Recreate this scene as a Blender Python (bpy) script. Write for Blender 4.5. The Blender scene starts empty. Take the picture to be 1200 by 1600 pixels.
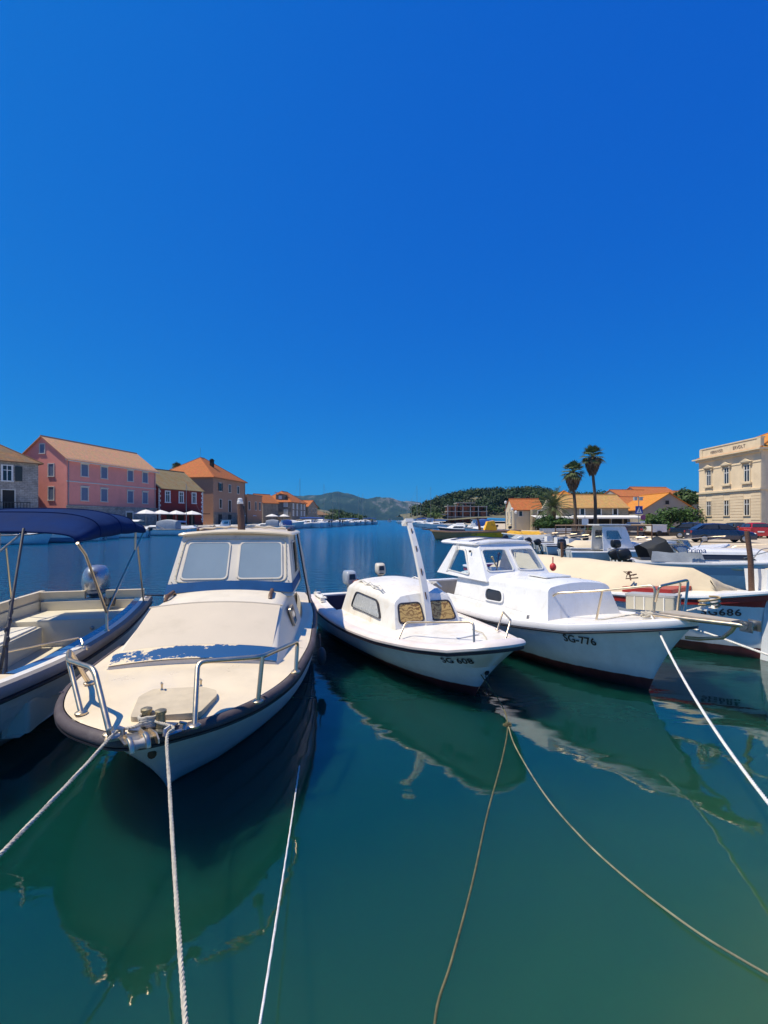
import bpy, bmesh, math, random
import numpy as np
from mathutils import Vector, Matrix, Euler, noise
from mathutils.bvhtree import BVHTree
random.seed(7); np.random.seed(7)
R = math.radians
scn = bpy.context.scene
col = scn.collection

# ------------------------------------------------------------------ camera, sky, sun, exposure
FOC, PX, PY, EYE = 740.0, 600.0, 812.0, 2.1      # focal length and principal point on a 1200 x 1600 frame, eye height over the water
cam_d = bpy.data.cameras.new('camera')
cam = bpy.data.objects.new('camera', cam_d); col.objects.link(cam)
cam.location = (0, 0, EYE); cam.rotation_euler = (R(90), 0, 0)
cam_d.sensor_fit = 'VERTICAL'; cam_d.sensor_height = 34.6; cam_d.sensor_width = 34.6
cam_d.lens = 34.6 * FOC / 1600.0
cam_d.shift_y = (PY - 800.0) / 1600.0
cam_d.clip_start = 0.05; cam_d.clip_end = 20000
scn.camera = cam

SUN_EL = 62.0
SUN_DIR = Vector((-math.cos(R(SUN_EL)) * 0.995, -math.cos(R(SUN_EL)) * 0.10, math.sin(R(SUN_EL)))).normalized()   # towards the sun: high on the left
world = bpy.data.worlds.new('World'); scn.world = world; world.use_nodes = True
wn, wl = world.node_tree.nodes, world.node_tree.links
bg = wn['Background']
sky = wn.new('ShaderNodeTexSky'); sky.sky_type = 'NISHITA'; sky.sun_disc = False
sky.sun_elevation = R(SUN_EL); sky.sun_rotation = math.atan2(SUN_DIR.x, SUN_DIR.y)
sky.altitude = 0; sky.air_density = 0.4; sky.dust_density = 0.5; sky.ozone_density = 8.0
sp = wn.new('ShaderNodeSeparateColor'); cb_ = wn.new('ShaderNodeCombineColor'); wl.new(sky.outputs[0], sp.inputs[0])
for i, (k, e) in enumerate(((.03, 1.0), (.60, .66), (.72, .18))):      # the photograph's deep saturated blue: one tone curve per channel for the whole sky
    prev = sp.outputs[i]
    for op, v in (('MULTIPLY', .1), ('POWER', e), ('MULTIPLY', k * 10)):
        mn = wn.new('ShaderNodeMath'); mn.operation = op; mn.inputs[1].default_value = v; wl.new(prev, mn.inputs[0]); prev = mn.outputs[0]
    wl.new(prev, cb_.inputs[i])
wl.new(cb_.outputs[0], bg.inputs['Color'])
bg.inputs['Strength'].default_value = 0.10
sun_d = bpy.data.lights.new('sun', 'SUN'); sun_d.energy = 4.9; sun_d.angle = R(0.53); sun_d.color = (1.0, 0.90, 0.72)
sun = bpy.data.objects.new('sun', sun_d); col.objects.link(sun); sun.location = (-20, -5, 60)
sun.rotation_euler = SUN_DIR.to_track_quat('Z', 'Y').to_euler()
vs = scn.view_settings
vs.view_transform = 'Standard'; vs.look = 'None'; vs.exposure = 0.15; vs.gamma = 1.0; vs.use_curve_mapping = False
scn.cycles.max_bounces = 8; scn.cycles.transparent_max_bounces = 12
scn.cycles.caustics_reflective = True; scn.cycles.caustics_refractive = False
scn.cycles.sample_clamp_indirect = 4.0
scn.cycles.use_denoising = True

# ------------------------------------------------------------------ small helpers
def P(px, py, d):
    return Vector(((px - PX) / FOC * d, d, EYE - (py - PY) / FOC * d))
def G(px, py, z=0.0):
    return P(px, py, (EYE - z) * FOC / (py - PY))

def fillet(pts, r, n=5):
    """round the inner corners of a polyline"""
    pts = [Vector(p) for p in pts]; out = [pts[0]]
    for a, b, c in zip(pts, pts[1:], pts[2:]):
        d1, d2 = (a - b), (c - b); k = min(r, d1.length * .48, d2.length * .48)
        p0, p1 = b + d1.normalized() * k, b + d2.normalized() * k
        for i in range(n + 1):
            t = i / n; out.append(p0 * (1 - t) ** 2 + b * 2 * t * (1 - t) + p1 * t * t)
    return out + [pts[-1]]

def smooth_path(pts, n=6):
    pts = [Vector(p) for p in pts]; q = [pts[0] * 2 - pts[1]] + pts + [pts[-1] * 2 - pts[-2]]; out = []
    for i in range(1, len(q) - 2):
        for k in range(n):
            t = k / n
            out.append(.5 * ((2 * q[i]) + (q[i + 1] - q[i - 1]) * t + (2 * q[i - 1] - 5 * q[i] + 4 * q[i + 1] - q[i + 2]) * t * t
                             + (3 * q[i] - 3 * q[i + 1] + q[i + 2] - q[i - 1]) * t ** 3))
    return out + [pts[-1]]

def sag(a, b, s, n=14):
    a, b = Vector(a), Vector(b)
    return [a.lerp(b, i / n) - Vector((0, 0, s * 4 * (i / n) * (1 - i / n))) for i in range(n + 1)]

def rr(w, h, r, n=5):
    """rounded rectangle outline, centred"""
    r = min(r, w * .49, h * .49); out = []
    for cx, cy, a0 in ((w / 2 - r, h / 2 - r, 0), (-w / 2 + r, h / 2 - r, 90), (-w / 2 + r, -h / 2 + r, 180), (w / 2 - r, -h / 2 + r, 270)):
        for i in range(n + 1):
            a = R(a0 + 90 * i / n); out.append((cx + r * math.cos(a), cy + r * math.sin(a)))
    return out

def round_poly(pts, r, n=4):
    """closed polygon (3D) with rounded corners"""
    pts = [Vector(p) for p in pts]; out = []; m = len(pts)
    for i in range(m):
        a, b, c = pts[i - 1], pts[i], pts[(i + 1) % m]
        d1, d2 = a - b, c - b; k = min(r, d1.length * .45, d2.length * .45)
        p0, p1 = b + d1.normalized() * k, b + d2.normalized() * k
        for j in range(n + 1):
            t = j / n; out.append(p0 * (1 - t) ** 2 + b * 2 * t * (1 - t) + p1 * t * t)
    return out

def poly_normal(pts):
    n = Vector()
    for i in range(len(pts)):
        a, b = pts[i], pts[(i + 1) % len(pts)]
        n += Vector(((a.y - b.y) * (a.z + b.z), (a.z - b.z) * (a.x + b.x), (a.x - b.x) * (a.y + b.y)))
    return n.normalized()

def strands(mb, pts, r, pitch=None, n=3, seg=.012, sides=5):
    """a laid rope: n strands twisted round the path"""
    pts = [Vector(p) for p in pts]; dist = [0.0]
    for a, b in zip(pts, pts[1:]): dist.append(dist[-1] + (b - a).length)
    tot = dist[-1]; cnt = int(min(900, max(8, tot / seg))); pitch = pitch or r * 5.5
    xs = np.linspace(0, tot, cnt); P3 = np.array([tuple(p) for p in pts]); c = np.stack([np.interp(xs, dist, P3[:, k]) for k in range(3)], 1)
    tg = np.gradient(c, axis=0); tg /= np.linalg.norm(tg, axis=1)[:, None] + 1e-12
    up = np.tile(np.array([[.31, .17, .93]]), (cnt, 1)); e = np.cross(tg, up); e /= np.linalg.norm(e, axis=1)[:, None]; f = np.cross(tg, e)
    for s_ in range(n):
        ph = 2 * math.pi * (xs / pitch + s_ / n)
        q = c + (e * np.cos(ph)[:, None] + f * np.sin(ph)[:, None]) * r * .5
        mb.tube([Vector(x) for x in q], r * .56, sides)

class MB:
    def __init__(s): s.v, s.f, s.m = [], [], []
    def add(s, vs_, fs, mi=0):
        o = len(s.v); s.v += [tuple(v) for v in vs_]
        for f in fs: s.f.append([i + o for i in f]); s.m.append(mi)
    def box(s, c, size, rot=None, mi=0):
        c = Vector(c); a, b, h = (x / 2 for x in size)
        M = rot if isinstance(rot, Matrix) else Euler(rot or (0, 0, 0)).to_matrix()
        s.add([c + M @ Vector((x * a, y * b, z * h)) for x in (-1, 1) for y in (-1, 1) for z in (-1, 1)],
              [(0, 1, 3, 2), (4, 6, 7, 5), (0, 4, 5, 1), (2, 3, 7, 6), (0, 2, 6, 4), (1, 5, 7, 3)], mi)
    def loft(s, rings, closed=True, cap0=False, cap1=False, mi=0):
        n = len(rings[0]); vs_ = [p for r in rings for p in r]; fs = []
        for i in range(len(rings) - 1):
            for j in range(n if closed else n - 1):
                k = (j + 1) % n; fs.append((i * n + j, i * n + k, (i + 1) * n + k, (i + 1) * n + j))
        if cap0: fs.append(tuple(range(n - 1, -1, -1)))
        if cap1: fs.append(tuple((len(rings) - 1) * n + j for j in range(n)))
        s.add(vs_, fs, mi)
    def tube(s, pts, r, n=8, closed=False, caps=True, mi=0, flat=1.0):
        pts = [Vector(p) for p in pts]; m = len(pts); rings = []; prev = None
        for i, p in enumerate(pts):
            if closed: t = pts[(i + 1) % m] - pts[i - 1]
            else: t = pts[min(i + 1, m - 1)] - pts[max(i - 1, 0)]
            if t.length < 1e-9: t = Vector((0, 0, 1))
            t.normalize()
            if prev is None:
                up = Vector((0, 0, 1)) if abs(t.z) < .9 else Vector((1, 0, 0))
                e = t.cross(up).normalized()
            else:
                e = prev - t * prev.dot(t)
                e = e.normalized() if e.length > 1e-6 else t.orthogonal().normalized()
            prev = e; f = t.cross(e); rad = r[i] if isinstance(r, (list, tuple)) else r
            rings.append([p + (e * math.cos(2 * math.pi * k / n) + f * math.sin(2 * math.pi * k / n) * flat) * rad for k in range(n)])
        if closed: rings.append(rings[0]); caps = False
        s.loft(rings, True, caps, caps, mi)
    def prism(s, pts, vec, mi=0):
        pts = [Vector(p) for p in pts]; vec = Vector(vec); n = len(pts)
        if poly_normal(pts).dot(vec) > 0: pts = pts[::-1]
        s.add(pts + [p + vec for p in pts], [tuple(range(n)), tuple(range(2 * n - 1, n - 1, -1))] + [((i + 1) % n, i, n + i, n + (i + 1) % n) for i in range(n)], mi)
    def ring(s, outer, inner, vec, mi=0):
        n = len(outer); vec = Vector(vec)
        A = [Vector(p) for p in outer]; B = [Vector(p) for p in inner]
        C_, D = [p + vec for p in A], [p + vec for p in B]; fs = []
        for i in range(n):
            j = (i + 1) % n
            fs += [(i, j, n + j, n + i), (2 * n + j, 2 * n + i, 3 * n + i, 3 * n + j), (j, i, 2 * n + i, 2 * n + j), (n + i, n + j, 3 * n + j, 3 * n + i)]
        s.add(A + B + C_ + D, fs, mi)
    def lathe(s, prof, M=None, n=16, mi=0):
        M = M or Matrix.Identity(4); rings = []
        for r_, z in prof:
            rings.append([M @ Vector((r_ * math.cos(2 * math.pi * k / n), r_ * math.sin(2 * math.pi * k / n), z)) for k in range(n)])
        s.loft(rings, True, True, True, mi)
    def ell(s, c, rad, n=12, m=8, M=None, mi=0, sq=1.0):
        c = Vector(c); M = M or Matrix.Identity(3); rings = []
        pw = lambda v: math.copysign(abs(v) ** sq, v)
        for i in range(m + 1):
            a = -math.pi / 2 + math.pi * i / m
            rings.append([c + M @ Vector((rad[0] * pw(math.cos(a)) * pw(math.cos(2 * math.pi * k / n)), rad[1] * pw(math.cos(a)) * pw(math.sin(2 * math.pi * k / n)), rad[2] * pw(math.sin(a)))) for k in range(n)])
        s.loft(rings, True, False, False, mi)
    def mesh(s, name, mats, smooth=True, angle=38, weld=True):
        me = bpy.data.meshes.new(name); me.from_pydata(s.v, [], s.f)
        for m in (mats if isinstance(mats, (list, tuple)) else [mats]): me.materials.append(m)
        me.polygons.foreach_set('material_index', s.m)
        bm = bmesh.new(); bm.from_mesh(me)
        if weld: bmesh.ops.remove_doubles(bm, verts=bm.verts, dist=1e-5)
        bmesh.ops.recalc_face_normals(bm, faces=bm.faces)
        bm.to_mesh(me); bm.free()
        if smooth:
            me.polygons.foreach_set('use_smooth', [True] * len(me.polygons))
            me.set_sharp_from_angle(angle=R(angle))
        me.update(); return me
    def build(s, name, mats, parent=None, **k):
        o = bpy.data.objects.new(name, s.mesh(name, mats, **k)); col.objects.link(o)
        if parent is not None: o.parent = parent
        return o

def tag(o, label=None, cat=None, group=None, kind=None):
    for k, v in (('label', label), ('category', cat), ('group', group), ('kind', kind)):
        if v: o[k] = v
    return o
def empty(name, loc=(0, 0, 0), rz=0.0, label=None, cat=None, group=None):
    o = bpy.data.objects.new(name, None); col.objects.link(o); o.empty_display_size = .2
    o.location = loc; o.rotation_euler = (0, 0, rz)
    return tag(o, label, cat, group)
def children(o): return [c for c in list(bpy.data.objects) if c.parent is o]
def copy_tree(o, parent=None):
    kids = children(o); c = o.copy(); col.objects.link(c); c.parent = parent
    for k in kids: copy_tree(k, c)
    return c
def one(name, mb, mats, label, cat, loc=(0, 0, 0), rz=0, group=None, **k):
    o = mb.build(name, mats, **k); o.location = loc; o.rotation_euler = (0, 0, rz)
    return tag(o, label, cat, group)
def inset_poly(pts, d):
    """move every point of a convex outline inwards by d"""
    c = sum((Vector(p) for p in pts), Vector()) / len(pts)
    return [Vector(p) + (c - Vector(p)).normalized() * d for p in pts]
def cut(obj, cutters):
    """boolean the window openings out of a shell and keep the result as a plain mesh"""
    cb = MB()
    for pts, depth in cutters:
        n = poly_normal([Vector(p) for p in pts]); cb.prism([Vector(p) + n * depth for p in pts], n * (-2 * depth))
    co = cb.build('opening', obj.data.materials[0], obj.parent, smooth=False)
    co.matrix_local = obj.matrix_local
    md = obj.modifiers.new('b', 'BOOLEAN'); md.object = co; md.solver = 'EXACT'; md.operation = 'DIFFERENCE'
    bpy.context.view_layer.update(); dg = bpy.context.evaluated_depsgraph_get()
    me = bpy.data.meshes.new_from_object(obj.evaluated_get(dg)); obj.modifiers.clear()
    obj.data = me; bpy.data.objects.remove(co)
    me.polygons.foreach_set('use_smooth', [True] * len(me.polygons)); me.set_sharp_from_angle(angle=R(38))

# ------------------------------------------------------------------ materials
def nodes(name):
    m = bpy.data.materials.new(name); m.use_nodes = True; nt = m.node_tree
    return m, nt, nt.nodes['Principled BSDF']
def N(nt, typ, **kw):
    n = nt.nodes.new(typ)
    for k, v in kw.items():
        if hasattr(n, k) and not k.startswith('i_'): setattr(n, k, v)
        else: n.inputs[k[2:].replace('_', ' ')].default_value = v
    return n
def rgb(c): return (c[0], c[1], c[2], 1)
def ramp(nt, src, stops):
    r = nt.nodes.new('ShaderNodeValToRGB'); e = r.color_ramp.elements
    while len(e) < len(stops): e.new(.5)
    for el, (p, c) in zip(e, stops): el.position = p; el.color = rgb(c) if hasattr(c, '__len__') else (c, c, c, 1)
    nt.links.new(src, r.inputs[0]); return r.outputs[0]
def mix(nt, fac, a, b, blend='MIX'):
    n = nt.nodes.new('ShaderNodeMix'); n.data_type = 'RGBA'; n.blend_type = blend
    for i, v in ((0, fac), (6, a), (7, b)):
        if hasattr(v, 'default_value') or hasattr(v, 'is_linked'): nt.links.new(v, n.inputs[i])
        elif i == 0: n.inputs[0].default_value = v
        else: n.inputs[i].default_value = rgb(v)
    return n.outputs[2]
def vary(c, k): return tuple(max(0, x * k) for x in c)
def mat(name, c, rough=.5, var=.18, scale=4.0, bump=0.0, bscale=None, metal=0.0, stain=None, stain_amt=.35, coat=0.0, spec=.5, stretch=(1, 1, 1), streak=None):
    m, nt, b = nodes(name); L = nt.links
    tc = N(nt, 'ShaderNodeTexCoord'); mp = N(nt, 'ShaderNodeMapping'); mp.inputs['Scale'].default_value = stretch
    L.new(tc.outputs['Object'], mp.inputs[0])
    nz = N(nt, 'ShaderNodeTexNoise', i_Scale=scale, i_Detail=6.0, i_Roughness=.6); L.new(mp.outputs[0], nz.inputs['Vector'])
    out = ramp(nt, nz.outputs['Fac'], [(.3, vary(c, 1 - var)), (.7, vary(c, 1 + var * .6))])
    if stain:
        n2 = N(nt, 'ShaderNodeTexNoise', i_Scale=scale * .45 + .6, i_Detail=8.0, i_Roughness=.7); L.new(mp.outputs[0], n2.inputs['Vector'])
        f = ramp(nt, n2.outputs['Fac'], [(.52, 0.0), (.72, stain_amt)]); out = mix(nt, f, out, stain)
    if streak:      # rain and rust runs, long in z
        m2 = N(nt, 'ShaderNodeMapping'); m2.inputs['Scale'].default_value = (11, 11, .9); L.new(tc.outputs['Object'], m2.inputs[0])
        n4 = N(nt, 'ShaderNodeTexNoise', i_Scale=1.0, i_Detail=6.0, i_Roughness=.6); L.new(m2.outputs[0], n4.inputs['Vector'])
        out = mix(nt, ramp(nt, n4.outputs['Fac'], [(.56, 0.0), (.74, streak[1])]), out, streak[0])
    L.new(out, b.inputs['Base Color'])
    b.inputs['Roughness'].default_value = rough; b.inputs['Metallic'].default_value = metal
    b.inputs['Specular IOR Level'].default_value = spec; b.inputs['Coat Weight'].default_value = coat
    if bump:
        n3 = N(nt, 'ShaderNodeTexNoise', i_Scale=bscale or scale * 8, i_Detail=5.0); L.new(mp.outputs[0], n3.inputs['Vector'])
        bp = N(nt, 'ShaderNodeBump', i_Strength=min(1, bump), i_Distance=.02); L.new(n3.outputs['Fac'], bp.inputs['Height']); L.new(bp.outputs[0], b.inputs['Normal'])
    rg = ramp(nt, nz.outputs['Fac'], [(.25, max(.02, rough - .1)), (.8, min(1, rough + .12))]); L.new(rg, b.inputs['Roughness'])
    return m
def hull_mat(name, top, boot=None, zb=.1, scum=(.16, .15, .09), rough=.32, band=None):
    """painted hull: topsides, an antifouling band below zb and a little waterline grime"""
    m, nt, b = nodes(name); L = nt.links
    tc = N(nt, 'ShaderNodeTexCoord'); sx = N(nt, 'ShaderNodeSeparateXYZ'); L.new(tc.outputs['Object'], sx.inputs[0])
    mp = N(nt, 'ShaderNodeMapping'); mp.inputs['Scale'].default_value = (1.2, 1.2, .35); L.new(tc.outputs['Object'], mp.inputs[0])
    nz = N(nt, 'ShaderNodeTexNoise', i_Scale=5.0, i_Detail=7.0, i_Roughness=.65); L.new(mp.outputs[0], nz.inputs['Vector'])
    c = ramp(nt, nz.outputs['Fac'], [(.3, vary(top, .86)), (.68, top)])
    def step(lo, hi):
        mr = N(nt, 'ShaderNodeMapRange'); mr.inputs['From Min'].default_value = lo; mr.inputs['From Max'].default_value = hi
        L.new(zn, mr.inputs['Value']); return mr.outputs[0]
    ma = N(nt, 'ShaderNodeMath', operation='MULTIPLY_ADD'); L.new(nz.outputs['Fac'], ma.inputs[0]); ma.inputs[1].default_value = .03; L.new(sx.outputs['Z'], ma.inputs[2]); zn = ma.outputs[0]
    if band:
        for lo, hi, bc in band:
            a = step(lo, lo + .004); bb = step(hi, hi + .004)
            sb = N(nt, 'ShaderNodeMath', operation='SUBTRACT'); L.new(a, sb.inputs[0]); L.new(bb, sb.inputs[1]); c = mix(nt, sb.outputs[0], c, bc)
    g = step(zb - .02, zb + .14); c = mix(nt, ramp(nt, g, [(0, .35), (1, 0.0)]), c, scum)
    if boot:
        f = step(zb + .012, zb + .018); cb = ramp(nt, nz.outputs['Fac'], [(.3, vary(boot, .6)), (.7, vary(boot, 1.25))]); c = mix(nt, f, cb, c)
    s2 = step(.04, .012 + .0); c = mix(nt, ramp(nt, s2, [(0, 0.0), (1, .75)]), c, (.03, .035, .02))
    L.new(c, b.inputs['Base Color']); b.inputs['Roughness'].default_value = rough
    n4 = N(nt, 'ShaderNodeTexNoise', i_Scale=2.2, i_Detail=2.0); L.new(tc.outputs['Object'], n4.inputs['Vector'])
    bp = N(nt, 'ShaderNodeBump', i_Strength=.25, i_Distance=.03); L.new(n4.outputs['Fac'], bp.inputs['Height']); L.new(bp.outputs[0], b.inputs['Normal'])
    return m
def glass(name, tint=(.6, .75, .8), alpha=.35, rough=.03):
    m, nt, b = nodes(name); L = nt.links
    tr = N(nt, 'ShaderNodeBsdfTransparent'); tr.inputs[0].default_value = rgb(tint)
    gl = N(nt, 'ShaderNodeBsdfGlossy'); gl.inputs['Roughness'].default_value = rough; gl.inputs[0].default_value = (1, 1, 1, 1)
    fr = N(nt, 'ShaderNodeFresnel', i_IOR=1.5); mr = N(nt, 'ShaderNodeMath', operation='ADD'); mr.use_clamp = True
    ge = N(nt, 'ShaderNodeNewGeometry'); bk = N(nt, 'ShaderNodeMath', operation='SUBTRACT'); bk.inputs[0].default_value = 1.0; L.new(ge.outputs['Backfacing'], bk.inputs[1])
    fm = N(nt, 'ShaderNodeMath', operation='MULTIPLY'); L.new(fr.outputs[0], fm.inputs[0]); L.new(bk.outputs[0], fm.inputs[1])
    L.new(fm.outputs[0], mr.inputs[0]); mr.inputs[1].default_value = alpha
    mx = N(nt, 'ShaderNodeMixShader'); L.new(mr.outputs[0], mx.inputs[0]); L.new(tr.outputs[0], mx.inputs[1]); L.new(gl.outputs[0], mx.inputs[2])
    L.new(mx.outputs[0], nt.nodes['Material Output'].inputs[0]); nt.nodes.remove(b); return m

M = {}
M['steel'] = mat('stainless_steel', (.66, .54, .39), rough=.36, var=.1, metal=1.0, scale=9)
M['dull_steel'] = mat('dull_steel', (.42, .41, .39), rough=.38, var=.2, metal=1.0, scale=12)
M['cream'] = mat('cream_gelcoat', (.79, .66, .46), rough=.34, var=.07, scale=3, stain=(.50, .40, .26), stain_amt=.30, coat=.15)
M['cream_shell'] = mat('cream_cabin_gelcoat', (.75, .67, .54), rough=.36, var=.06, scale=3, stain=(.55, .47, .36), stain_amt=.28, streak=((.48, .38, .25), .28))
M['canvas_tan'] = mat('grey_tan_canvas', (.62, .53, .41), rough=.85, var=.05, scale=2.5, bump=.25, bscale=260, stain=(.40, .34, .24), stain_amt=.35)
M['white'] = mat('white_gelcoat', (.80, .79, .77), rough=.28, var=.05, scale=3, stain=(.56, .51, .42), stain_amt=.34, coat=.2, streak=((.50, .44, .34), .35))
M['white_worn'] = mat('worn_white_gelcoat', (.79, .76, .70), rough=.36, var=.06, scale=4, stain=(.60, .46, .26), stain_amt=.42, streak=((.48, .32, .15), .42))
M['white_flat'] = mat('white_paint', (.76, .75, .73), rough=.4, var=.08, scale=6)
M['rubber'] = mat('black_rubber', (.035, .032, .038), rough=.42, var=.3, scale=14)
M['rub_grey'] = mat('grey_plum_rubber', (.085, .068, .072), rough=.62, spec=.3, var=.22, scale=5, bump=.15, stain=(.22, .20, .20), stain_amt=.4)
M['rub_dark'] = mat('dark_plum_rubber', (.05, .035, .045), rough=.45, var=.25, scale=6)
M['black'] = mat('black_plastic', (.02, .02, .022), rough=.35, var=.3)
M['wood'] = mat('dark_varnished_wood', (.13, .065, .035), rough=.45, var=.45, scale=6, stretch=(1, 9, 9))
M['rope'] = mat('grey_rope', (.52, .47, .38), rough=.9, var=.3, scale=40)
M['rope_white'] = mat('white_rope', (.72, .70, .66), rough=.85, var=.2, scale=40)
M['rope_weed'] = mat('weedy_rope', (.13, .12, .055), rough=.9, var=.6, scale=9)
M['blue_canvas'] = mat('navy_canvas', (.003, .020, .092), rough=.85, spec=.12, var=.3, scale=1.6, bump=.4, bscale=7)
M['silver'] = mat('silver_cowling', (.45, .46, .48), rough=.26, var=.1, metal=.75, scale=4)
M['tan_tarp'] = mat('tan_tarpaulin', (.66, .55, .38), rough=.8, var=.08, scale=1.8, bump=.3, bscale=9, stain=(.47, .38, .25), stain_amt=.3)
M['red'] = mat('red_paint', (.36, .025, .02), rough=.4, var=.2)
M['blue_band'] = mat('blue_paint', (.014, .078, .215), rough=.6, spec=.1, var=.15, scale=5)
M['dark_pane'] = mat('dark_window_glass', (.03, .035, .045), rough=.08, var=.2, scale=3)
M['pane'] = glass('clear_pane', (.93, .96, .97), .03)
M['pane_dim'] = glass('tinted_pane', (.35, .42, .47), .10)
M['plastic_clear'] = glass('clear_plastic', (.8, .82, .82), .12, .15)
M['interior'] = mat('cabin_interior', (.45, .42, .37), rough=.7)
M['orange'] = mat('orange_plastic', (.55, .14, .03), rough=.5)
M['red_buoy'] = mat('red_buoy', (.55, .03, .03), rough=.5)
M['pink_buoy'] = mat('faded_pink_buoy', (.62, .27, .22), rough=.6, var=.25)
M['yellow_tarp'] = mat('yellow_tarpaulin', (.66, .36, .02), rough=.7, var=.2, bump=.4, bscale=6)
M['letters'] = mat('black_lettering', (.012, .012, .014), rough=.5, var=.2)
M['letters_old'] = mat('ghost_lettering', (.56, .60, .62), rough=.5, var=.2)
M['letters_brown'] = mat('brown_lettering', (.10, .05, .05), rough=.5, var=.2)
# ------------------------------------------------------------------ boat kit
def curve_fn(tab):
    """smooth half-breadth through (u, value) points; square-root spacing keeps the bow round"""
    us = np.array([math.sqrt(a) for a, _ in tab]); ys = np.array([b for _, b in tab])
    mm = np.zeros(len(us)); dl = np.diff(ys) / np.diff(us)
    mm[1:-1] = [0 if a * b <= 0 else 2 * a * b / (a + b) for a, b in zip(dl[:-1], dl[1:])]; mm[0], mm[-1] = dl[0], dl[-1]
    def f(u):
        q = math.sqrt(max(0, u)); i = int(min(max(np.searchsorted(us, q) - 1, 0), len(us) - 2))
        h = us[i + 1] - us[i]; t = min(1, (q - us[i]) / h)
        return float((1 + 2 * t) * (1 - t) ** 2 * ys[i] + t * (1 - t) ** 2 * h * mm[i] + t * t * (3 - 2 * t) * ys[i + 1] + t * t * (t - 1) * h * mm[i + 1])
    return f
def lin_fn(tab):
    a = [x for x, _ in tab]; b = [y for _, y in tab]
    return lambda u: float(np.interp(u, a, b))

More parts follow.
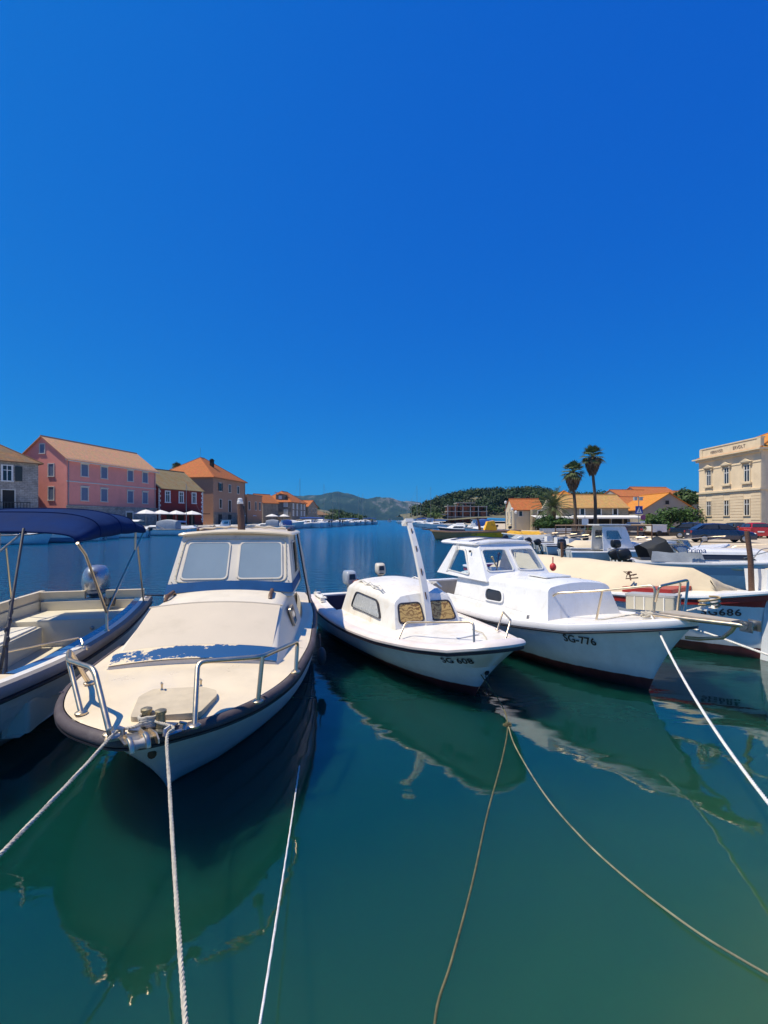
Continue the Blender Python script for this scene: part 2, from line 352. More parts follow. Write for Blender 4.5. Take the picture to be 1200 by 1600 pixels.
class Boat:
    """local frame: x forward, y to port, z up from the waterline; u runs aft from the bow tip"""
    def __init__(s, name, tip, ang, L, beam, wline, sheer, rake, label, cat='boat', group=None, bow_dir=None):
        a = R(ang); s.L = L; s.off = L * .5
        f = Vector((math.sin(a), -math.cos(a), 0)) if bow_dir is None else Vector((bow_dir[0], bow_dir[1], 0)).normalized()
        s.rz = math.atan2(f.y, f.x); o = Vector((tip[0], tip[1], 0)) - f * s.off
        s.o = o; s.f = f; s.p = Vector((-f.y, f.x, 0))
        s.root = empty(name, o, s.rz, label, cat, group)
        s.B, s.W, s.S, s.rake = curve_fn(beam), curve_fn(wline), lin_fn(sheer), rake
    def l(s, u, y, z): return Vector((s.off - u, y, z))
    def loc(s, w):
        d = Vector(w) - s.o; return Vector((d.dot(s.f), d.dot(s.p), d.z))
    def g(s, px, py, z): return s.loc(G(px, py, z))
    def sec(s, t, side, rows, lap=0.0, tr=0.0):
        """one frame of the shell from the gunwale down to below the water"""
        ug, uw = s.L * t, s.rake + (s.L - s.rake - tr) * t
        Bg, Ww, Sg = s.B(ug), s.W(uw), s.S(ug); pts = []
        for i in range(rows + 1):
            tau = 1 - i / rows
            for e in ((0, 1) if lap and 0 < i < rows else (0,)):
                y = Ww + (Bg - Ww) * (tau ** .85) + .035 * math.sin(math.pi * tau) * min(1, t * 5)
                x = ug * tau + uw * (1 - tau) + (1 - t) ** 3 * .06 * math.sin(math.pi * tau)
                y = max(0, y + (lap * (1 - e) * min(1, t * 12)))
                pts.append(s.l(x, side * y if t > 0 else 0, Sg * tau))
        pts.append(s.l(uw + .12 * (1 - t), side * Ww * .82, -.12)); pts.append(s.l(uw + .3 * (1 - t), side * Ww * .45, -.3))
        return pts
    def hull(s, m, n=34, rows=6, lap=0.0, tr=.12, name='hull'):
        mb = MB(); ts = [(k / n) ** 1.7 for k in range(n + 1)]
        for side in (1, -1):
            mb.loft([s.sec(t, side, rows, lap, tr) for t in ts], closed=False)
        e = [s.sec(1, 1, rows, 0, tr), s.sec(1, -1, rows, 0, tr)]; k = len(e[0])
        mb.add(e[0] + e[1], [(i, i + 1, k + i + 1, k + i) for i in range(k - 1)])
        s.hull_o = mb.build(name, m, s.root); return s.hull_o
    def edge(s, side, t0=0.0, t1=1.0, n=40, inset=0.0, dz=0.0):
        out = []
        for k in range(n + 1):
            t = t0 + (t1 - t0) * (k / n) ** (1.8 if t0 == 0 else 1); u = s.L * t
            d = .004; up, un = max(0, u - d), u + d
            tx, ty = -(un - up), s.B(un) - s.B(up); ln = math.hypot(tx, ty)
            nx, ny = (ty / ln, -tx / ln) if u > 1e-6 else (1, 0)   # outward normal in (x, +y)
            y = s.B(u) - inset * ny; x = -u - inset * nx
            out.append(Vector((s.off + x, side * max(0, y), s.S(u) + dz)))
        return out
    def band(s, m, prof, name='rub_rail', n=40, parent=None):
        """sweep a profile (outward, up) along the gunwale from one quarter round the bow to the other"""
        mb = MB(); path = s.edge(1, 0, 1, n)[::-1] + s.edge(-1, 0, 1, n)[1:]; rings = []
        for i, p in enumerate(path):
            t = path[min(i + 1, len(path) - 1)] - path[max(i - 1, 0)]; t.z = 0; t.normalize(); nrm = Vector((t.y, -t.x, 0))
            if nrm.dot(Vector((p.x - (s.off - s.L * .6), p.y * 2.5, 0))) < 0: nrm = -nrm
            rings.append([p + nrm * a + Vector((0, 0, b)) for a, b in prof])
        mb.loft(rings, True, True, True); return mb.build(name, m, parent or s.root)
    def deck(s, m, t1, dz=.02, inset=.01, camber=.05, nk=10, n=34, name='deck', t0=0.0):
        mb = MB(); rings = []
        for k in range(n + 1):
            t = t0 + (t1 - t0) * (k / n) ** 1.7; u = s.L * t
            A = s.edge(1, t, t, 1, inset, dz)[0]
            rings.append([Vector((A.x, A.y * (1 - 2 * j / nk), A.z + camber * (1 - (1 - 2 * j / nk) ** 2) * min(1, A.y))) for j in range(nk + 1)])
        mb.loft(rings, False); return mb.build(name, m, s.root)
    def cockpit(s, m_deck, m_in, t0, dz=.02, inset=.01, w=.17, sole=.12, n=16, t1=1.0, aft_w=.2):
        """side decks, coaming walls and sole aft of t0"""
        mb = MB(); mi = MB(); ts = [t0 + (t1 - t0) * k / n for k in range(n + 1)]
        for side in (1, -1):
            o_, i_, w_, b_ = [], [], [], []
            for t in ts:
                A = s.edge(side, t, t, 1, inset, dz)[0]; I = Vector((A.x, A.y - side * w, A.z + .015)); o_.append(A); i_.append(I)
                w_.append(I + Vector((0, 0, -.004))); b_.append(Vector((I.x, I.y - side * .03, sole)))
            mb.loft([o_, i_], False); mi.loft([w_, b_], False)
        u1 = s.L * t1; Bq = s.B(u1) - inset; z1 = s.S(u1) + dz
        mb.box(s.l(u1 - aft_w / 2, 0, z1 + .0), (aft_w, 2 * (Bq - w) , .03))
        mi.box(s.l(u1 - aft_w - .01, 0, (z1 + sole) / 2 - .01), (.02, 2 * (Bq - w), z1 - sole))
        ring = [Vector((p.x, p.y, sole)) for p in ([s.edge(1, t, t, 1, w + .02)[0] for t in ts] + [s.edge(-1, t, t, 1, w + .02)[0] for t in ts[::-1]])]
        nn = len(ts); mi.add(ring, [(i, i + 1, 2 * nn - 2 - i, 2 * nn - 1 - i) for i in range(nn - 1)])
        mb.build('side_deck', m_deck, s.root); return mi.build('cockpit', m_in, s.root)
    def shell(s, stations, m, name='cabin', thick=0.0, n_side=3, n_top=10, r=.07, parent=None, front=True, back=True):
        """stations: (u_bottom, u_top, half_bottom, half_top, z_bottom, z_top, camber); lofted box with rounded shoulders"""
        rings = []
        for ub, ut, hb, ht, z0, z1, cam_ in stations:
            sec = []; hgt = z1 - z0; rr_ = min(r, hgt * .45)
            prof = [(hb + (ht - hb) * k / n_side, z0 + (hgt - rr_) * k / n_side) for k in range(n_side + 1)]
            for k in range(1, 5):
                a = R(90 * k / 5); prof.append((ht - rr_ + rr_ * math.cos(a), z1 - rr_ + rr_ * math.sin(a)))
            half = [(ht - rr_) * (1 - k / (n_top / 2)) for k in range(int(n_top / 2) + 1)]
            prof += [(y, z1 + cam_ * (1 - (y / max(.01, ht)) ** 2)) for y in half]
            full = prof + [(-y, z) for y, z in prof[-2::-1]]
            for y, z in full:
                f_ = (z - z0) / max(.01, hgt + cam_); sec.append(s.l(ub + (ut - ub) * f_, y, z))
            rings.append(sec)
        mb = MB(); mb.loft(rings, False, front, back)
        o = mb.build(name, m, parent or s.root)
        if thick:
            md = o.modifiers.new('s', 'SOLIDIFY'); md.thickness = thick; md.offset = -1
            bpy.context.view_layer.update(); dg = bpy.context.evaluated_depsgraph_get()
            me = bpy.data.meshes.new_from_object(o.evaluated_get(dg)); o.modifiers.clear(); o.data = me
        return o
    def rail(s, paths, r=.014, name='bow_rail', m=None, foot=True):
        mb = MB()
        for p in paths:
            mb.tube(p, r, 10)
        if foot:
            for p in paths:
                for e in (p[0], p[-1]):
                    low = min(q[2] for q in p)
                    if e[2] < low + .12: mb.lathe([(r * 2.3, -.004), (r * 2.3, .008), (r * 1.3, .02)], Matrix.Translation(e), 12)
        return mb.build(name, m or M['steel'], s.root)
    def text(s, body, c, right, size, m, name='registration_number', out=None, parent=None, italic=0.0, spacing=1.0, stretch=1.0):
        """letters laid on the hull side: text outline wrapped on the shell along -out"""
        cu = bpy.data.curves.new('t', 'FONT'); cu.body = body; cu.size = size; cu.align_x = 'CENTER'; cu.align_y = 'CENTER'; cu.shear = italic; cu.space_character = spacing; cu.resolution_u = 3
        cu.offset = size * .017
        to = bpy.data.objects.new('t', cu); col.objects.link(to); bpy.context.view_layer.update()
        me = bpy.data.meshes.new_from_object(to.evaluated_get(bpy.context.evaluated_depsgraph_get())); bpy.data.objects.remove(to)
        bm = bmesh.new(); bm.from_mesh(me); bmesh.ops.subdivide_edges(bm, edges=[e for e in bm.edges if e.calc_length() > size * .3], cuts=2)
        bmesh.ops.triangulate(bm, faces=bm.faces)
        right = Vector(right).normalized(); up = Vector((0, 0, 1)); out = Vector(out).normalized()
        hm = s.hull_o.data; tree = BVHTree.FromPolygons([v.co for v in hm.vertices], [p.vertices for p in hm.polygons])
        for v in bm.verts:
            w = Vector(c) + right * v.co.x * stretch + up * v.co.y + out * .6
            h = tree.ray_cast(w, -out)
            v.co = (h[0] + out * .012) if h[0] else Vector(c) + right * v.co.x + up * v.co.y
        bm.to_mesh(me); bm.free(); me.materials.clear(); me.materials.append(m); me.name = name
        o = bpy.data.objects.new(name, me); col.objects.link(o); o.parent = parent or s.hull_o; return o
    def window(s, quad, m_pane, m_frame, r=.03, fw=.018, proud=.012, name='window', parent=None, depth=.0, n=4):
        """frame ring with its pane as a child, on the plane of four points"""
        q = [Vector(p) for p in quad]; nrm = poly_normal(q); c = sum(q, Vector()) / len(q)
        outer = round_poly(q, r + fw, n); inner = inset_poly(outer, fw)
        mb = MB(); mb.ring([p - nrm * .012 for p in outer], [p - nrm * .012 for p in inner], nrm * (proud + .012))
        f = mb.build(name, m_frame, parent or s.root)
        pb = MB(); pb.prism([p + nrm * (proud * .3 - depth) for p in inset_poly(outer, fw * .6)], nrm * .004); pb.build('pane', m_pane, f)
        return f

def outboard(parent, pos, face, h=1.0, cowl=None, leg=None, tilt=0.0, name='outboard_motor', scale=1.0, handle=False, sq=.5):
    """outboard engine hung on a transom: cowling, midsection, gearcase, propeller; x of its frame points forward"""
    cowl = cowl or M['black']; leg = leg or M['black']
    Mx = Matrix.Translation(pos) @ Matrix.Rotation(face, 4, 'Z') @ Matrix.Rotation(tilt, 4, 'Y') @ Matrix.Scale(scale, 4)
    mb = MB(); rings = []
    egg = [(.20 + .43 * (1 - math.cos(math.pi * q / 9)) / 2, .03 + .225 * math.sin(math.pi * (.06 + .9 * q / 9)) ** .7, .02 + .155 * math.sin(math.pi * (.06 + .9 * q / 9)) ** .7, -.11 - .02 * q / 9) for q in range(10)]
    for z, rx, ry, ox in egg if sq >= .9 else ((.20, .15, .10, -.10), (.25, .20, .145, -.10), (.27, .225, .16, -.10), (.38, .24, .168, -.11), (.50, .23, .165, -.12), (.575, .20, .15, -.135), (.605, .16, .125, -.14), (.612, .02, .02, -.15)):
        rings.append([Mx @ Vector((ox + rx * math.copysign(abs(math.cos(a)) ** sq, math.cos(a)), ry * math.copysign(abs(math.sin(a)) ** sq, math.sin(a)), z)) for a in (2 * math.pi * k / 18 for k in range(18))])
    mb.loft(rings, True, True, True); o = mb.build(name, cowl, parent)
    if cowl is not M['black'] and sq < .9:
        pb_ = MB(); pb_.prism([Mx @ Vector(p) for p in ((.118, -.09, .38), (.118, .09, .38), (.09, .08, .53), (.09, -.08, .53))], Mx.to_3x3() @ Vector((.03, 0, .006))); pb_.build('cowl_panel', M['dark_pane'], o)
    tb_ = MB(); tb_.loft([[Mx @ Vector((ox + rx * math.cos(a), ry * math.sin(a), z)) for a in (2 * math.pi * k / 14 for k in range(14))] for z, rx, ry, ox in ((.255, .222, .158, -.10), (.255, .242, .172, -.10), (.285, .244, .173, -.10), (.285, .22, .16, -.10))], True); tb_.build('cowl_seam', leg, o)
    lb = MB()
    def bar(pts, r, flat=1.0, n=8): lb.tube([Mx @ Vector(p) for p in pts], [x * scale for x in r] if isinstance(r, list) else r * scale, n, flat=flat)
    bar([(-.10, 0, .24), (-.11, 0, .0), (-.13, 0, -.30), (-.14, 0, -.55)], [.095, .075, .06, .045], .6)
    bar([(-.34, 0, -.60), (-.25, 0, -.60), (.0, 0, -.60), (.06, 0, -.60)], [.03, .05, .05, .01])
    lb.box(Mx @ Vector((-.2, 0, -.40)), (.30 * scale, .22 * scale, .012 * scale), Mx.to_3x3().normalized())
    bar([(.03, -.12, .10), (.03, .12, .10)], .03); bar([(.05, -.1, .16), (.05, -.1, -.16)], .022); bar([(.05, .1, .16), (.05, .1, -.16)], .022)
    bar([(-.08, 0, .12), (.06, 0, .1)], .05)
    lb.build('lower_unit', leg, o)
    pb = MB()
    for k in range(3):
        a = 2 * math.pi * k / 3; c, s_ = math.cos(a), math.sin(a)
        pb.prism([Mx @ Vector((-.37 + dx, rr_ * c - w * s_, -.60 + rr_ * s_ + w * c)) for rr_, w, dx in ((.03, -.02, 0), (.10, -.06, -.02), (.13, 0, 0), (.10, .05, .02), (.03, .02, 0))], Mx.to_3x3() @ Vector((.006, 0, 0)))
    pb.build('propeller', M['dull_steel'], o)
    if handle:
        hb = MB(); hb.tube([Mx @ Vector((.06, .02, .28)), Mx @ Vector((.30, .02, .36)), Mx @ Vector((.52, .02, .42))], [.02 * scale, .018 * scale, .022 * scale], 8); hb.build('tiller_handle', M['orange'], o)
    return o
# ------------------------------------------------------------------ the water
def make_water():
    m, nt, b = nodes('harbour_water'); L = nt.links
    tc = N(nt, 'ShaderNodeTexCoord'); sx = N(nt, 'ShaderNodeSeparateXYZ'); L.new(tc.outputs['Object'], sx.inputs[0])
    # depth: shallow sandy-green by the near quay and to the right, deep blue-green further out
    ma = N(nt, 'ShaderNodeMath', operation='MULTIPLY_ADD'); L.new(sx.outputs['X'], ma.inputs[0]); ma.inputs[1].default_value = -.55; L.new(sx.outputs['Y'], ma.inputs[2])
    nz = N(nt, 'ShaderNodeTexNoise', i_Scale=.55, i_Detail=4.0, i_Distortion=.6); L.new(tc.outputs['Object'], nz.inputs['Vector'])
    mb_ = N(nt, 'ShaderNodeMath', operation='MULTIPLY_ADD'); L.new(nz.outputs['Fac'], mb_.inputs[0]); mb_.inputs[1].default_value = 1.6; L.new(ma.outputs[0], mb_.inputs[2])
    mr = N(nt, 'ShaderNodeMapRange'); mr.inputs['From Min'].default_value = 1.2; mr.inputs['From Max'].default_value = 60; L.new(mb_.outputs[0], mr.inputs['Value'])
    c = ramp(nt, mr.outputs[0], [(0, (.060, .125, .040)), (.018, (.018, .080, .038)), (.05, (.003, .042, .032)), (.2, (.001, .036, .046)), (1, (.001, .085, .19))])
    L.new(c, b.inputs['Base Color']); b.inputs['IOR'].default_value = 1.55; b.inputs['Specular IOR Level'].default_value = .6
    b.inputs['Subsurface Weight'].default_value = 1.0; b.inputs['Subsurface Radius'].default_value = (.35, 1.0, 1.1); b.inputs['Subsurface Scale'].default_value = 3.0   # clouded sea water: light spreads under the surface
    # ripples: slow swell near the boats, finer chop out on the fairway
    mp = N(nt, 'ShaderNodeMapping'); mp.inputs['Rotation'].default_value = (0, 0, R(18)); mp.inputs['Scale'].default_value = (.8, 1.5, 1); L.new(tc.outputs['Object'], mp.inputs[0])
    n1 = N(nt, 'ShaderNodeTexNoise', i_Scale=1.1, i_Detail=2.0, i_Distortion=.4); L.new(mp.outputs[0], n1.inputs['Vector'])
    n2 = N(nt, 'ShaderNodeTexNoise', i_Scale=3.6, i_Detail=4.0, i_Roughness=.55); L.new(mp.outputs[0], n2.inputs['Vector'])
    d = N(nt, 'ShaderNodeMapRange'); d.inputs['From Min'].default_value = 5.5; d.inputs['From Max'].default_value = 20; d.inputs['To Min'].default_value = .0; d.inputs['To Max'].default_value = 1.0; L.new(sx.outputs['Y'], d.inputs['Value'])
    rf = N(nt, 'ShaderNodeMapRange'); rf.inputs['From Min'].default_value = 12; rf.inputs['From Max'].default_value = 90; rf.inputs['To Min'].default_value = .022; rf.inputs['To Max'].default_value = .16; L.new(sx.outputs['Y'], rf.inputs['Value']); L.new(rf.outputs[0], b.inputs['Roughness'])   # waves too small to see far out
    b1 = N(nt, 'ShaderNodeBump', i_Strength=1.0, i_Distance=.014); L.new(n1.outputs['Fac'], b1.inputs['Height'])
    s2 = N(nt, 'ShaderNodeMath', operation='MULTIPLY_ADD'); L.new(d.outputs[0], s2.inputs[0]); s2.inputs[1].default_value = .98; s2.inputs[2].default_value = .02
    b2 = N(nt, 'ShaderNodeBump', i_Distance=.075); L.new(n2.outputs['Fac'], b2.inputs['Height']); L.new(s2.outputs[0], b2.inputs['Strength']); L.new(b1.outputs[0], b2.inputs['Normal'])
    L.new(b2.outputs[0], b.inputs['Normal'])
    mb = MB(); mb.add([(-5000, -60, 0), (5000, -60, 0), (5000, 7000, 0), (-5000, 7000, 0)], [(0, 1, 2, 3)])
    o = mb.build('water', m, smooth=False); tag(o, kind='structure'); return o
make_water()
# ------------------------------------------------------------------ cream cabin boat
def rope(name, pts, r, m, label, cat='rope', group=None, laid=True):
    mb = MB()
    if laid: strands(mb, pts, r)
    else: mb.tube(pts, r, 8)
    return one(name, mb, m, label, cat, group=group)

def boat_cream():
    b = Boat('cabin_boat', (-1.625, 3.02), 6.5, 5.92,
             [(0, 0), (.10, .26), (.32, .54), (.62, .75), (1.2, .95), (1.57, 1.0), (2.52, 1.07), (3.8, 1.06), (5.4, .92), (5.92, .83)],
             [(0, 0), (.7, 0), (1.17, .295), (1.82, .60), (2.41, .79), (3.4, .92), (5.4, .86), (5.95, .8)],
             [(0, .70), (.8, .685), (2, .67), (4, .66), (5.95, .70)], .7,
             'cream cabin boat with blue stripes, two windscreen panes and a dark rubber rub rail', 'boat')
    b.hull(hull_mat('cream_boat_hull', (.78, .77, .74), zb=.02), lap=.011, rows=6)
    b.band(M['rub_grey'], [(.0, -.048), (.022, -.045), (.029, -.036), (.029, -.014), (.020, .006), (.004, .019), (-.014, .024), (-.026, .022), (-.028, .0), (-.02, -.04)], 'rub_rail')
    b.band(M['rubber'], [(.0, -.070), (.020, -.068), (.026, -.061), (.026, -.05), (.0, -.048)], 'rub_strake')
    # bolted joints of the rub rail
    for u, s_ in ((.62, 1), (1.35, 1), (2.3, 1), (3.3, 1), (.9, -1), (.16, 1)):
        p = b.edge(s_, u / b.L, u / b.L, 1)[0]; q = b.edge(s_, (u + .07) / b.L, (u + .07) / b.L, 1)[0]
        mb = MB(); d = (q - p).normalized(); nrm = Vector((d.y, -d.x, 0)) * (1 if s_ < 0 else -1)
        prof = [(.029, -.043), (.033, -.014), (.024, .009), (.007, .023), (-.014, .028), (-.027, .025)]
        mb.loft([[p + nrm * a + Vector((0, 0, z)) for a, z in prof], [p + d * .028 + nrm * a + Vector((0, 0, z)) for a, z in prof]], False)
        mb.build('joint_strap', M['rub_dark'], b.root)
    b.deck(M['cream'], .56, dz=.022, inset=.035, camber=.055)
    b.cockpit(M['cream'], M['interior'], .56, inset=.035, w=.16, dz=.022)
    # raised margin ring round the foredeck
    # trunk cabin with sloping canvas-covered front
    zt = .69
    st = [(1.42, 1.44, .80, .77, zt, .735, .055), (1.50, 1.56, .81, .77, zt, .81, .055), (2.20, 2.30, .85, .735, zt, 1.085, .06), (2.34, 2.40, .86, .735, zt, 1.115, .06), (3.02, 3.02, .87, .74, zt, 1.15, .06), (3.6, 3.6, .87, .75, zt, 1.17, .05)]
    tr = b.shell(st, M['cream_shell'], 'trunk_cabin', r=.10, back=False, n_top=30)
    # grey-tan canvas over the slope, 4 mm proud, with a hem roll at its top edge
    def top_z(u, y, lift):
        us = [s_[1] for s_ in st]; i = max(0, min(len(us) - 2, int(np.searchsorted(us, u)) - 1)); f = (u - us[i]) / (us[i + 1] - us[i])
        ht = st[i][3] * (1 - f) + st[i + 1][3] * f; z1 = st[i][5] * (1 - f) + st[i + 1][5] * f; c_ = .055
        return z1 + c_ * (1 - (y / ht) ** 2) + lift
    cb = MB(); rows = []
    for i in range(13):
        u = 1.60 + (2.36 - 1.60) * i / 12; w = .705 if i else .70
        rows.append([b.l(u, w * (1 - 2 * k / 16), top_z(u, w * (1 - 2 * k / 16), .007)) for k in range(17)])
    cb.loft(rows, False); cb.build('canvas_cover', M['canvas_tan'], tr)
    hb = MB(); hb.tube([b.l(2.37, .73 * (1 - 2 * k / 16), top_z(2.37, .73 * (1 - 2 * k / 16), .006)) for k in range(17)], .011, 6); hb.build('canvas_hem', M['canvas_tan'], tr)
    # worn blue stripe along the foot of the trunk
    bm_, nt, bs = nodes('worn_blue_stripe'); L = nt.links
    tc = N(nt, 'ShaderNodeTexCoord'); mp = N(nt, 'ShaderNodeMapping'); mp.inputs['Scale'].default_value = (9, 5, 9); L.new(tc.outputs['Object'], mp.inputs[0])
    nz = N(nt, 'ShaderNodeTexNoise', i_Scale=1.6, i_Detail=9.0, i_Roughness=.72); L.new(mp.outputs[0], nz.inputs['Vector'])
    sx = N(nt, 'ShaderNodeSeparateXYZ'); L.new(tc.outputs['Object'], sx.inputs[0])
    mr = N(nt, 'ShaderNodeMapRange'); mr.inputs['From Min'].default_value = .75; mr.inputs['From Max'].default_value = -.85; mr.inputs['To Min'].default_value = .10; mr.inputs['To Max'].default_value = -.17; L.new(sx.outputs['Y'], mr.inputs['Value'])
    dx = N(nt, 'ShaderNodeMath', operation='SUBTRACT'); L.new(sx.outputs['X'], dx.inputs[0]); dx.inputs[1].default_value = b.off - 1.507
    ab = N(nt, 'ShaderNodeMath', operation='ABSOLUTE'); L.new(dx.outputs[0], ab.inputs[0])
    ed = N(nt, 'ShaderNodeMapRange'); ed.inputs['From Min'].default_value = .095; ed.inputs['From Max'].default_value = .05; ed.inputs['To Min'].default_value = -.12; ed.inputs['To Max'].default_value = .16; L.new(ab.outputs[0], ed.inputs['Value'])
    ad = N(nt, 'ShaderNodeMath', operation='ADD'); L.new(nz.outputs['Fac'], ad.inputs[0]); L.new(mr.outputs[0], ad.inputs[1])
    a2 = N(nt, 'ShaderNodeMath', operation='ADD'); L.new(ad.outputs[0], a2.inputs[0]); L.new(ed.outputs[0], a2.inputs[1])
    f = ramp(nt, a2.outputs[0], [(.47, 0.0), (.50, 1.0)]); L.new(mix(nt, f, (.74, .61, .42), (.016, .085, .225)), bs.inputs['Base Color']); bs.inputs['Roughness'].default_value = .65; bs.inputs['Specular IOR Level'].default_value = .1
    sb = MB(); rows = []
    for u, lift in ((1.425, .012), (1.45, .012), (1.49, .012), (1.545, .012), (1.59, .012)):
        rows.append([b.l(u, .765 * (1 - 2 * k / 30), max(.735, top_z(max(u, 1.445), .765 * (1 - 2 * k / 30), lift))) for k in range(31)])
    sb.loft(rows, False); sb.build('blue_stripe', bm_, tr)
    # wheelhouse: rear-sloping windscreen, roof
    wh = b.shell([(3.02, 3.50, .80, .70, 1.12, 1.90, .045), (3.6, 3.9, .80, .70, 1.12, 1.90, .045), (4.75, 4.75, .80, .70, 1.12, 1.90, .045)], M['cream_shell'], 'wheelhouse', thick=.035, r=.06, back=False)
    sbn = MB(); bandp = []
    for dz in (0.045, .158):
        fz = dz / .825
        half = [(.8 - .1 * dz / .78)] 
        w = half[0] + .004; u0 = 3.02 + .48 * fz - .026
        bandp.append([b.l(4.6, w, 1.12 + dz), b.l(3.5, w, 1.12 + dz), b.l(u0 + .02, w, 1.12 + dz), b.l(u0, w - .03, 1.12 + dz)] + [b.l(u0, y, 1.12 + dz + .04 * (1 - (y / w) ** 2)) for y in (.5, .25, 0, -.25, -.5)] + [b.l(u0, -w + .03, 1.12 + dz), b.l(u0 + .02, -w, 1.12 + dz), b.l(3.5, -w, 1.12 + dz), b.l(4.6, -w, 1.12 + dz)])
    sbn.loft(bandp, False); sbn.build('blue_stripe', M['blue_band'], wh)
    def front(y, z):       # a point of the windscreen plane
        fz = (z - 1.12) / .825; return b.l(3.02 + .48 * fz - .004, y, z)
    def sidep(u, z, s_):
        return b.l(u, s_ * (.80 - .10 * (z - 1.12) / .78 + .004), z)
    M['screen_pane'] = mat('screen_glass', (.36, .46, .52), rough=.06, var=.10, scale=1.2, spec=.8)  # bright milky reflection is put into the panes' base colour
    bsdf = M['screen_pane'].node_tree.nodes['Principled BSDF']; bsdf.inputs['Alpha'].default_value = .62
    panes = []
    for y0, y1, in ((-.665, -.05), (.065, .655)):
        sk = .018 if y0 < 0 else -.018
        q = [front(y0 + (.02 if y0 < 0 else 0), 1.325), front(y1, 1.325), front(y1 - (.0 if y0 < 0 else .03), 1.80), front(y0 + (.06 if y0 < 0 else 0), 1.80)]
        panes.append(q)
    swin = [[sidep(3.62, 1.33, 1), sidep(4.4, 1.33, 1), sidep(4.4, 1.78, 1), sidep(3.78, 1.78, 1)], [sidep(3.62, 1.33, -1), sidep(4.4, 1.33, -1), sidep(4.4, 1.78, -1), sidep(3.78, 1.78, -1)]]
    cut(wh, [(round_poly(q, .05), .06) for q in panes + swin])
    mcur = mat('pale_blue_curtain', (.50, .56, .62), rough=.9, var=.08, scale=5)
    for y0, y1 in ((-.70, -.02), (.03, .70)):
        rows = [[front(y0 + (y1 - y0) * k / 40, z) + Vector((-.07 + .012 * math.sin(k * 1.1) + .008 * math.sin(k * .37), 0, 0)) for k in range(41)] for z in (1.24, 1.5, 1.86)]
        mb = MB(); mb.loft(rows, False); mb.build('curtain', mcur, wh, angle=80)
    for q in panes + swin: b.window(q, M['screen_pane'] if q in panes else M['pane_dim'], M['cream_shell'], r=.045, fw=.022, proud=.010, name='window', parent=wh)
    # one long moulding with screw heads round both panes
    q = [front(-.71, 1.295), front(.71, 1.295), front(.675, 1.835), front(-.655, 1.835)]
    nrm = poly_normal(q); outer = round_poly(q, .09, 6); mb = MB(); mb.ring([p + nrm * .0 for p in outer], inset_poly(outer, .014), nrm * .007); mb.build('window_moulding', mat('yellowed_moulding', (.62, .54, .38), rough=.5), wh)
    sc = MB(); per = round_poly(q, .09, 3)
    for i in range(len(per)):
        a, c = per[i], per[(i + 1) % len(per)]; n_ = max(1, int((c - a).length / .085))
        for k in range(n_): sc.ell(a.lerp(c, k / n_) + nrm * .007, (.005, .005, .005), 6, 4)
    for y, z in ((-.735, 1.30), (.73, 1.30), (.0, 1.31), (.68, 1.865), (-.66, 1.865), (0, 1.865)): sc.ell(front(y, z) + nrm * .004, (.007, .007, .007), 6, 4)
    so = sc.build('screw_heads', M['dull_steel'], wh); so['kind'] = 'stuff'
    # side window of the trunk
    for s_ in (1, -1):
        def sd(u, z): return b.l(u, s_ * (.865 - .115 * (z - zt) / .46 + .006), z)
        b.window([sd(2.66, .80), sd(3.02, .80), sd(2.98, 1.03), sd(2.60, 1.03)], M['dark_pane'], M['steel'], r=.03, fw=.02, parent=tr)
    # roof: thin slab with a rounded brim
    rb = MB(); rings = []
    for dz, gr in ((-.015, .0), (-.012, .03), (.008, .042), (.026, .03), (.034, .0)):
        o_ = [(3.42 - gr, .0)]
        pts = round_poly([(3.44 - gr, .72 + gr, 0), (3.44 - gr, -.72 - gr, 0), (4.86 + gr, -.74 - gr, 0), (4.86 + gr, .74 + gr, 0)], .09, 5)
        # add points across the front edge so that the brim can follow the camber
        dense = []
        for i in range(len(pts)):
            a, c = pts[i], pts[(i + 1) % len(pts)]; n_ = max(1, int((c - a).length / .2))
            dense += [a.lerp(c, k / n_) for k in range(n_)]
        rings.append([b.l(p.x, p.y, 1.885 + dz + .045 * (1 - (p.y / .76) ** 2)) for p in dense])
    rb.loft(rings, True, True, True); roof = rb.build('roof', M['cream'], wh)
    # rolled awning along the roof edges and the side curtain
    for s_ in (1, -1):
        mb = MB(); mb.tube([b.l(4.05 + .1 * k, s_ * (.66 + .012 * math.sin(k * 2)), 1.945 + .012 * math.sin(k * 1.3)) for k in range(9)], [.02, .035, .04, .035, .04, .035, .04, .035, .02], 8); mb.build('rolled_awning', M['wood'] if s_ < 0 else M['rub_dark'], roof)
    mb = MB(); mb.tube([b.l(4.0, .62 - .062 * k, 1.965 + .03 * (1 - ((k - 10) / 10) ** 2) + .008 * math.sin(k * 2.1)) for k in range(21)], [.02 + .006 * math.sin(k * 1.9) for k in range(21)], 8, flat=.8); mb.build('rolled_awning', M['canvas_tan'], roof)
    for s_ in (1, -1):
        mb = MB(); ys = []
        for i in range(11):
            z = 1.88 - 1.10 * i / 10
            ys.append([b.l(u + .012 * math.sin(i * 1.4 + u * 9), s_ * (.745 + .20 * (i / 10) + .012 * math.sin(u * 26 + i)), z) for u in (4.50, 4.56, 4.64, 4.72, 4.80, 4.9, 5.0)])
        mb.loft(ys, False); mb.build('side_curtain', M['canvas_tan'], wh)
        mb = MB(); mb.tube([b.l(4.48, s_ * .752, 1.88), b.l(4.46, s_ * .85, 1.3), b.l(4.42, s_ * .95, .78)], .012, 6); mb.build('curtain_edge', M['black'], wh)
    # roof light mast: brown post with a pale top
    mb = MB(); mb.tube([b.l(3.98, -.02, 1.93), b.l(4.0, -.035, 2.2), b.l(4.02, -.05, 2.33)], [.055, .05, .045], 12); ms = mb.build('light_mast', M['wood'], roof)
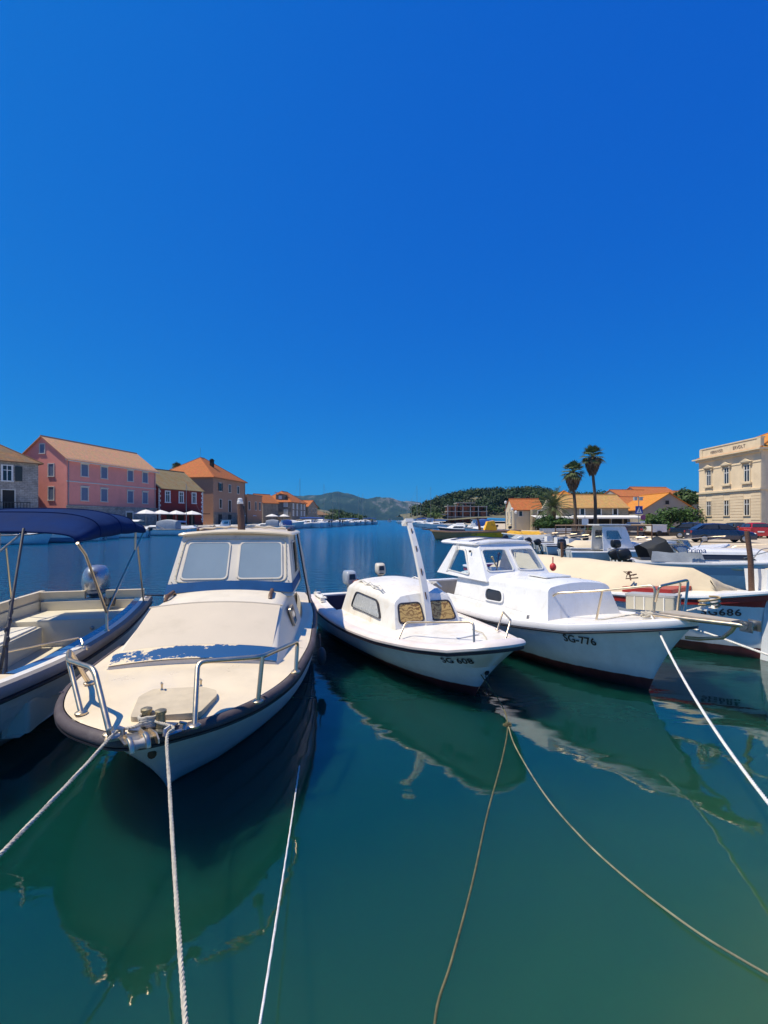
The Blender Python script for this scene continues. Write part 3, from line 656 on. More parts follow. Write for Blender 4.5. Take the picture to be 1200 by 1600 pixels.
    mb = MB(); mb.tube([b.l(4.03, -.03, 2.16), b.l(4.03, -.03, 2.30)], [.05, .05], 10); mb.build('mast_box', M['black'], ms)
    mb = MB(); mb.lathe([(.03, 2.31), (.045, 2.33), (.045, 2.37), (.035, 2.375), (.035, 2.41), (.02, 2.42)], Matrix.Translation(b.l(4.02, -.05, 0)), 12); mb.build('mast_light', M['white_flat'], ms)
    # two wooden handholds on the trunk roof
    for y in (-.64, .56):
        mb = MB(); a, c = b.l(2.60, y, top_z(2.6, y, 0)), b.l(3.0, y - .02, top_z(2.95, y, 0))
        mb.tube([a + Vector((0, 0, .0)), a.lerp(c, .15) + Vector((0, 0, .045)), a.lerp(c, .85) + Vector((0, 0, .045)), c], [.022, .024, .024, .022], 8)
        mb.build('handhold', M['wood'], tr)
    # pulpit rails
    g = b.g
    zd, zr = .735, 1.05
    p1, p2, p3 = g(139, 1067, zd), g(127, 1114, zd), g(172, 1147, zd)
    t1, t2, t3 = g(108, 1016, zr), g(107, 1029, zr), g(147, 1045, zr + .02)
    mb = MB(); mb.tube(fillet([p1, t1, t2 + (t2 - t1) * .2, t3, p3], .07, 6), .019, 12); mb.tube([p2, t2 + Vector((0, 0, -.01))], .018, 10)
    for p in (p1, p2, p3): mb.lathe([(.042, -.006), (.042, .006), (.026, .016)], Matrix.Translation(p), 12)
    mb.build('bow_rail', M['steel'], b.root)
    p1, p2, p3 = g(304, 1134, zd), g(403, 1096, zd), g(462, 1050, zd)
    t1, t2, t3 = g(309, 1034, 1.07), g(410, 1026, 1.055), g(465, 1002, .99)
    mb = MB(); mb.tube(fillet([p1, t1, t2, t3, p3], .06, 6), .018, 12); mb.tube([p2, t2], .017, 10)
    for p in (p1, p2, p3): mb.lathe([(.042, -.006), (.042, .006), (.026, .016)], Matrix.Translation(p), 12)
    mb.build('bow_rail', M['steel'], b.root)
    # anchor hatch
    hp = [g(*p, .77) for p in ((203, 1121), (217, 1088), (240, 1076), (318, 1073), (338, 1078), (339, 1086), (312, 1113))]
    mb = MB(); mb.prism(round_poly(hp, .035, 3), (0, 0, -.04)); mb.build('hatch', mat('worn_hatch', (.55, .46, .32), rough=.6, var=.14, scale=7, stain=(.40, .33, .2), stain_amt=.5), b.root)
    for px, py in ((253, 1078), (314, 1072)):
        c = g(px, py, .77); mb = MB(); mb.lathe([(.014, 0), (.008, .01), (.008, .045), (.012, .05)], Matrix.Translation(c), 8); mb.tube([c + Vector((-.022, -.01, .05)), c + Vector((.022, .01, .05))], .007, 6); mb.build('hatch_catch', M['steel'], b.root)
    # bitts on their plate
    c = g(240, 1135, .74); mb = MB(); mb.box(c + Vector((0, 0, -.004)), (.15, .26, .012), (0, 0, R(-14)))
    bt = mb.build('bitts', M['dull_steel'], b.root)
    for dy in (-.052, .052):
        mb = MB(); mb.lathe([(.034, 0), (.03, .02), (.028, .085), (.036, .09), (.036, .108), (.02, .115)], Matrix.Translation(c + Vector((.02 * (1 if dy > 0 else -1), dy, .004))), 14); mb.build('bollard', mat('tarnished_brass', (.40, .33, .20), rough=.4, metal=.8, var=.3, scale=30), bt)
    coil = []
    for k in range(70):
        a = k * .42; rr_ = .055 + .006 * math.sin(k * .9); coil.append(c + Vector((rr_ * math.cos(a) * .8, rr_ * math.sin(a) * 1.0 - .03, .018 + .0009 * k + .004 * math.sin(k * 1.7))))
    mb = MB(); mb.tube(coil, .0105, 7); mb.build('rope_turns', M['rope'], bt)
    # fairlead on the left, cleat on the right, roller chock at the stem
    c1 = g(181, 1152, .735); mb = MB(); mb.box(c1, (.08, .12, .014), (0, 0, R(20))); mb.tube([c1 + Vector((.0, -.035, 0)), c1 + Vector((.01, -.04, .05)), c1 + Vector((.01, -.015, .062))], .014, 8); mb.tube([c1 + Vector((.0, .04, 0)), c1 + Vector((.0, .04, .05)), c1 + Vector((.0, .01, .06))], .016, 8); mb.build('fairlead', M['dull_steel'], b.root)
    c2 = g(272, 1145, .735); mb = MB(); e1, e2 = g(259, 1149, .735), g(289, 1139, .735)
    mb.tube([e1 + Vector((.02, 0, 0)), e1 + Vector((0, 0, .035)), e1.lerp(e2, .25) + Vector((0, 0, .05))], [.016, .016, .01], 8); mb.tube([e2 + Vector((.02, 0, 0)), e2 + Vector((0, 0, .035)), e1.lerp(e2, .72) + Vector((0, 0, .055))], [.016, .016, .01], 8); mb.tube([e1 + (e1 - e2) * .1, e2 + (e2 - e1) * .2], [.016, .018], 8, flat=.6); mb.build('fairlead', M['dull_steel'], b.root)
    q0, q1 = g(200, 1166, .73), g(240, 1153, .735); ax = (q1 - q0).normalized(); fw = Vector((-ax.y, ax.x, 0)); fw = fw if fw.x > 0 else -fw
    mb = MB(); up = Vector((0, 0, 1))
    mb.box((q0 + q1) / 2 - fw * .06 + up * .012, (.14, .19, .008), (0, 0, math.atan2(fw.y, fw.x)))
    for q, h_ in ((q0, .034), (q0.lerp(q1, .62), .034), (q1, .02)):
        o_ = q - fw * .13 + up * .014
        mb.prism([o_, o_ + fw * .06 + up * h_, o_ + fw * .17 + up * (h_ + .01), o_ + fw * .215 + up * (h_ - .015), o_ + fw * .22 - up * .02, o_ + fw * .17 - up * .03, o_ + fw * .13], ax * .009)
    for q, h_ in ((q0, .034), (q0.lerp(q1, .62), .034)):
        mb.tube([q + fw * .02 + up * (h_ + .02), q + fw * .06 + up * (h_ + .014), q + fw * .085 + up * (h_ - .01), q + fw * .09 - up * .01], .016, 8, flat=.6)
    mb.build('bow_roller', M['steel'], b.root)
    mb = MB(); mb.tube([q0.lerp(q1, .06) + fw * .05 + up * .012, q0.lerp(q1, .2) + fw * .05 + up * .012, q0.lerp(q1, .33) + fw * .05 + up * .012, q0.lerp(q1, .46) + fw * .05 + up * .012, q0.lerp(q1, .6) + fw * .05 + up * .012], [.036, .03, .026, .03, .036], 14); mb.build('roller_drum', mat('grey_nylon', (.45, .40, .36), rough=.6), b.root)
    # rusty eye on the stem with its streak
    nz_ = b.loc(G(262, 1218, .12)); e0 = b.l(.36, .03, .40)
    mb = MB(); mb.lathe([(.03, 0), (.03, .012), (.01, .02)], Matrix.Translation(b.l(.27, .045, .47)) @ Matrix.Rotation(R(75), 4, 'Y'), 10); mb.build('stem_eye', mat('rust', (.16, .06, .025), rough=.9, var=.5, scale=30), b.root)
    # lines held by the fairleads
    w = lambda v: b.o + b.f * v.x + b.p * v.y + Vector((0, 0, v.z))
    A1, A2, BC = w(c1) + Vector((0, 0, .03)), w(c2) + Vector((0, 0, .03)), w(c) + Vector((0, -.02, .05))
    rope('mooring_line', smooth_path([BC, A1.lerp(BC, .5) + Vector((0, 0, -.004)), A1] + sag(A1, (-1.55, .55, .62), .03, 8)[1:], 4), .0105, M['rope'], 'grey mooring line running off the left side from the cream cabin boat')
    rope('mooring_line', smooth_path([BC, A2.lerp(BC, .5) + Vector((0, 0, .002)), A2, A2 + Vector((.0, -.10, -.012))] + sag(A2 + Vector((.0, -.10, -.012)), (-.06, .40, .60), .30, 10)[1:], 4), .0105, M['rope'], 'thick twisted grey line dropping from the bow of the cream cabin boat')
    # orange-free stern and a fender beside the hull
    mb = MB(); mb.ell(b.l(3.0, 1.165, .33), (.07, .06, .12), 12, 8); mb.tube([b.l(3.0, 1.15, .45), b.l(3.0, 1.14, .62)], .008, 6); tag(mb.build('fender', M['rub_grey'], b.root))
    return b
boat_cream()
# ------------------------------------------------------------------ white cabin boat with the curved post, open boat with the awning, boat 776, boat 686
def patterned_glass(name, c0, c1, scale, dist):
    m, nt, b = nodes(name); L = nt.links
    tc = N(nt, 'ShaderNodeTexCoord'); w = N(nt, 'ShaderNodeTexWave', i_Scale=scale, i_Distortion=dist, i_Detail=3.0, i_Detail_Scale=1.2); L.new(tc.outputs['Object'], w.inputs['Vector'])
    nz = N(nt, 'ShaderNodeTexNoise', i_Scale=5.0, i_Detail=3.0); L.new(tc.outputs['Object'], nz.inputs['Vector'])
    c = ramp(nt, w.outputs['Color'], [(.15, c0), (.75, c1)]); c = mix(nt, ramp(nt, nz.outputs['Fac'], [(.4, 0.0), (.75, .6)]), c, vary(c1, .75))
    L.new(c, b.inputs['Base Color']); b.inputs['Roughness'].default_value = .12; b.inputs['Coat Weight'].default_value = .6; b.inputs['Coat Roughness'].default_value = .04
    return m

def boat_608():
    b = Boat('cabin_boat', (1.31, 5.06), 23.0, 4.95,
             [(0, 0), (.1, .27), (.38, .45), (.89, .67), (1.57, .86), (2.3, .97), (3.1, 1.02), (3.6, 1.02), (4.95, .90)],
             [(0, 0), (.6, 0), (1.0, .19), (1.92, .44), (3.06, .62), (4.2, .74), (4.95, .76)],
             [(0, .74), (.4, .63), (.9, .57), (1.6, .52), (2.3, .50), (3.4, .50), (4.95, .57)], .6,
             'small white cabin boat with a tall curved white post and gold curtains, marked SG 608', 'boat')
    b.hull(hull_mat('worn_blue_white_hull', (.78, .82, .84), (.15, .034, .034), zb=.15, scum=(.25, .33, .36)), lap=.010, rows=5, n=36)
    b.band(M['rub_dark'], [(.0, -.05), (.028, -.045), (.034, -.03), (.034, -.008), (.02, .0), (.0, .0)], 'rub_strake')
    b.band(mat('rose_white_gunwale', (.74, .66, .62), rough=.35, var=.08, stain=(.55, .42, .28), stain_amt=.4), [(.03, -.008), (.048, .005), (.05, .03), (.03, .055), (-.01, .07), (-.07, .072), (-.072, .05), (.0, .0)], 'gunwale')
    b.deck(M['white_worn'], .71, dz=.06, inset=.06, camber=.05)
    b.cockpit(M['white_worn'], mat('navy_cockpit', (.03, .035, .085), rough=.6), .71, inset=.06, w=.16, dz=.06)
    z0 = .58
    st = [(1.70, 1.96, .53, .47, z0, .985, .05), (1.86, 2.12, .58, .52, z0, 1.02, .075), (2.6, 2.65, .66, .58, z0 - .02, 1.06, .10), (3.2, 3.2, .70, .61, z0 - .03, 1.05, .10), (3.52, 3.46, .72, .62, z0 - .03, 1.02, .09)]
    cab = b.shell(st, M['white_worn'], 'cabin', r=.12, n_side=5, n_top=12, back=True)
    def side_pt(u, z, s_):
        us = [x[0] for x in st]; i = max(0, min(len(st) - 2, int(np.searchsorted(us, u)) - 1)); f = (u - us[i]) / (us[i + 1] - us[i])
        q = [a + (c - a) * f for a, c in zip(st[i], st[i + 1])]; hh = (z - q[4]) / (q[5] - q[4])
        return b.l(u + (q[1] - q[0]) * hh, s_ * (q[2] + (q[3] - q[2]) * hh + .012), z)
    mside = patterned_glass('white_embossed_curtain_glass', (.36, .39, .41), (.58, .60, .61), 10, 14)
    mgold = patterned_glass('gold_curtain_glass', (.20, .10, .02), (.62, .40, .12), 9, 12)
    for s_ in (1, -1):
        q = [side_pt(2.02, .68, s_), side_pt(3.12, .70, s_), side_pt(3.0, .96, s_), side_pt(2.12, .93, s_)]
        b.window(q, mside, M['rubber'], r=.06, fw=.022, proud=.014, parent=cab)
    def front(y, z): return b.l(1.70 + .26 * (z - z0) / (.405 + .05 * .6) - .008, y, z)
    for y0, y1 in ((-.46, -.06), (.06, .46)):
        lo = [front(y0, .665), front(y1, .665)]; s_ = .04
        q = lo + [front(y1 - (s_ if y1 > .4 else 0), .925), front(y0 + (s_ if y0 < -.4 else 0), .925)]
        b.window(q, mgold, M['rubber'], r=.05, fw=.02, proud=.014, parent=cab)
    # curved white post rising through the screen mullion, with its spreader slots
    w = []
    for t in np.linspace(0, 1, 15):
        u = 1.76 + .62 * t ** 1.5; z = .60 + 1.52 * t - .06 * t * t; hw = .052 - .016 * t; th = .045 - .012 * t
        w.append([b.l(u - th, -hw, z), b.l(u - th, hw, z), b.l(u + th, hw, z), b.l(u + th, -hw, z)])
    mb = MB(); mb.loft(w, True, True, True); mb.box(b.l(2.43, 0, 2.06), (.16, .13, .055), (0, R(-25), 0))
    post = mb.build('curved_post', mat('stained_white_post', (.78, .75, .70), rough=.4, var=.06, scale=3, stain=(.5, .3, .1), stain_amt=.45, stretch=(1, 1, .5)), b.root, angle=30)
    for t in (.28, .5, .72, .9):
        u = 1.76 + .62 * t ** 1.5 - .045 + .012 * t; z = .60 + 1.52 * t - .06 * t * t; mb = MB(); mb.box(b.l(u - .004, -.012, z), (.012, .014, .10), (0, R(-16), R(4))); mb.build('slot', M['wood'], post)
    # grab rails on the cabin roof
    for s_ in (1, -1):
        pts = []
        for k in range(33):
            u = 2.25 + 1.0 * k / 32; pts.append(b.l(u, s_ * (.50 - .0 * k), 1.085 + .022 * math.cos(k / 32 * 3 * 2 * math.pi - math.pi)))
        mb = MB(); mb.tube(pts, .011, 6); mb.tube([p + Vector((0, -.02 * s_, .02)) for p in pts[::4]], .009, 6); mb.build('grab_rail', M['white_worn'], cab)
    g, zd, zr = b.g, .655, .93
    p0, p1 = g(621, 1002, .60), g(741, 1010, .68); t0, t1 = g(634, 972, .80), g(740, 972, .93)
    b.rail([fillet([p0, t0, t1, p1], .06, 6)], .0125)
    p0, p1 = g(777, 984, .66), g(788, 1005, .70); t0, t1 = g(786, 956, .85), g(798, 969, .93)
    b.rail([fillet([p0, t0, t1, p1], .05, 6)], .0125)
    mb = MB(); mb.box(b.l(.75, .0, .69), (.05, .36, .012), (0, 0, R(14))); mb.build('deck_strip', M['white_flat'], b.root)
    mb = MB(); mb.tube([b.l(1.1, .30, .665), b.l(.8, .25, .69), b.l(.55, .12, .71), b.l(.35, 0, .72)], .008, 6); mb.build('deck_line', M['rope'], b.root)
    # mooring cleat and gear on the quarter
    q = g(497, 930, .66); mb = MB()
    for k in range(6): mb.tube([b.l(4.55 + random.uniform(-.3, .3), -.80 + random.uniform(-.06, .06), .655 + random.uniform(0, .02)) for _ in range(4)], .018, 6)
    mb.box(b.l(4.2, -.86, .66), (.09, .07, .06)); mb.box(b.l(4.75, -.80, .67), (.10, .10, .08), (0, 0, .4)); mb.build('mooring_gear', M['white_worn'], b.root)
    mb = MB(); mb.tube([b.l(4.8, -.82, .66), b.l(4.8, -.82, .76)], .012, 6); mb.build('rowlock', M['dull_steel'], b.root)
    # registration, newer paint over a ghost of the older letters
    c = g(717, 1029, .58); cx = b.l(.62, -.5, .515)
    side = b.l(.55, -.1, 0) - b.l(1.05, -.42, 0)
    rt = Vector((.5, .27, .06)); out = Vector((.45, -.9, -.1))
    cpt = b.loc(G(717, 1031, .515)); cpt.y -= .0
    b.text('SG 608', cpt, rt, .115, M['letters'], out=out, stretch=1.12)
    # outboards: a main engine on the transom, a small grey-white one beside the far quarter
    outboard(b.root, b.l(4.95, -.05, .62), 0, cowl=mat('grey_blue_cowling', (.36, .40, .46), rough=.35), leg=mat('grey_leg', (.34, .33, .30), rough=.5), scale=.72, handle=True)
    outboard(b.root, b.l(4.98, .62, .82), R(-10), cowl=mat('off_white_cowling', (.62, .58, .50), rough=.45, var=.15, stain=(.4, .28, .1), stain_amt=.6), leg=M['black'], scale=.60)
    # bow ring with chain
    mb = MB(); pp = b.l(.36, 0, .36); mb.lathe([(.03, 0), (.03, .01)], Matrix.Translation(pp) @ Matrix.Rotation(R(110), 4, 'Y'), 10)
    for k in range(5):
        c_ = pp + Vector((.035 + .008 * k, -.02 - .004 * k, -.03 - .05 * k)); ring_ = [c_ + Vector((.018 * math.cos(a) * (k % 2), .018 * math.cos(a) * (1 - k % 2), .03 * math.sin(a))) for a in (2 * math.pi * j / 10 for j in range(10))]
        mb.tube(ring_, .006, 5, closed=True)
    mb.build('stem_chain', M['black'], b.root)
    # blue and white lettering patch and a weathered patch on the quarter
    mb = MB(); a0, a1, a2, a3 = [b.loc(G(*p)) for p in ((508, 985, .16), (522, 1000, .10), (522, 1008, .08), (511, 998, .09))]
    return b

def boat_open():
    """the open boat with the navy awning, bow out of frame"""
    b = Boat('open_boat', (-3.60, 2.10), 13.5, 6.35,
             [(0, 0), (.12, .22), (.4, .45), (.9, .70), (1.6, .92), (2.6, 1.06), (3.8, 1.10), (5.2, 1.04), (6.35, .93)],
             [(0, 0), (.65, 0), (1.3, .25), (2.2, .56), (3.2, .74), (5, .80), (6.35, .78)],
             [(0, .84), (1.0, .76), (2.5, .69), (4.5, .67), (6.35, .71)], .65,
             'open motorboat with a navy awning, cream seats and a silver outboard', 'boat')
    b.hull(hull_mat('grey_white_hull', (.78, .79, .77), zb=.02), lap=.012, rows=6)
    b.band(mat('light_grey_rubber', (.22, .205, .20), rough=.6, spec=.3), [(.0, -.075), (.018, -.07), (.026, -.05), (.026, .0), (.012, .024), (-.06, .03), (-.062, .01), (.0, .0)], 'rub_rail')
    b.band(M['white_worn'], [(-.05, .018), (-.05, .027), (-.13, .034), (-.13, .018)], 'gunwale_top')
    b.band(M['rubber'], [(.0, -.115), (.022, -.112), (.034, -.098), (.034, -.08), (.0, -.076)], 'rub_strake')
    seat = mat('cream_interior_gelcoat', (.72, .66, .52), rough=.4, var=.06, scale=3)
    blue = mat('glossy_blue_trim', (.05, .15, .33), rough=.25, coat=.3)
    b.deck(M['cream'], .30, dz=.02, inset=.10, camber=.04)
    b.cockpit(blue, seat, .30, dz=.024, inset=.125, w=.10, sole=.18, aft_w=.22)
    # moulded seat boxes along the far side, bench across the stern, hatch lines
    def block(u0, u1, y0, y1, z0, z1, name, r=.04, m=seat):
        mb = MB(); base = round_poly([b.l(u0, y0, z0), b.l(u1, y0, z0), b.l(u1, y1, z0), b.l(u0, y1, z0)], r, 3)
        c = sum(base, Vector()) / len(base); h = z1 - z0
        mb.loft([base, [p + Vector((0, 0, h - .03)) for p in base], [p + (c - p).normalized() * .012 + Vector((0, 0, h - .008)) for p in base], [p + (c - p).normalized() * .035 + Vector((0, 0, h)) for p in base]], True, False, True)
        return mb.build(name, m, b.root)
    sb = block(2.0, 5.2, -.90, -.30, .18, .50, 'side_bench')
    block(3.05, 5.15, -.88, -.34, .5, .525, 'seat_top', m=M['white_worn'])
    block(5.25, 6.1, -.82, .82, .18, .58, 'stern_bench')
    block(2.0, 4.6, .62, .9, .18, .46, 'side_bench')
    mb = MB(); mb.box(b.l(4.1, -.296, .40), (.60, .006, .16)); lk = mb.build('locker_door', seat, sb); mb = MB(); mb.lathe([(.018, 0), (.018, .01), (.008, .016)], Matrix.Translation(b.l(4.1, -.292, .41)) @ Matrix.Rotation(R(-90), 4, 'X'), 10); mb.build('latch', M['dull_steel'], lk)
    mb = MB(); mb.lathe([(.03, 0), (.03, .01), (.012, .02)], Matrix.Translation(b.l(5.24, .35, .44)) @ Matrix.Rotation(R(-90), 4, 'Y') @ Matrix.Rotation(R(180), 4, 'Y'), 12); mb.build('bench_latch', M['dull_steel'], b.root)
    # raised gunwale coaming on the far side and stern
    for s_ in (-1,):
        rows = [[], [], []]
        for k in range(15):
            t = .45 + .55 * k / 14; e = b.edge(s_, t, t, 1, .13)[0]; hgt = .16 * min(1, k / 4)
            rows[0].append(e + Vector((0, 0, .02))); rows[1].append(e + Vector((0, 0, .02 + hgt))); rows[2].append(e + Vector((0, -s_ * .07, .02 + hgt)))
        mb = MB(); mb.loft(rows + [[p + Vector((0, 0, -hgt)) for p in rows[2]]], False); mb.build('coaming', M['cream'], b.root)
    mb = MB(); mb.box(b.l(6.22, -.45, .80), (.09, .75, .16)); mb.box(b.l(6.22, .55, .80), (.09, .60, .16)); mb.build('transom_wall', M['cream'], b.root)
    outboard(b.root, b.l(6.36, .0, .52), 0, cowl=M['silver'], leg=mat('grey_metal_leg', (.30, .31, .33), rough=.4, metal=.5), scale=1.22, sq=1.0)
    mb = MB()
    for k in range(5): mb.tube([b.l(6.18 - .04 * k, .18 + .03 * k, .66), b.l(6.1, .22 + .05 * k, .74 + .02 * (k % 2)), b.l(5.95, .32 + .03 * k, .66)], .022, 7)
    mb.build('engine_cables', M['black'], b.root)
    # side rail on the near gunwale
    g = b.g
    p0, p1 = g(132, 1015, .70), g(-160, 1090, .74)
    t0, t1 = g(126, 996, .80), g(-160, 1052, .87)
    mb = MB(); mb.tube(fillet([p0, t0, g(60, 1008, .82), t1], .04, 5), .013, 8); mb.lathe([(.035, -.004), (.03, .02), (.014, .04)], Matrix.Translation(p0), 10); mb.build('side_rail', M['steel'], b.root)
    # awning: three hoops and the canvas stretched over them
    hinge = {s_: b.l(3.55, s_ * 1.03, .95) for s_ in (1, -1)}
    def hoop(u, hw, z, cz, n=14):
        out = []
        for k in range(n + 1):
            a = math.pi * k / n; y = hw * math.cos(a); s_ = math.sin(a)
            out.append(b.l(u, hw * math.copysign(abs(math.cos(a)) ** .62, math.cos(a)), z + cz * s_ ** .62))
        return out
    specs = [(3.05, .90, 1.85, .12), (3.7, .95, 1.88, .31), (4.5, .96, 1.90, .35), (5.3, .95, 1.90, .31), (5.95, .93, 1.88, .20)]
    cv = MB(); rows = []
    for i in range(len(specs) - 1):
        for k in range(6):
            f = k / 6; sp_ = [a + (c - a) * f for a, c in zip(specs[i], specs[i + 1])]
            row = hoop(*sp_, n=28); dip = .022 * math.sin(math.pi * f)
            rows.append([p - Vector((0, 0, dip * (1 if 3 < j < 25 else .4))) for j, p in enumerate(row)])
    rows.append(hoop(*specs[-1], n=28))
    cv.loft(rows, False)
    cn = cv.build('awning_canvas', M['blue_canvas'], b.root, angle=60)
    md = cn.modifiers.new('t', 'SOLIDIFY'); md.thickness = .006
    for row in (rows[6], rows[12], rows[18]):
        hm = MB(); hm.tube([p + Vector((0, 0, .004)) for p in row], .008, 5, flat=.5); hm.build('canvas_seam', M['blue_canvas'], cn)
    for row in (rows[0], rows[-1]):
        hm = MB(); hm.tube(row, .012, 6); hm.build('canvas_hem', M['blue_canvas'], cn)
    for s_ in (1, -1):
        foot = b.l(3.7, s_ * 1.02, .70); H_ = b.l(3.75, s_ * 1.0, .93)
        f0 = b.l(3.02, s_ * .93, 1.84); r0 = b.l(5.95, s_ * .90, 1.88)
        mb = MB(); mb.tube([f0, f0 + (b.l(3.2, s_ * .95, 1.7) - f0), H_], .0165, 8); mb.tube([r0, H_.lerp(r0, .5), H_, foot], .0165, 8)
        mb.lathe([(.035, -.004), (.035, .01), (.02, .03)], Matrix.Translation(foot), 10)
        mb.build('awning_pole', M['steel'], b.root)
        q0, q1 = b.l(5.35, s_ * .93, 1.90), b.l(5.62, s_ * .93, 1.55)
        mb = MB(); mb.tube([q0, H_.lerp(r0, .72)], .0155, 8); mb.tube([H_.lerp(r0, .80), b.l(5.75, s_ * .95, .74)], .014, 8); mb.build('awning_strut', M['steel'], b.root)
    for s_ in (-1,):
        a, c = b.l(3.02, -.2, 2.16), b.l(2.2, -.72, .78)
    # black lashing strap on the far front pole
    top, low = b.loc(P(37, 826, 5.15)), b.loc(P(8, 1010, 4.35))
    mb = MB(); mb.tube([top, top.lerp(low, .5), low], [.014, .013, .02], 8); mb.build('black_strap', M['rubber'], b.root)
    mb = MB()
    for k in range(5): c_ = low.lerp(top, .05 + .07 * k); mb.ell(c_ + Vector((random.uniform(-.015, .015), random.uniform(-.015, .015), 0)), (.020, .018, .034), 10, 6)
    mb.tube([low.lerp(top, .1), low + Vector((.0, -.05, -.28))], .016, 6); mb.tube([low.lerp(top, .1), low + Vector((.08, .04, -.3))], .014, 6); mb.build('strap_knot', M['rubber'], b.root)
    # stern cleat and a line to the next boat
    e = b.edge(1, .985, .985, 1, .16)[0]
    mb = MB(); mb.ell(e + Vector((0, 0, .06)), (.06, .05, .045), 10, 6); mb.tube([e + Vector((0, 0, .06)), e + Vector((-.05, .35, .04)), e + Vector((-.1, .8, -.02))], .013, 6); mb.build('cleat', M['rubber'], b.root)
    return b
boat_608(); boat_open()
def boat_776():
    b = Boat('cabin_boat', (3.46, 5.32), 22.5, 6.3,
             [(0, 0), (.12, .22), (.47, .47), (1.09, .77), (1.9, .92), (2.6, 1.0), (3.4, 1.02), (4.8, .98), (6.3, .86)],
             [(0, 0), (.54, 0), (1.0, .20), (1.5, .39), (2.5, .56), (3.5, .74), (4.8, .82), (6.3, .76)],
             [(0, .93), (.5, .82), (1.1, .70), (1.9, .62), (2.6, .58), (3.6, .57), (6.3, .64)], .54,
             'white cabin boat with a two-pane wheelhouse and steel bow rails, marked SG-776', 'boat')
    b.hull(hull_mat('blue_white_hull', (.80, .84, .86), (.16, .04, .036), zb=.16, scum=(.3, .36, .38)), rows=10, n=40)
    b.band(M['rubber'], [(.0, -.06), (.022, -.055), (.03, -.04), (.022, -.022), (.0, -.02)], 'rub_strake')
    b.band(mat('lilac_white_gunwale', (.76, .75, .76), rough=.3, var=.05), [(.0, -.024), (.03, -.02), (.042, .02), (.03, .06), (-.02, .075), (-.06, .06), (-.06, .0)], 'gunwale')
    b.deck(M['white_worn'], .60, dz=.045, inset=.05, camber=.04)
    b.cockpit(M['white'], M['interior'], .60, dz=.045, inset=.05, w=.16)
    st = [(1.54, 1.68, .68, .58, .70, 1.13, .06), (1.72, 1.82, .70, .61, .69, 1.15, .065), (2.6, 2.62, .72, .62, .64, 1.14, .075), (3.2, 3.2, .77, .66, .61, 1.13, .08), (3.9, 3.9, .78, .66, .60, 1.13, .08)]
    tr = b.shell(st, M['white'], 'trunk_cabin', r=.06, back=False, n_top=14)
    def side_pt(u, z, s_, lift=.01):
        us = [x[0] for x in st]; i = max(0, min(len(st) - 2, int(np.searchsorted(us, u)) - 1)); f = (u - us[i]) / (us[i + 1] - us[i])
        q = [a + (c - a) * f for a, c in zip(st[i], st[i + 1])]; hh = (z - q[4]) / (q[5] - q[4])
        return b.l(u, s_ * (q[2] + (q[3] - q[2]) * hh + lift), z)
    # a moulded ledge along the foot of the trunk and the joint line towards the wheelhouse
    for s_ in (1, -1):
        b.window([side_pt(2.50, .80, s_), side_pt(2.98, .78, s_), side_pt(3.0, .99, s_), side_pt(2.56, .99, s_)], M['dark_pane'], M['white'], r=.06, fw=.03, proud=.014, parent=tr)
        rows = []
        for k in range(22):
            u = 1.9 + 2.2 * k / 21; p = side_pt(u, .69, s_, .0); rows.append([p + Vector((0, 0, .05)), p + Vector((0, s_ * .035, .04)), p + Vector((0, s_ * .045, .0)), p + Vector((0, s_ * .045, -.07))])
        mb = MB(); mb.loft(rows, False); mb.build('ledge', M['white'], tr)
    mb = MB(); mb.prism(round_poly([b.l(2.05, -.25, 1.218), b.l(2.5, -.25, 1.222), b.l(2.5, .25, 1.222), b.l(2.05, .25, 1.218)], .05), (0, 0, .018)); mb.build('roof_hatch', M['white'], tr)
    for u, y in ((2.0, .36), (2.75, .3), (2.75, -.3)):
        mb = MB(); mb.ell(b.l(u, y, 1.19), (.016, .016, .01), 8, 5); mb.build('snap_button', M['dull_steel'], tr)
    # wheelhouse
    zr = 1.655
    wh = b.shell([(2.96, 3.44, .69, .57, 1.08, zr, .05), (3.10, 3.56, .72, .60, 1.08, zr, .05), (3.8, 3.85, .74, .61, 1.08, zr, .05), (4.10, 4.10, .74, .61, 1.08, zr, .05), (4.55, 4.12, .74, .61, 1.08, zr, .05)], M['white'], 'wheelhouse', thick=.035, r=.07, back=False, n_top=14)
    def front(y, z): return b.l(2.96 + .48 * (z - 1.08) / (zr - 1.08 + .045) - .004, y, z)
    def sidep(u, z, s_):
        return b.l(u, s_ * (.735 - .125 * (z - 1.08) / (zr - 1.08) + .004), z)
    quads = []
    for y0, y1, a in ((-.60, -.04, 1), (.04, .60, -1)):
        q = [front(y0, 1.22), front(y1, 1.22), front(y1 - (.05 if y1 > .3 else 0), 1.585), front(y0 + (.05 if y0 < -.3 else 0), 1.585)]
        quads.append(q)
    tri = [[sidep(4.08, 1.15, 1), sidep(3.22, 1.15, 1), sidep(3.56, 1.585, 1), sidep(4.04, 1.585, 1)], [sidep(4.15, 1.16, -1), sidep(3.42, 1.14, -1), sidep(3.70, 1.57, -1), sidep(3.98, 1.57, -1)]]
    cut(wh, [(round_poly(q, .05), .07) for q in quads + tri])
    for q in quads + tri: b.window(q, M['pane'], M['white_worn'], r=.05, fw=.022, proud=.012, parent=wh)
    # roof with an overhang aft
    rb = MB(); rings = []
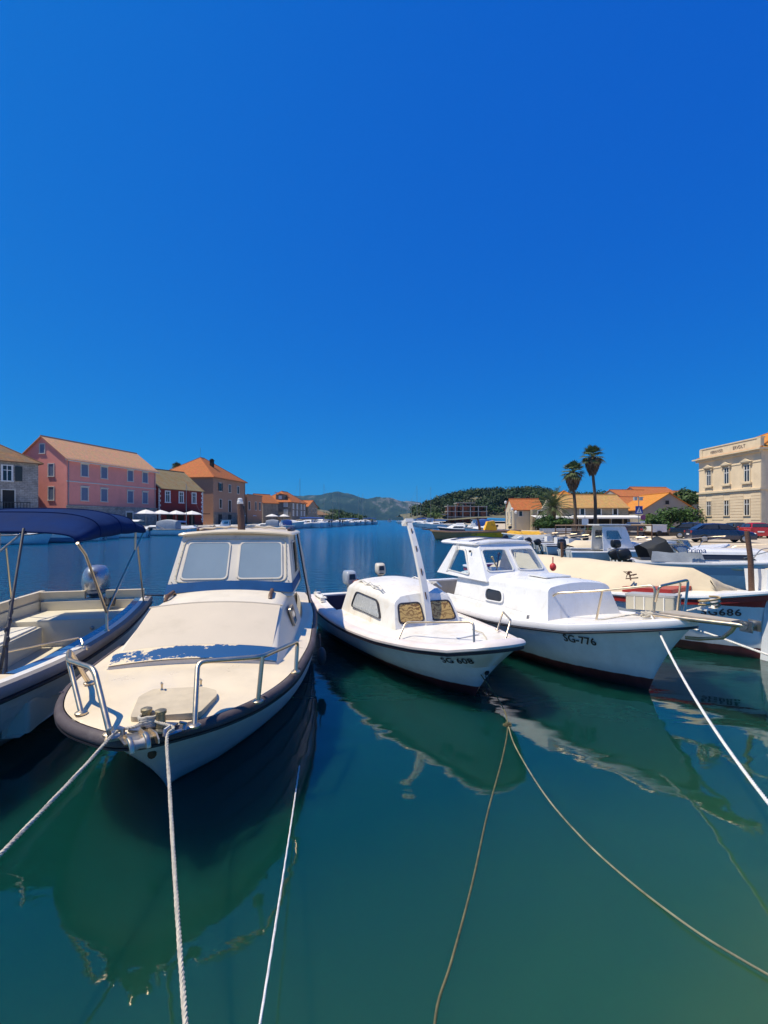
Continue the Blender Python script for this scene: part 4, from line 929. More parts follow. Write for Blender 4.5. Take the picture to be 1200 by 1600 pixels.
    for dz, gr in ((-.02, -.01), (-.012, .022), (.012, .032), (.035, .015), (.042, -.02)):
        pts = round_poly([(3.42 - gr, .59 + gr, 0), (3.42 - gr, -.59 - gr, 0), (4.62 + gr, -.60 - gr, 0), (4.62 + gr, .60 + gr, 0)], .10, 5); dense = []
        for i in range(len(pts)):
            a, c = pts[i], pts[(i + 1) % len(pts)]; n_ = max(1, int((c - a).length / .15)); dense += [a.lerp(c, k / n_) for k in range(n_)]
        rings.append([b.l(p.x, p.y, zr + dz + .05 * (1 - (p.y / .62) ** 2)) for p in dense])
    rb.loft(rings, True, True, True); roof = rb.build('roof', M['white'], wh)
    mb = MB(); mb.tube([b.l(3.7, -.55 + .11 * k, zr + .05 + .05 * (1 - ((k - 5) / 5) ** 2)) for k in range(11)], .016, 6); mb.tube([b.l(4.35, -.55 + .11 * k, zr + .05 + .05 * (1 - ((k - 5) / 5) ** 2)) for k in range(11)], .016, 6); mb.build('roof_bar', M['dull_steel'], roof)
    # aft door line, cleats and hanging line by the side
    for s_ in (-1, 1):
        mb = MB(); mb.tube([sidep(4.0, zr + .05, s_), sidep(4.0, 1.5, s_) + Vector((0, s_ * .02, 0)), sidep(4.12, 1.2, s_) + Vector((0, s_ * .03, 0)), sidep(4.2, 1.12, s_)], .008, 6); mb.tube([sidep(3.95, zr + .05, s_), sidep(3.95, 1.52, s_) + Vector((0, s_ * .03, 0)), sidep(4.0, 1.36, s_) + Vector((0, s_ * .02, 0))], .007, 6); mb.build('hanging_line', M['rope_white'], wh)
        mb = MB(); mb.box(sidep(3.52, 1.545, s_) + Vector((0, s_ * .012, 0)), (.035, .03, .035)); mb.build('bracket', M['black'], wh)
        pts = [b.l(4.3 + .9 * k / 24, s_ * (.80 - .02 * math.sin(k)), .70 + .012 * math.sin(k * .8)) for k in range(25)]
        mb = MB(); mb.tube(pts, .018, 6); mb.build('stowed_line', M['rope'], b.root)
    # on the dash: a small white tub and the twin control lever
    mb = MB(); mb.lathe([(.06, 0), (.068, .01), (.068, .10), (.06, .105)], Matrix.Translation(b.l(3.25, -.47, 1.17)), 14); mb.build('tub', M['white_flat'], wh)
    mb = MB(); mb.lathe([(.04, 0), (.03, .05), (.012, .06), (.012, .10)], Matrix.Translation(b.l(3.3, -.24, 1.17)), 10); lv = mb.build('control_lever', M['dull_steel'], wh)
    for dy, tp, m_ in ((-.10, .28, M['orange']), (.04, .34, M['black'])):
        mb = MB(); c = b.l(3.3, -.24, 1.26); e = b.l(3.3, -.24 + dy, 1.16 + tp); mb.tube([c, e], [.012, .016], 8); mb.ell(e, (.03, .03, .03), 10, 6, mi=0); mb.build('lever_arm', m_ if tp > .3 else mat('brass_knob', (.5, .36, .16), rough=.3, metal=.7), lv)
    # shelf inside so the wheelhouse is not hollow
    mb = MB(); mb.box(b.l(3.35, 0, 1.165), (.50, 1.30, .02)); mb.box(b.l(3.62, 0, .9), (.04, 1.3, .55)); mb.build('dashboard', M['white_flat'], wh)
    # bow rails
    g = b.g
    p0, pm, p1 = g(842, 968, .66), g(931, 972, .73), g(1021, 968, .88)
    t0, tm, t1 = g(866, 927, 1.07), g(941, 923, 1.16), g(1024, 914, 1.30)
    mb = MB(); mb.tube(fillet([p0, t0, tm, t1, p1], .09, 6), .0155, 10); mb.tube([pm, tm], .014, 8)
    for p in (p0, pm, p1): mb.lathe([(.034, -.004), (.034, .006), (.02, .014)], Matrix.Translation(p), 10)
    mb.build('bow_rail', M['steel'], b.root)
    p0, pm, p1 = b.l(1.45, .78, .76), g(1058, 955, .945), g(1069, 962, .93)
    t0, tm, t1 = b.l(1.25, .72, 1.04), g(1063, 912, 1.31), g(1075, 906, 1.35)
    q0, q1 = g(1022, 938, 1.08), g(1027, 918, 1.21)
    mb = MB(); mb.tube(fillet([g(1024, 940, 1.10), g(1030, 916, 1.30), t1 + (t1 - tm) * .05, p1], .06, 6), .0155, 10); mb.tube([pm, tm], .013, 8); mb.build('bow_rail', M['steel'], b.root)
    # translucent storage box on the foredeck
    c = b.loc(G(1014, 957, .85)); 
    mb = MB(); a0, a1 = b.loc(G(977, 951, .83)), b.loc(G(1054, 957, .87)); dvec = (a1 - a0); dvec.z = 0; wv = Vector((-dvec.y, dvec.x, 0)).normalized() * -.26
    if wv.x > 0: wv = -wv
    base = round_poly([a0, a1, a1 + wv, a0 + wv], .03, 3)
    bx = MB(); bx.prism(base, (0, 0, .19)); bo = bx.build('storage_box', mat('yellowed_plastic_box', (.52, .47, .36), rough=.35, var=.1, scale=4, stain=(.6, .6, .56), stain_amt=.4), b.root)
    bl = MB(); bl.prism([p + Vector((0, 0, .19)) + (p - sum(base, Vector()) / len(base)).normalized() * .012 for p in base], (0, 0, .028)); bl.build('box_lid', mat('grey_box_lid', (.42, .41, .38), rough=.4), bo)
    for k in range(1, 5):
        q = a0.lerp(a1, k / 5); mb = MB(); mb.box(q + Vector((0, 0, .095)) - wv.normalized() * .004, (.012, .012, .18)); mb.build('box_rib', M['white_worn'], bo)
    # bow platform with its steel tube, roller and stay
    mb = MB(); e0, e1 = b.l(.32, 0, .985), b.l(-.60, 0, 1.03)
    for s_ in (1, -1): mb.tube([b.l(.35, s_ * .16, .985), b.l(.0, s_ * .14, 1.0), b.l(-.50, s_ * .075, 1.03), b.l(-.60, s_ * .06, 1.03)], .024, 10)
    mb.tube([b.l(.07, 0, .76), b.l(-.08, 0, .78), b.l(-.33, 0, .85), b.l(-.42, 0, .94), b.l(-.46, 0, 1.01)], .02, 10)
    pf = mb.build('bow_platform', M['steel'], b.root)
    mb = MB(); mb.prism([b.l(.3, .14, 1.0), b.l(-.46, .07, 1.04), b.l(-.46, -.07, 1.04), b.l(.3, -.14, 1.0)], (0, 0, .02)); mb.build('platform_plank', mat('weathered_plank', (.40, .35, .28), rough=.8, var=.3, scale=8, stretch=(1, 8, 8)), pf)
    mb = MB(); mb.tube([b.l(-.58, -.085, 1.03), b.l(-.58, .085, 1.03)], .04, 12); mb.box(b.l(-.60, .07, 1.03), (.12, .012, .11)); mb.box(b.l(-.60, -.07, 1.03), (.12, .012, .11)); mb.build('anchor_roller', M['dull_steel'], pf)
    # knot of line on the foredeck
    q = b.loc(G(1015, 964, .90)); mb = MB()
    for k in range(7): mb.tube(smooth_path([q + Vector((random.uniform(-.07, .07), random.uniform(-.09, .09), random.uniform(.0, .06))) for _ in range(5)], 4), .012, 6)
    mb.build('line_knot', M['rope'], b.root)
    mb = MB(); mb.tube([q, q + Vector((-.3, .12, -.03)), b.loc(G(910, 973, .735))], .009, 6); mb.build('deck_line', M['rope'], b.root)
    # registration
    cpt = b.loc(G(907, 999, .575)); a1_ = b.loc(G(880, 998, .575)); a2_ = b.loc(G(934, 998, .595)); rt = a2_ - a1_
    b.text('SG-776', cpt, rt, .155, M['letters'], out=(.35, -.93, -.1), stretch=1.05)
    w = lambda v: b.o + b.f * v.x + b.p * v.y + Vector((0, 0, v.z))
    K = w(q) + Vector((0, 0, .03))
    rope('mooring_line', smooth_path([K, K + Vector((-.02, -.10, -.02))] + sag(K + Vector((-.02, -.10, -.02)), (1.62, .45, .62), .42, 12)[1:], 4), .0125, M['rope_white'], 'white mooring line running from the bow of boat SG-776 to the lower right')
    return b

def boat_686():
    b = Boat('tarp_boat', (5.74, 7.02), 26.0, 6.6,
             [(0, 0), (.12, .20), (.5, .50), (1.1, .80), (2.0, 1.02), (3.2, 1.10), (5.0, 1.0), (6.6, .80)],
             [(0, 0), (.10, 0), (.6, .30), (1.2, .55), (2.2, .82), (3.4, .95), (5, .9), (6.6, .68)],
             [(0, 1.02), (.6, .90), (1.4, .82), (3, .76), (5, .78), (6.6, .88)], .10,
             'blue-white wooden boat under a tan tarpaulin with a red bow, marked SG686', 'boat')
    b.hull(hull_mat('blue_white_red_hull', (.80, .84, .86), (.10, .03, .03), zb=.16, band=[(.80, 1.2, (.36, .03, .03))]), rows=10, n=36)
    b.band(M['white'], [(.0, -.03), (.03, -.025), (.04, .0), (.03, .03), (-.05, .034), (-.05, .0)], 'gunwale')
    b.band(M['red'], [(.0, -.115), (.012, -.112), (.014, -.035), (.0, -.03)], 'red_stripe')
    b.deck(M['white_worn'], .40, dz=.02, inset=.05, camber=.05)
    b.cockpit(M['white_worn'], M['red'], .40, dz=.02, inset=.05, w=.14)
    # stem post and the tall bow board
    mb = MB(); mb.loft([[b.l(-.02 + .1 * (1 - z / 1.35) - dx, y, z) for dx, y in ((-.05, -.03), (-.05, .03), (.06, .04), (.06, -.04))] for z in (0, .3, .7, 1.02, 1.36)], True, True, True); mb.build('stem_post', mat('white_stem', (.76, .78, .80), rough=.4), b.root)
    mb = MB(); mb.prism([b.l(.05, .03, 1.0), b.l(.55, .44, .96), b.l(.60, .48, 1.30), b.l(.0, .03, 1.36)], (0, .03, 0)); mb.build('bow_board', M['white_flat'], b.root)
    mb = MB(); mb.tube([b.l(.28, .05, .95), b.l(.30, .06, 1.5), b.l(.36, .08, 1.92)], [.042, .038, .036], 10); mb.build('wooden_post', M['wood'], b.root)
    # red fore hatch, bollards with a line round them
    mb = MB(); pts = [b.l(1.10, -.62, .87), b.l(1.85, -.85, .84), b.l(1.85, -.20, .86), b.l(1.10, -.08, .90)]; mb.prism(round_poly(pts, .03), (0, 0, .085)); mb.build('red_hatch', M['red'], b.root)
    bt = MB(); c = b.loc(G(1109, 951, .93)); bt.box(c + Vector((0, 0, .0)), (.12, .34, .02)); bo = bt.build('bitts', M['white_worn'], b.root)
    for dy in (-.11, .11):
        mb = MB(); mb.lathe([(.05, 0), (.04, .02), (.038, .07), (.06, .075), (.06, .115), (.03, .12)], Matrix.Translation(c + Vector((0, dy, 0))), 12); mb.build('bollard', M['white_flat'], bo)
    mb = MB(); mb.tube([c + Vector((.07 * math.cos(a), .2 * math.sin(a), .03 + .004 * i)) for i, a in enumerate(2 * math.pi * k / 12 for k in range(30))], .013, 6); mb.build('rope_turns', mat('ochre_rope', (.42, .29, .13), rough=.9), bo)
    # tarpaulin tent over a ridge
    tb = MB(); rows = []; rnd = random.Random(3)
    for i in range(26):
        u = .95 + 4.6 * i / 25; fs = min(1, max(.04, (u - 1.0) / 1.0)); e = b.B(u) + .06; zs = b.S(u) + .04; ridge = 1.27 + .008 * math.sin(i * 1.1)
        if i == 0: ridge -= .12
        row = []
        for k in range(15):
            v = 1 - 2 * k / 14; a = abs(v); z = zs + (ridge - zs) * (1 - a ** 1.25) - .03 * math.sin(math.pi * a) - (.10 if a > .99 else 0) + .007 * math.sin(i * .9 + k * 1.3) * (1 if a > .3 else .3)
            row.append(b.l(u - (.10 if i == 0 else 0), v * e * (fs if v < 0 else 1) * (.995 if a > .99 else .94 if a > .8 else 1), z))
        rows.append(row)
    f0 = [Vector((p.x + .10 + .03 * math.sin(j * 2.2), p.y, b.S(.9) + .03 + .01 * (j % 2))) for j, p in enumerate(rows[0])]
    tb.loft([f0] + rows, False); t_ = tb.build('tarpaulin', M['tan_tarp'], b.root, angle=60); md = t_.modifiers.new('t', 'SOLIDIFY'); md.thickness = .006
    mb = MB(); q = b.loc(P(985, 902, 8.3)); 
    for k in range(5): mb.tube([q + Vector((random.uniform(-.10, .10), random.uniform(-.08, .08), random.uniform(-.06, .10))) for _ in range(3)], .012, 6)
    mb.build('lashing', M['wood'], t_)
    # red pegs on the gunwale, dark stern pole
    for px, py, d in ((919, 912, 9.6), (942, 907, 9.2)):
        q = b.loc(P(px, py, d)); mb = MB(); mb.tube([Vector((q.x, q.y, .74)), Vector((q.x, q.y, q.z + .12))], .035, 10); mb.build('red_peg', M['red'], b.root)
    q = b.loc(P(879, 898, 10.6)); mb = MB(); mb.tube([Vector((q.x, q.y, .5)), Vector((q.x, q.y, .9)), Vector((q.x - .0, q.y - .02, 1.60))], .032, 8); mb.build('stern_pole', M['wood'], b.root)
    cpt = b.loc(G(1112, 983, .62)); rt = b.loc(G(1138, 984, .62)) - b.loc(G(1088, 983, .60))
    b.text('SG686', cpt, rt, .15, M['letters_brown'], out=(.4, -.92, -.05), stretch=1.25, spacing=1.1)
    w = lambda v: b.o + b.f * v.x + b.p * v.y + Vector((0, 0, v.z))
    K = w(c) + Vector((0, 0, .05))
    rope('mooring_line', smooth_path([K, P(1046, 966, 6.4)] + sag(P(1046, 966, 6.4), (4.9, .8, .66), .12, 8)[1:], 4), .013, M['rope_white'], 'pale mooring line leading right from the bow of boat SG686')
    return b
boat_776(); boat_686()

# lines that run down into the water
rope('mooring_line', smooth_path(sag(G(470, 1182, -.03), (-.28, .45, .62), .05, 8), 4), .006, M['rope_white'], 'thin white line rising straight out of the water right of the cream boat')
rope('sunken_chain', smooth_path([(1.10, 5.42, .34), G(783, 1100, .10), G(793, 1132, .03), G(786, 1180, .002), G(762, 1270, .002), G(738, 1380, .002), G(706, 1500, .002), G(680, 1592, .014), (.16, 1.5, .1), (.1, .5, .62)], 6), .0060, M['rope_weed'], 'weedy brown line trailing from the bow of SG 608 straight towards the quay', laid=False)
rope('sunken_chain', smooth_path([G(794, 1134, .03), G(806, 1168, .002), G(850, 1240, .002), G(910, 1310, .002), G(985, 1378, .002), G(1080, 1450, .016), G(1160, 1500, .016), G(1250, 1550, .016), G(1330, 1590, .016)], 6), .0058, mat('pale_weedy_rope', (.24, .23, .14), rough=.9, var=.5, scale=10), 'pale weedy line curving over the water to the lower right corner', laid=False)
mb = MB(); c = G(793, 1133, .03)
for k in range(6): mb.tube(smooth_path([c + Vector((random.uniform(-.035, .035), random.uniform(-.05, .05), random.uniform(-.01, .02))) for _ in range(5)], 3), .006, 5)
one('rope_knot', mb, M['rope_weed'], 'tangled knot of weedy line floating below the bow of boat SG 608', 'knot')
# ------------------------------------------------------------------ quays, hills, streets
def land(name, edge, back, m, z=.9, zb=-1.2):
    """a slab of ground: edge points along the water, back points behind; vertical quay wall"""
    pts = [Vector((x, y, z)) for x, y in edge + back]; mb = MB(); mb.prism(pts, (0, 0, zb - z)); return tag(mb.build(name, m, smooth=False), kind='structure')
def stone_mat(name, c0, c1, mortar, bw=.5, bh=.22, rough=.9, bump=.6):
    m, nt, b = nodes(name); L = nt.links
    tc = N(nt, 'ShaderNodeTexCoord'); sx = N(nt, 'ShaderNodeSeparateXYZ'); L.new(tc.outputs['Object'], sx.inputs[0])
    ad = N(nt, 'ShaderNodeMath', operation='ADD'); L.new(sx.outputs['X'], ad.inputs[0]); L.new(sx.outputs['Y'], ad.inputs[1])
    cx = N(nt, 'ShaderNodeCombineXYZ'); L.new(ad.outputs[0], cx.inputs[0]); L.new(sx.outputs['Z'], cx.inputs[1])
    nd = N(nt, 'ShaderNodeTexNoise', i_Scale=1.5, i_Detail=3.0); L.new(cx.outputs[0], nd.inputs['Vector'])
    vm = N(nt, 'ShaderNodeVectorMath', operation='MULTIPLY_ADD'); L.new(nd.outputs['Color'], vm.inputs[0]); vm.inputs[1].default_value = (.12, .05, 0); L.new(cx.outputs[0], vm.inputs[2])
    br = N(nt, 'ShaderNodeTexBrick', i_Scale=1.0); br.inputs['Brick Width'].default_value = bw; br.inputs['Row Height'].default_value = bh; br.inputs['Mortar Size'].default_value = bh * .09; br.inputs['Color1'].default_value = rgb(c0); br.inputs['Color2'].default_value = rgb(c1); br.inputs['Mortar'].default_value = rgb(mortar); br.inputs['Bias'].default_value = 0
    L.new(vm.outputs[0], br.inputs['Vector'])
    nz = N(nt, 'ShaderNodeTexNoise', i_Scale=.9, i_Detail=7.0, i_Roughness=.7); L.new(tc.outputs['Object'], nz.inputs['Vector'])
    f = ramp(nt, nz.outputs['Fac'], [(.35, .62), (.7, 1.15)]); L.new(mix(nt, 1.0, br.outputs['Color'], f, 'MULTIPLY'), b.inputs['Base Color'])
    b.inputs['Roughness'].default_value = rough; b.inputs['Specular IOR Level'].default_value = .2
    bp = N(nt, 'ShaderNodeBump', i_Strength=bump, i_Distance=.05); bp.invert = True; L.new(br.outputs['Fac'], bp.inputs['Height']); L.new(bp.outputs[0], b.inputs['Normal'])
    return m
def tile_mat(name, c, row=.35, col_=.25, var=.35, old=None):
    """clay roof: courses across, channels down the slope; object z drives the courses"""
    m, nt, b = nodes(name); L = nt.links
    tc = N(nt, 'ShaderNodeTexCoord'); sx = N(nt, 'ShaderNodeSeparateXYZ'); L.new(tc.outputs['UV'], sx.inputs[0])
    nz = N(nt, 'ShaderNodeTexNoise', i_Scale=2.2, i_Detail=8.0, i_Roughness=.75); L.new(tc.outputs['UV'], nz.inputs['Vector'])
    vo = N(nt, 'ShaderNodeTexVoronoi', i_Scale=1 / col_); mp = N(nt, 'ShaderNodeMapping'); mp.inputs['Scale'].default_value = (1, col_ / row, 1); L.new(tc.outputs['UV'], mp.inputs[0]); L.new(mp.outputs[0], vo.inputs['Vector'])
    base = ramp(nt, nz.outputs['Fac'], [(.3, vary(c, 1 - var)), (.7, vary(c, 1 + var * .5))])
    base = mix(nt, .18, base, mix(nt, 1.0, base, vo.outputs['Color'], 'MULTIPLY'))
    if old:
        n2 = N(nt, 'ShaderNodeTexNoise', i_Scale=.8, i_Detail=6.0); L.new(tc.outputs['UV'], n2.inputs['Vector']); base = mix(nt, ramp(nt, n2.outputs['Fac'], [(.42, 0.0), (.62, .8)]), base, old)
    w = N(nt, 'ShaderNodeMath', operation='FRACT'); d_ = N(nt, 'ShaderNodeMath', operation='DIVIDE'); L.new(sx.outputs['Y'], d_.inputs[0]); d_.inputs[1].default_value = row; L.new(d_.outputs[0], w.inputs[0])
    base = mix(nt, ramp(nt, w.outputs[0], [(0, .55), (.22, 0.0)]), base, vary(c, .35)); L.new(base, b.inputs['Base Color'])
    wv = N(nt, 'ShaderNodeTexWave', i_Scale=1 / col_ / 6.28 * 3.14); L.new(tc.outputs['UV'], wv.inputs['Vector'])
    b1 = N(nt, 'ShaderNodeBump', i_Strength=.6, i_Distance=.06); L.new(wv.outputs['Fac'], b1.inputs['Height'])
    b2 = N(nt, 'ShaderNodeBump', i_Strength=.6, i_Distance=.05); L.new(w.outputs[0], b2.inputs['Height']); L.new(b1.outputs[0], b2.inputs['Normal']); L.new(b2.outputs[0], b.inputs['Normal'])
    b.inputs['Roughness'].default_value = .85; b.inputs['Specular IOR Level'].default_value = .2
    return m

M['quay_stone'] = mat('pale_quay_paving', (.60, .55, .46), rough=.85, var=.2, scale=1.2, bump=.3, stain=(.28, .25, .2), stain_amt=.5)
M['sand_lot'] = mat('sandy_car_park', (.54, .44, .31), rough=.95, var=.15, scale=.8, stain=(.33, .28, .22), stain_amt=.5)
M['earth'] = mat('dry_earth', (.16, .15, .09), rough=1, var=.4, scale=.1)
land('quay', [(-36, 8), (-35.5, 45), (-34.5, 65), (-32, 85), (-28, 105), (-23.5, 130), (-19, 165), (-12.5, 200), (-13, 300), (-60, 520)], [(-400, 520), (-400, 8)], M['quay_stone'])
land('quay', [(13.6, 8), (14.3, 14), (15.8, 20), (16.5, 27), (17.0, 36), (17.0, 44), (16.8, 60), (16.5, 75), (17, 100), (19, 150), (17, 210), (14, 300), (40, 560)][::-1], [(420, 8), (420, 560)][::1], M['sand_lot'], z=.38)
land('quay', [(-40, .30), (13, .30)], [(13, -30), (-40, -30)], M['quay_stone'], z=.58)
# road behind the car park, laid 4 mm proud
mb = MB(); mb.add([(26, 56, .384), (44, 52, .384), (44, 66, .384), (26, 66, .384)], [(0, 1, 2, 3)]); tag(mb.build('road', mat('asphalt', (.07, .068, .065), rough=.9, var=.25, scale=2)), kind='structure')

def height_mesh(name, x0, x1, y0, y1, nx, ny, fn, m):
    xs, ys = np.linspace(x0, x1, nx), np.linspace(y0, y1, ny); v = []; f = []
    for j, y in enumerate(ys):
        for i, x in enumerate(xs): v.append((x, y, fn(x, y)))
    for j in range(ny - 1):
        for i in range(nx - 1): f.append((j * nx + i, j * nx + i + 1, (j + 1) * nx + i + 1, (j + 1) * nx + i))
    mb = MB(); mb.add(v, f); return tag(mb.build(name, m, angle=180, weld=False), kind='structure')
def fbm(x, y, s, o=5):
    return noise.fractal(Vector((x / s, y / s, 3.7)), 1.0, 2.1, o, noise_basis='PERLIN_ORIGINAL')
def ridged(x, y, s, o=6):
    return noise.ridged_multi_fractal(Vector((x / s, y / s, 1.3)), .9, 2.1, o, 1.0, 2.0)

# the far mountain across the bay
prof = lin_fn([(250, 790), (380, 782), (465, 775), (500, 776), (525, 772), (548, 774), (575, 779), (600, 781), (630, 783), (655, 786), (672, 795), (690, 806), (720, 811), (800, 812)])
DM = 2600.0
def mount(x, y):
    d = DM + 350; px = PX + x / (y) * FOC; t = (y - 2100) / (d - 2100)
    hgt = max(0, (PY - prof(px)) / FOC * d)
    e = math.sin(min(1, max(0, t)) * math.pi / 2) ** 1.2 if t < 1 else max(0, 1 - (t - 1) * 1.2)
    return 1.5 + hgt * e * (1 + .16 * fbm(x, y, 260)) - (1 - e) * 0 + 22 * (ridged(x, y, 300) - 1.0) * min(1, hgt / 60) * math.sin(math.pi * min(1, max(0, t)) * .85) - (6 if t <= 0.01 else 0)
mm, nt, bs = nodes('mountain_scrub'); L = nt.links
tc = N(nt, 'ShaderNodeTexCoord'); n1 = N(nt, 'ShaderNodeTexNoise', i_Scale=.010, i_Detail=9.0, i_Roughness=.72); mp = N(nt, 'ShaderNodeMapping'); mp.inputs['Scale'].default_value = (1.6, .5, 1.1); L.new(tc.outputs['Object'], mp.inputs[0]); L.new(mp.outputs[0], n1.inputs['Vector'])
sx = N(nt, 'ShaderNodeSeparateXYZ'); L.new(tc.outputs['Object'], sx.inputs[0])
mr = N(nt, 'ShaderNodeMapRange'); mr.inputs['From Min'].default_value = -150; mr.inputs['From Max'].default_value = 180; mr.inputs['To Min'].default_value = -.07; mr.inputs['To Max'].default_value = .10; L.new(sx.outputs['X'], mr.inputs['Value'])
mz = N(nt, 'ShaderNodeMapRange'); mz.inputs['From Min'].default_value = 10; mz.inputs['From Max'].default_value = 110; mz.inputs['To Min'].default_value = -.12; mz.inputs['To Max'].default_value = .05; L.new(sx.outputs['Z'], mz.inputs['Value'])
a1 = N(nt, 'ShaderNodeMath', operation='ADD'); L.new(n1.outputs['Fac'], a1.inputs[0]); L.new(mr.outputs[0], a1.inputs[1])
a2 = N(nt, 'ShaderNodeMath', operation='ADD'); L.new(a1.outputs[0], a2.inputs[0]); L.new(mz.outputs[0], a2.inputs[1])
L.new(ramp(nt, a2.outputs[0], [(.38, (.014, .032, .022)), (.54, (.036, .062, .036)), (.61, (.11, .115, .10)), (.72, (.28, .27, .25))]), bs.inputs['Base Color']); bs.inputs['Roughness'].default_value = 1; bs.inputs['Specular IOR Level'].default_value = .1
n3 = N(nt, 'ShaderNodeTexNoise', i_Scale=.05, i_Detail=8.0, i_Roughness=.7); L.new(tc.outputs['Object'], n3.inputs['Vector']); bp = N(nt, 'ShaderNodeBump', i_Strength=1.0, i_Distance=9.0); L.new(n3.outputs['Fac'], bp.inputs['Height']); L.new(bp.outputs[0], bs.inputs['Normal'])
height_mesh('mountain', -1500, 800, 2090, 3500, 190, 60, mount, mm)

# wooded hill on the right bank and the rise behind the town
crest = lin_fn([(560, 812), (640, 806), (668, 796), (690, 783), (715, 777), (740, 772), (770, 771), (800, 768), (830, 766), (850, 768), (870, 776), (900, 778), (960, 776), (1010, 774), (1100, 778), (1400, 780)])
def hill(x, y):
    px = PX + x / y * FOC; d = 300.0; top = max(0, (PY + 7 - crest(px)) / FOC * d); t = (y - 215) / 85
    return .8 + top * (1 / (1 + math.exp(-(t - .35) * 6))) * .82 + 1.0 * fbm(x, y, 30)
height_mesh('hill', 10, 330, 212, 420, 60, 30, hill, M['earth'])
def lhill(x, y):
    t = max(0, (y - 200) / 120); return .6 + 9.0 * min(1, t) * max(0, min(1, (-x - 8) / 40)) + .8 * fbm(x, y, 25)
height_mesh('hill', -140, -8, 205, 420, 40, 24, lhill, M['earth'])

# ------------------------------------------------------------------ foliage
def leaf_mat(name, c, var=.5, sc=.6):
    m, nt, b = nodes(name); L = nt.links
    oi = N(nt, 'ShaderNodeTexCoord'); nz = N(nt, 'ShaderNodeTexNoise', i_Scale=sc, i_Detail=4.0); L.new(oi.outputs['Object'], nz.inputs['Vector'])
    L.new(ramp(nt, nz.outputs['Fac'], [(.3, vary(c, 1 - var)), (.7, vary(c, 1 + var))]), b.inputs['Base Color'])
    b.inputs['Roughness'].default_value = .6; b.inputs['Specular IOR Level'].default_value = .25
    return m
M['pine'] = leaf_mat('pine_needles', (.040, .075, .016))
M['bush'] = leaf_mat('bush_leaves', (.045, .095, .018))
M['palm'] = leaf_mat('palm_leaf', (.10, .13, .05), .45)
M['palm_dead'] = mat('dead_palm_leaf', (.20, .13, .07), rough=.9, var=.3)
M['bark'] = mat('bark', (.11, .08, .055), rough=1, var=.35, scale=5, bump=.5)
M['palm_bark'] = mat('palm_bark', (.13, .095, .065), rough=1, var=.35, scale=6, bump=.6)

def leaf_cloud(blobs, n, size, seed, flat=.75, up=.35):
    """leaf clumps through the shell of several blobs; returns vertex and face arrays"""
    rs = np.random.RandomState(seed); bl = np.array(blobs, float); w = bl[:, 3] ** 2; idx = rs.choice(len(bl), n, p=w / w.sum())
    d = rs.normal(size=(n, 3)); d /= np.linalg.norm(d, axis=1)[:, None]
    d[:, 2] = np.where(d[:, 2] < -.3, -d[:, 2] * .5, d[:, 2])
    r = bl[idx, 3] * (1 - rs.rand(n) ** 2.2 * .5) * (1 + .12 * rs.normal(size=n))
    c = bl[idx, :3] + d * r[:, None] * np.array([1, 1, flat])
    nr = d + rs.normal(size=(n, 3)) * .55; nr[:, 2] += up; nr /= np.linalg.norm(nr, axis=1)[:, None]
    t = np.cross(nr, rs.normal(size=(n, 3))); t /= np.linalg.norm(t, axis=1)[:, None]; bt = np.cross(nr, t)
    s = size * (.6 + .8 * rs.rand(n))[:, None]
    v = np.stack([c - t * s, c - bt * s * .55 + nr * s * .12, c + t * s, c + bt * s * .55 + nr * s * .12], 1).reshape(-1, 3)
    f = np.arange(4 * n).reshape(n, 4)
    return v, f
def np_obj(name, v, f, m, parent=None):
    me = bpy.data.meshes.new(name); me.from_pydata(v.tolist(), [], f.tolist()); me.materials.append(m); me.update()
    o = bpy.data.objects.new(name, me); col.objects.link(o); o.parent = parent; return o
def tree(name, loc, h, rad, label, cat='tree', m=None, n=700, leaf=None, seed=0, group=None, trunk=.35, flat=.75, nb=9):
    rnd = random.Random(seed); root = empty(name, loc, rnd.uniform(0, 6), label, cat, group)
    bl = []
    for k in range(nb):
        a = k * 2.4; q = rad * .55 * math.sqrt((k + .4) / nb); z = h * trunk + (h - h * trunk) * (.35 + .5 * rnd.random()) * (1 - .3 * q / rad)
        bl.append((q * math.cos(a) * 1.1, q * math.sin(a) * 1.1, z, rad * rnd.uniform(.38, .58)))
    v, f = leaf_cloud(bl, n, leaf or rad * .13, seed, flat); np_obj('crown', v, f, m or M['bush'], root)
    mb = MB(); mb.tube([(0, 0, -.2), (.05 * h * .2, 0, h * trunk), (.0, .04 * h * .2, h * .75)], [h * .03, h * .022, h * .008], 7)
    for k in range(4):
        b_ = bl[(k * 2 + 1) % nb]; mb.tube([(0.01 * h, 0, h * trunk * (.8 + .1 * k)), (b_[0] * .6, b_[1] * .6, b_[2] * .85), b_[:3]], [h * .014, h * .009, h * .004], 5)
    mb.build('trunk', M['bark'], root); return root
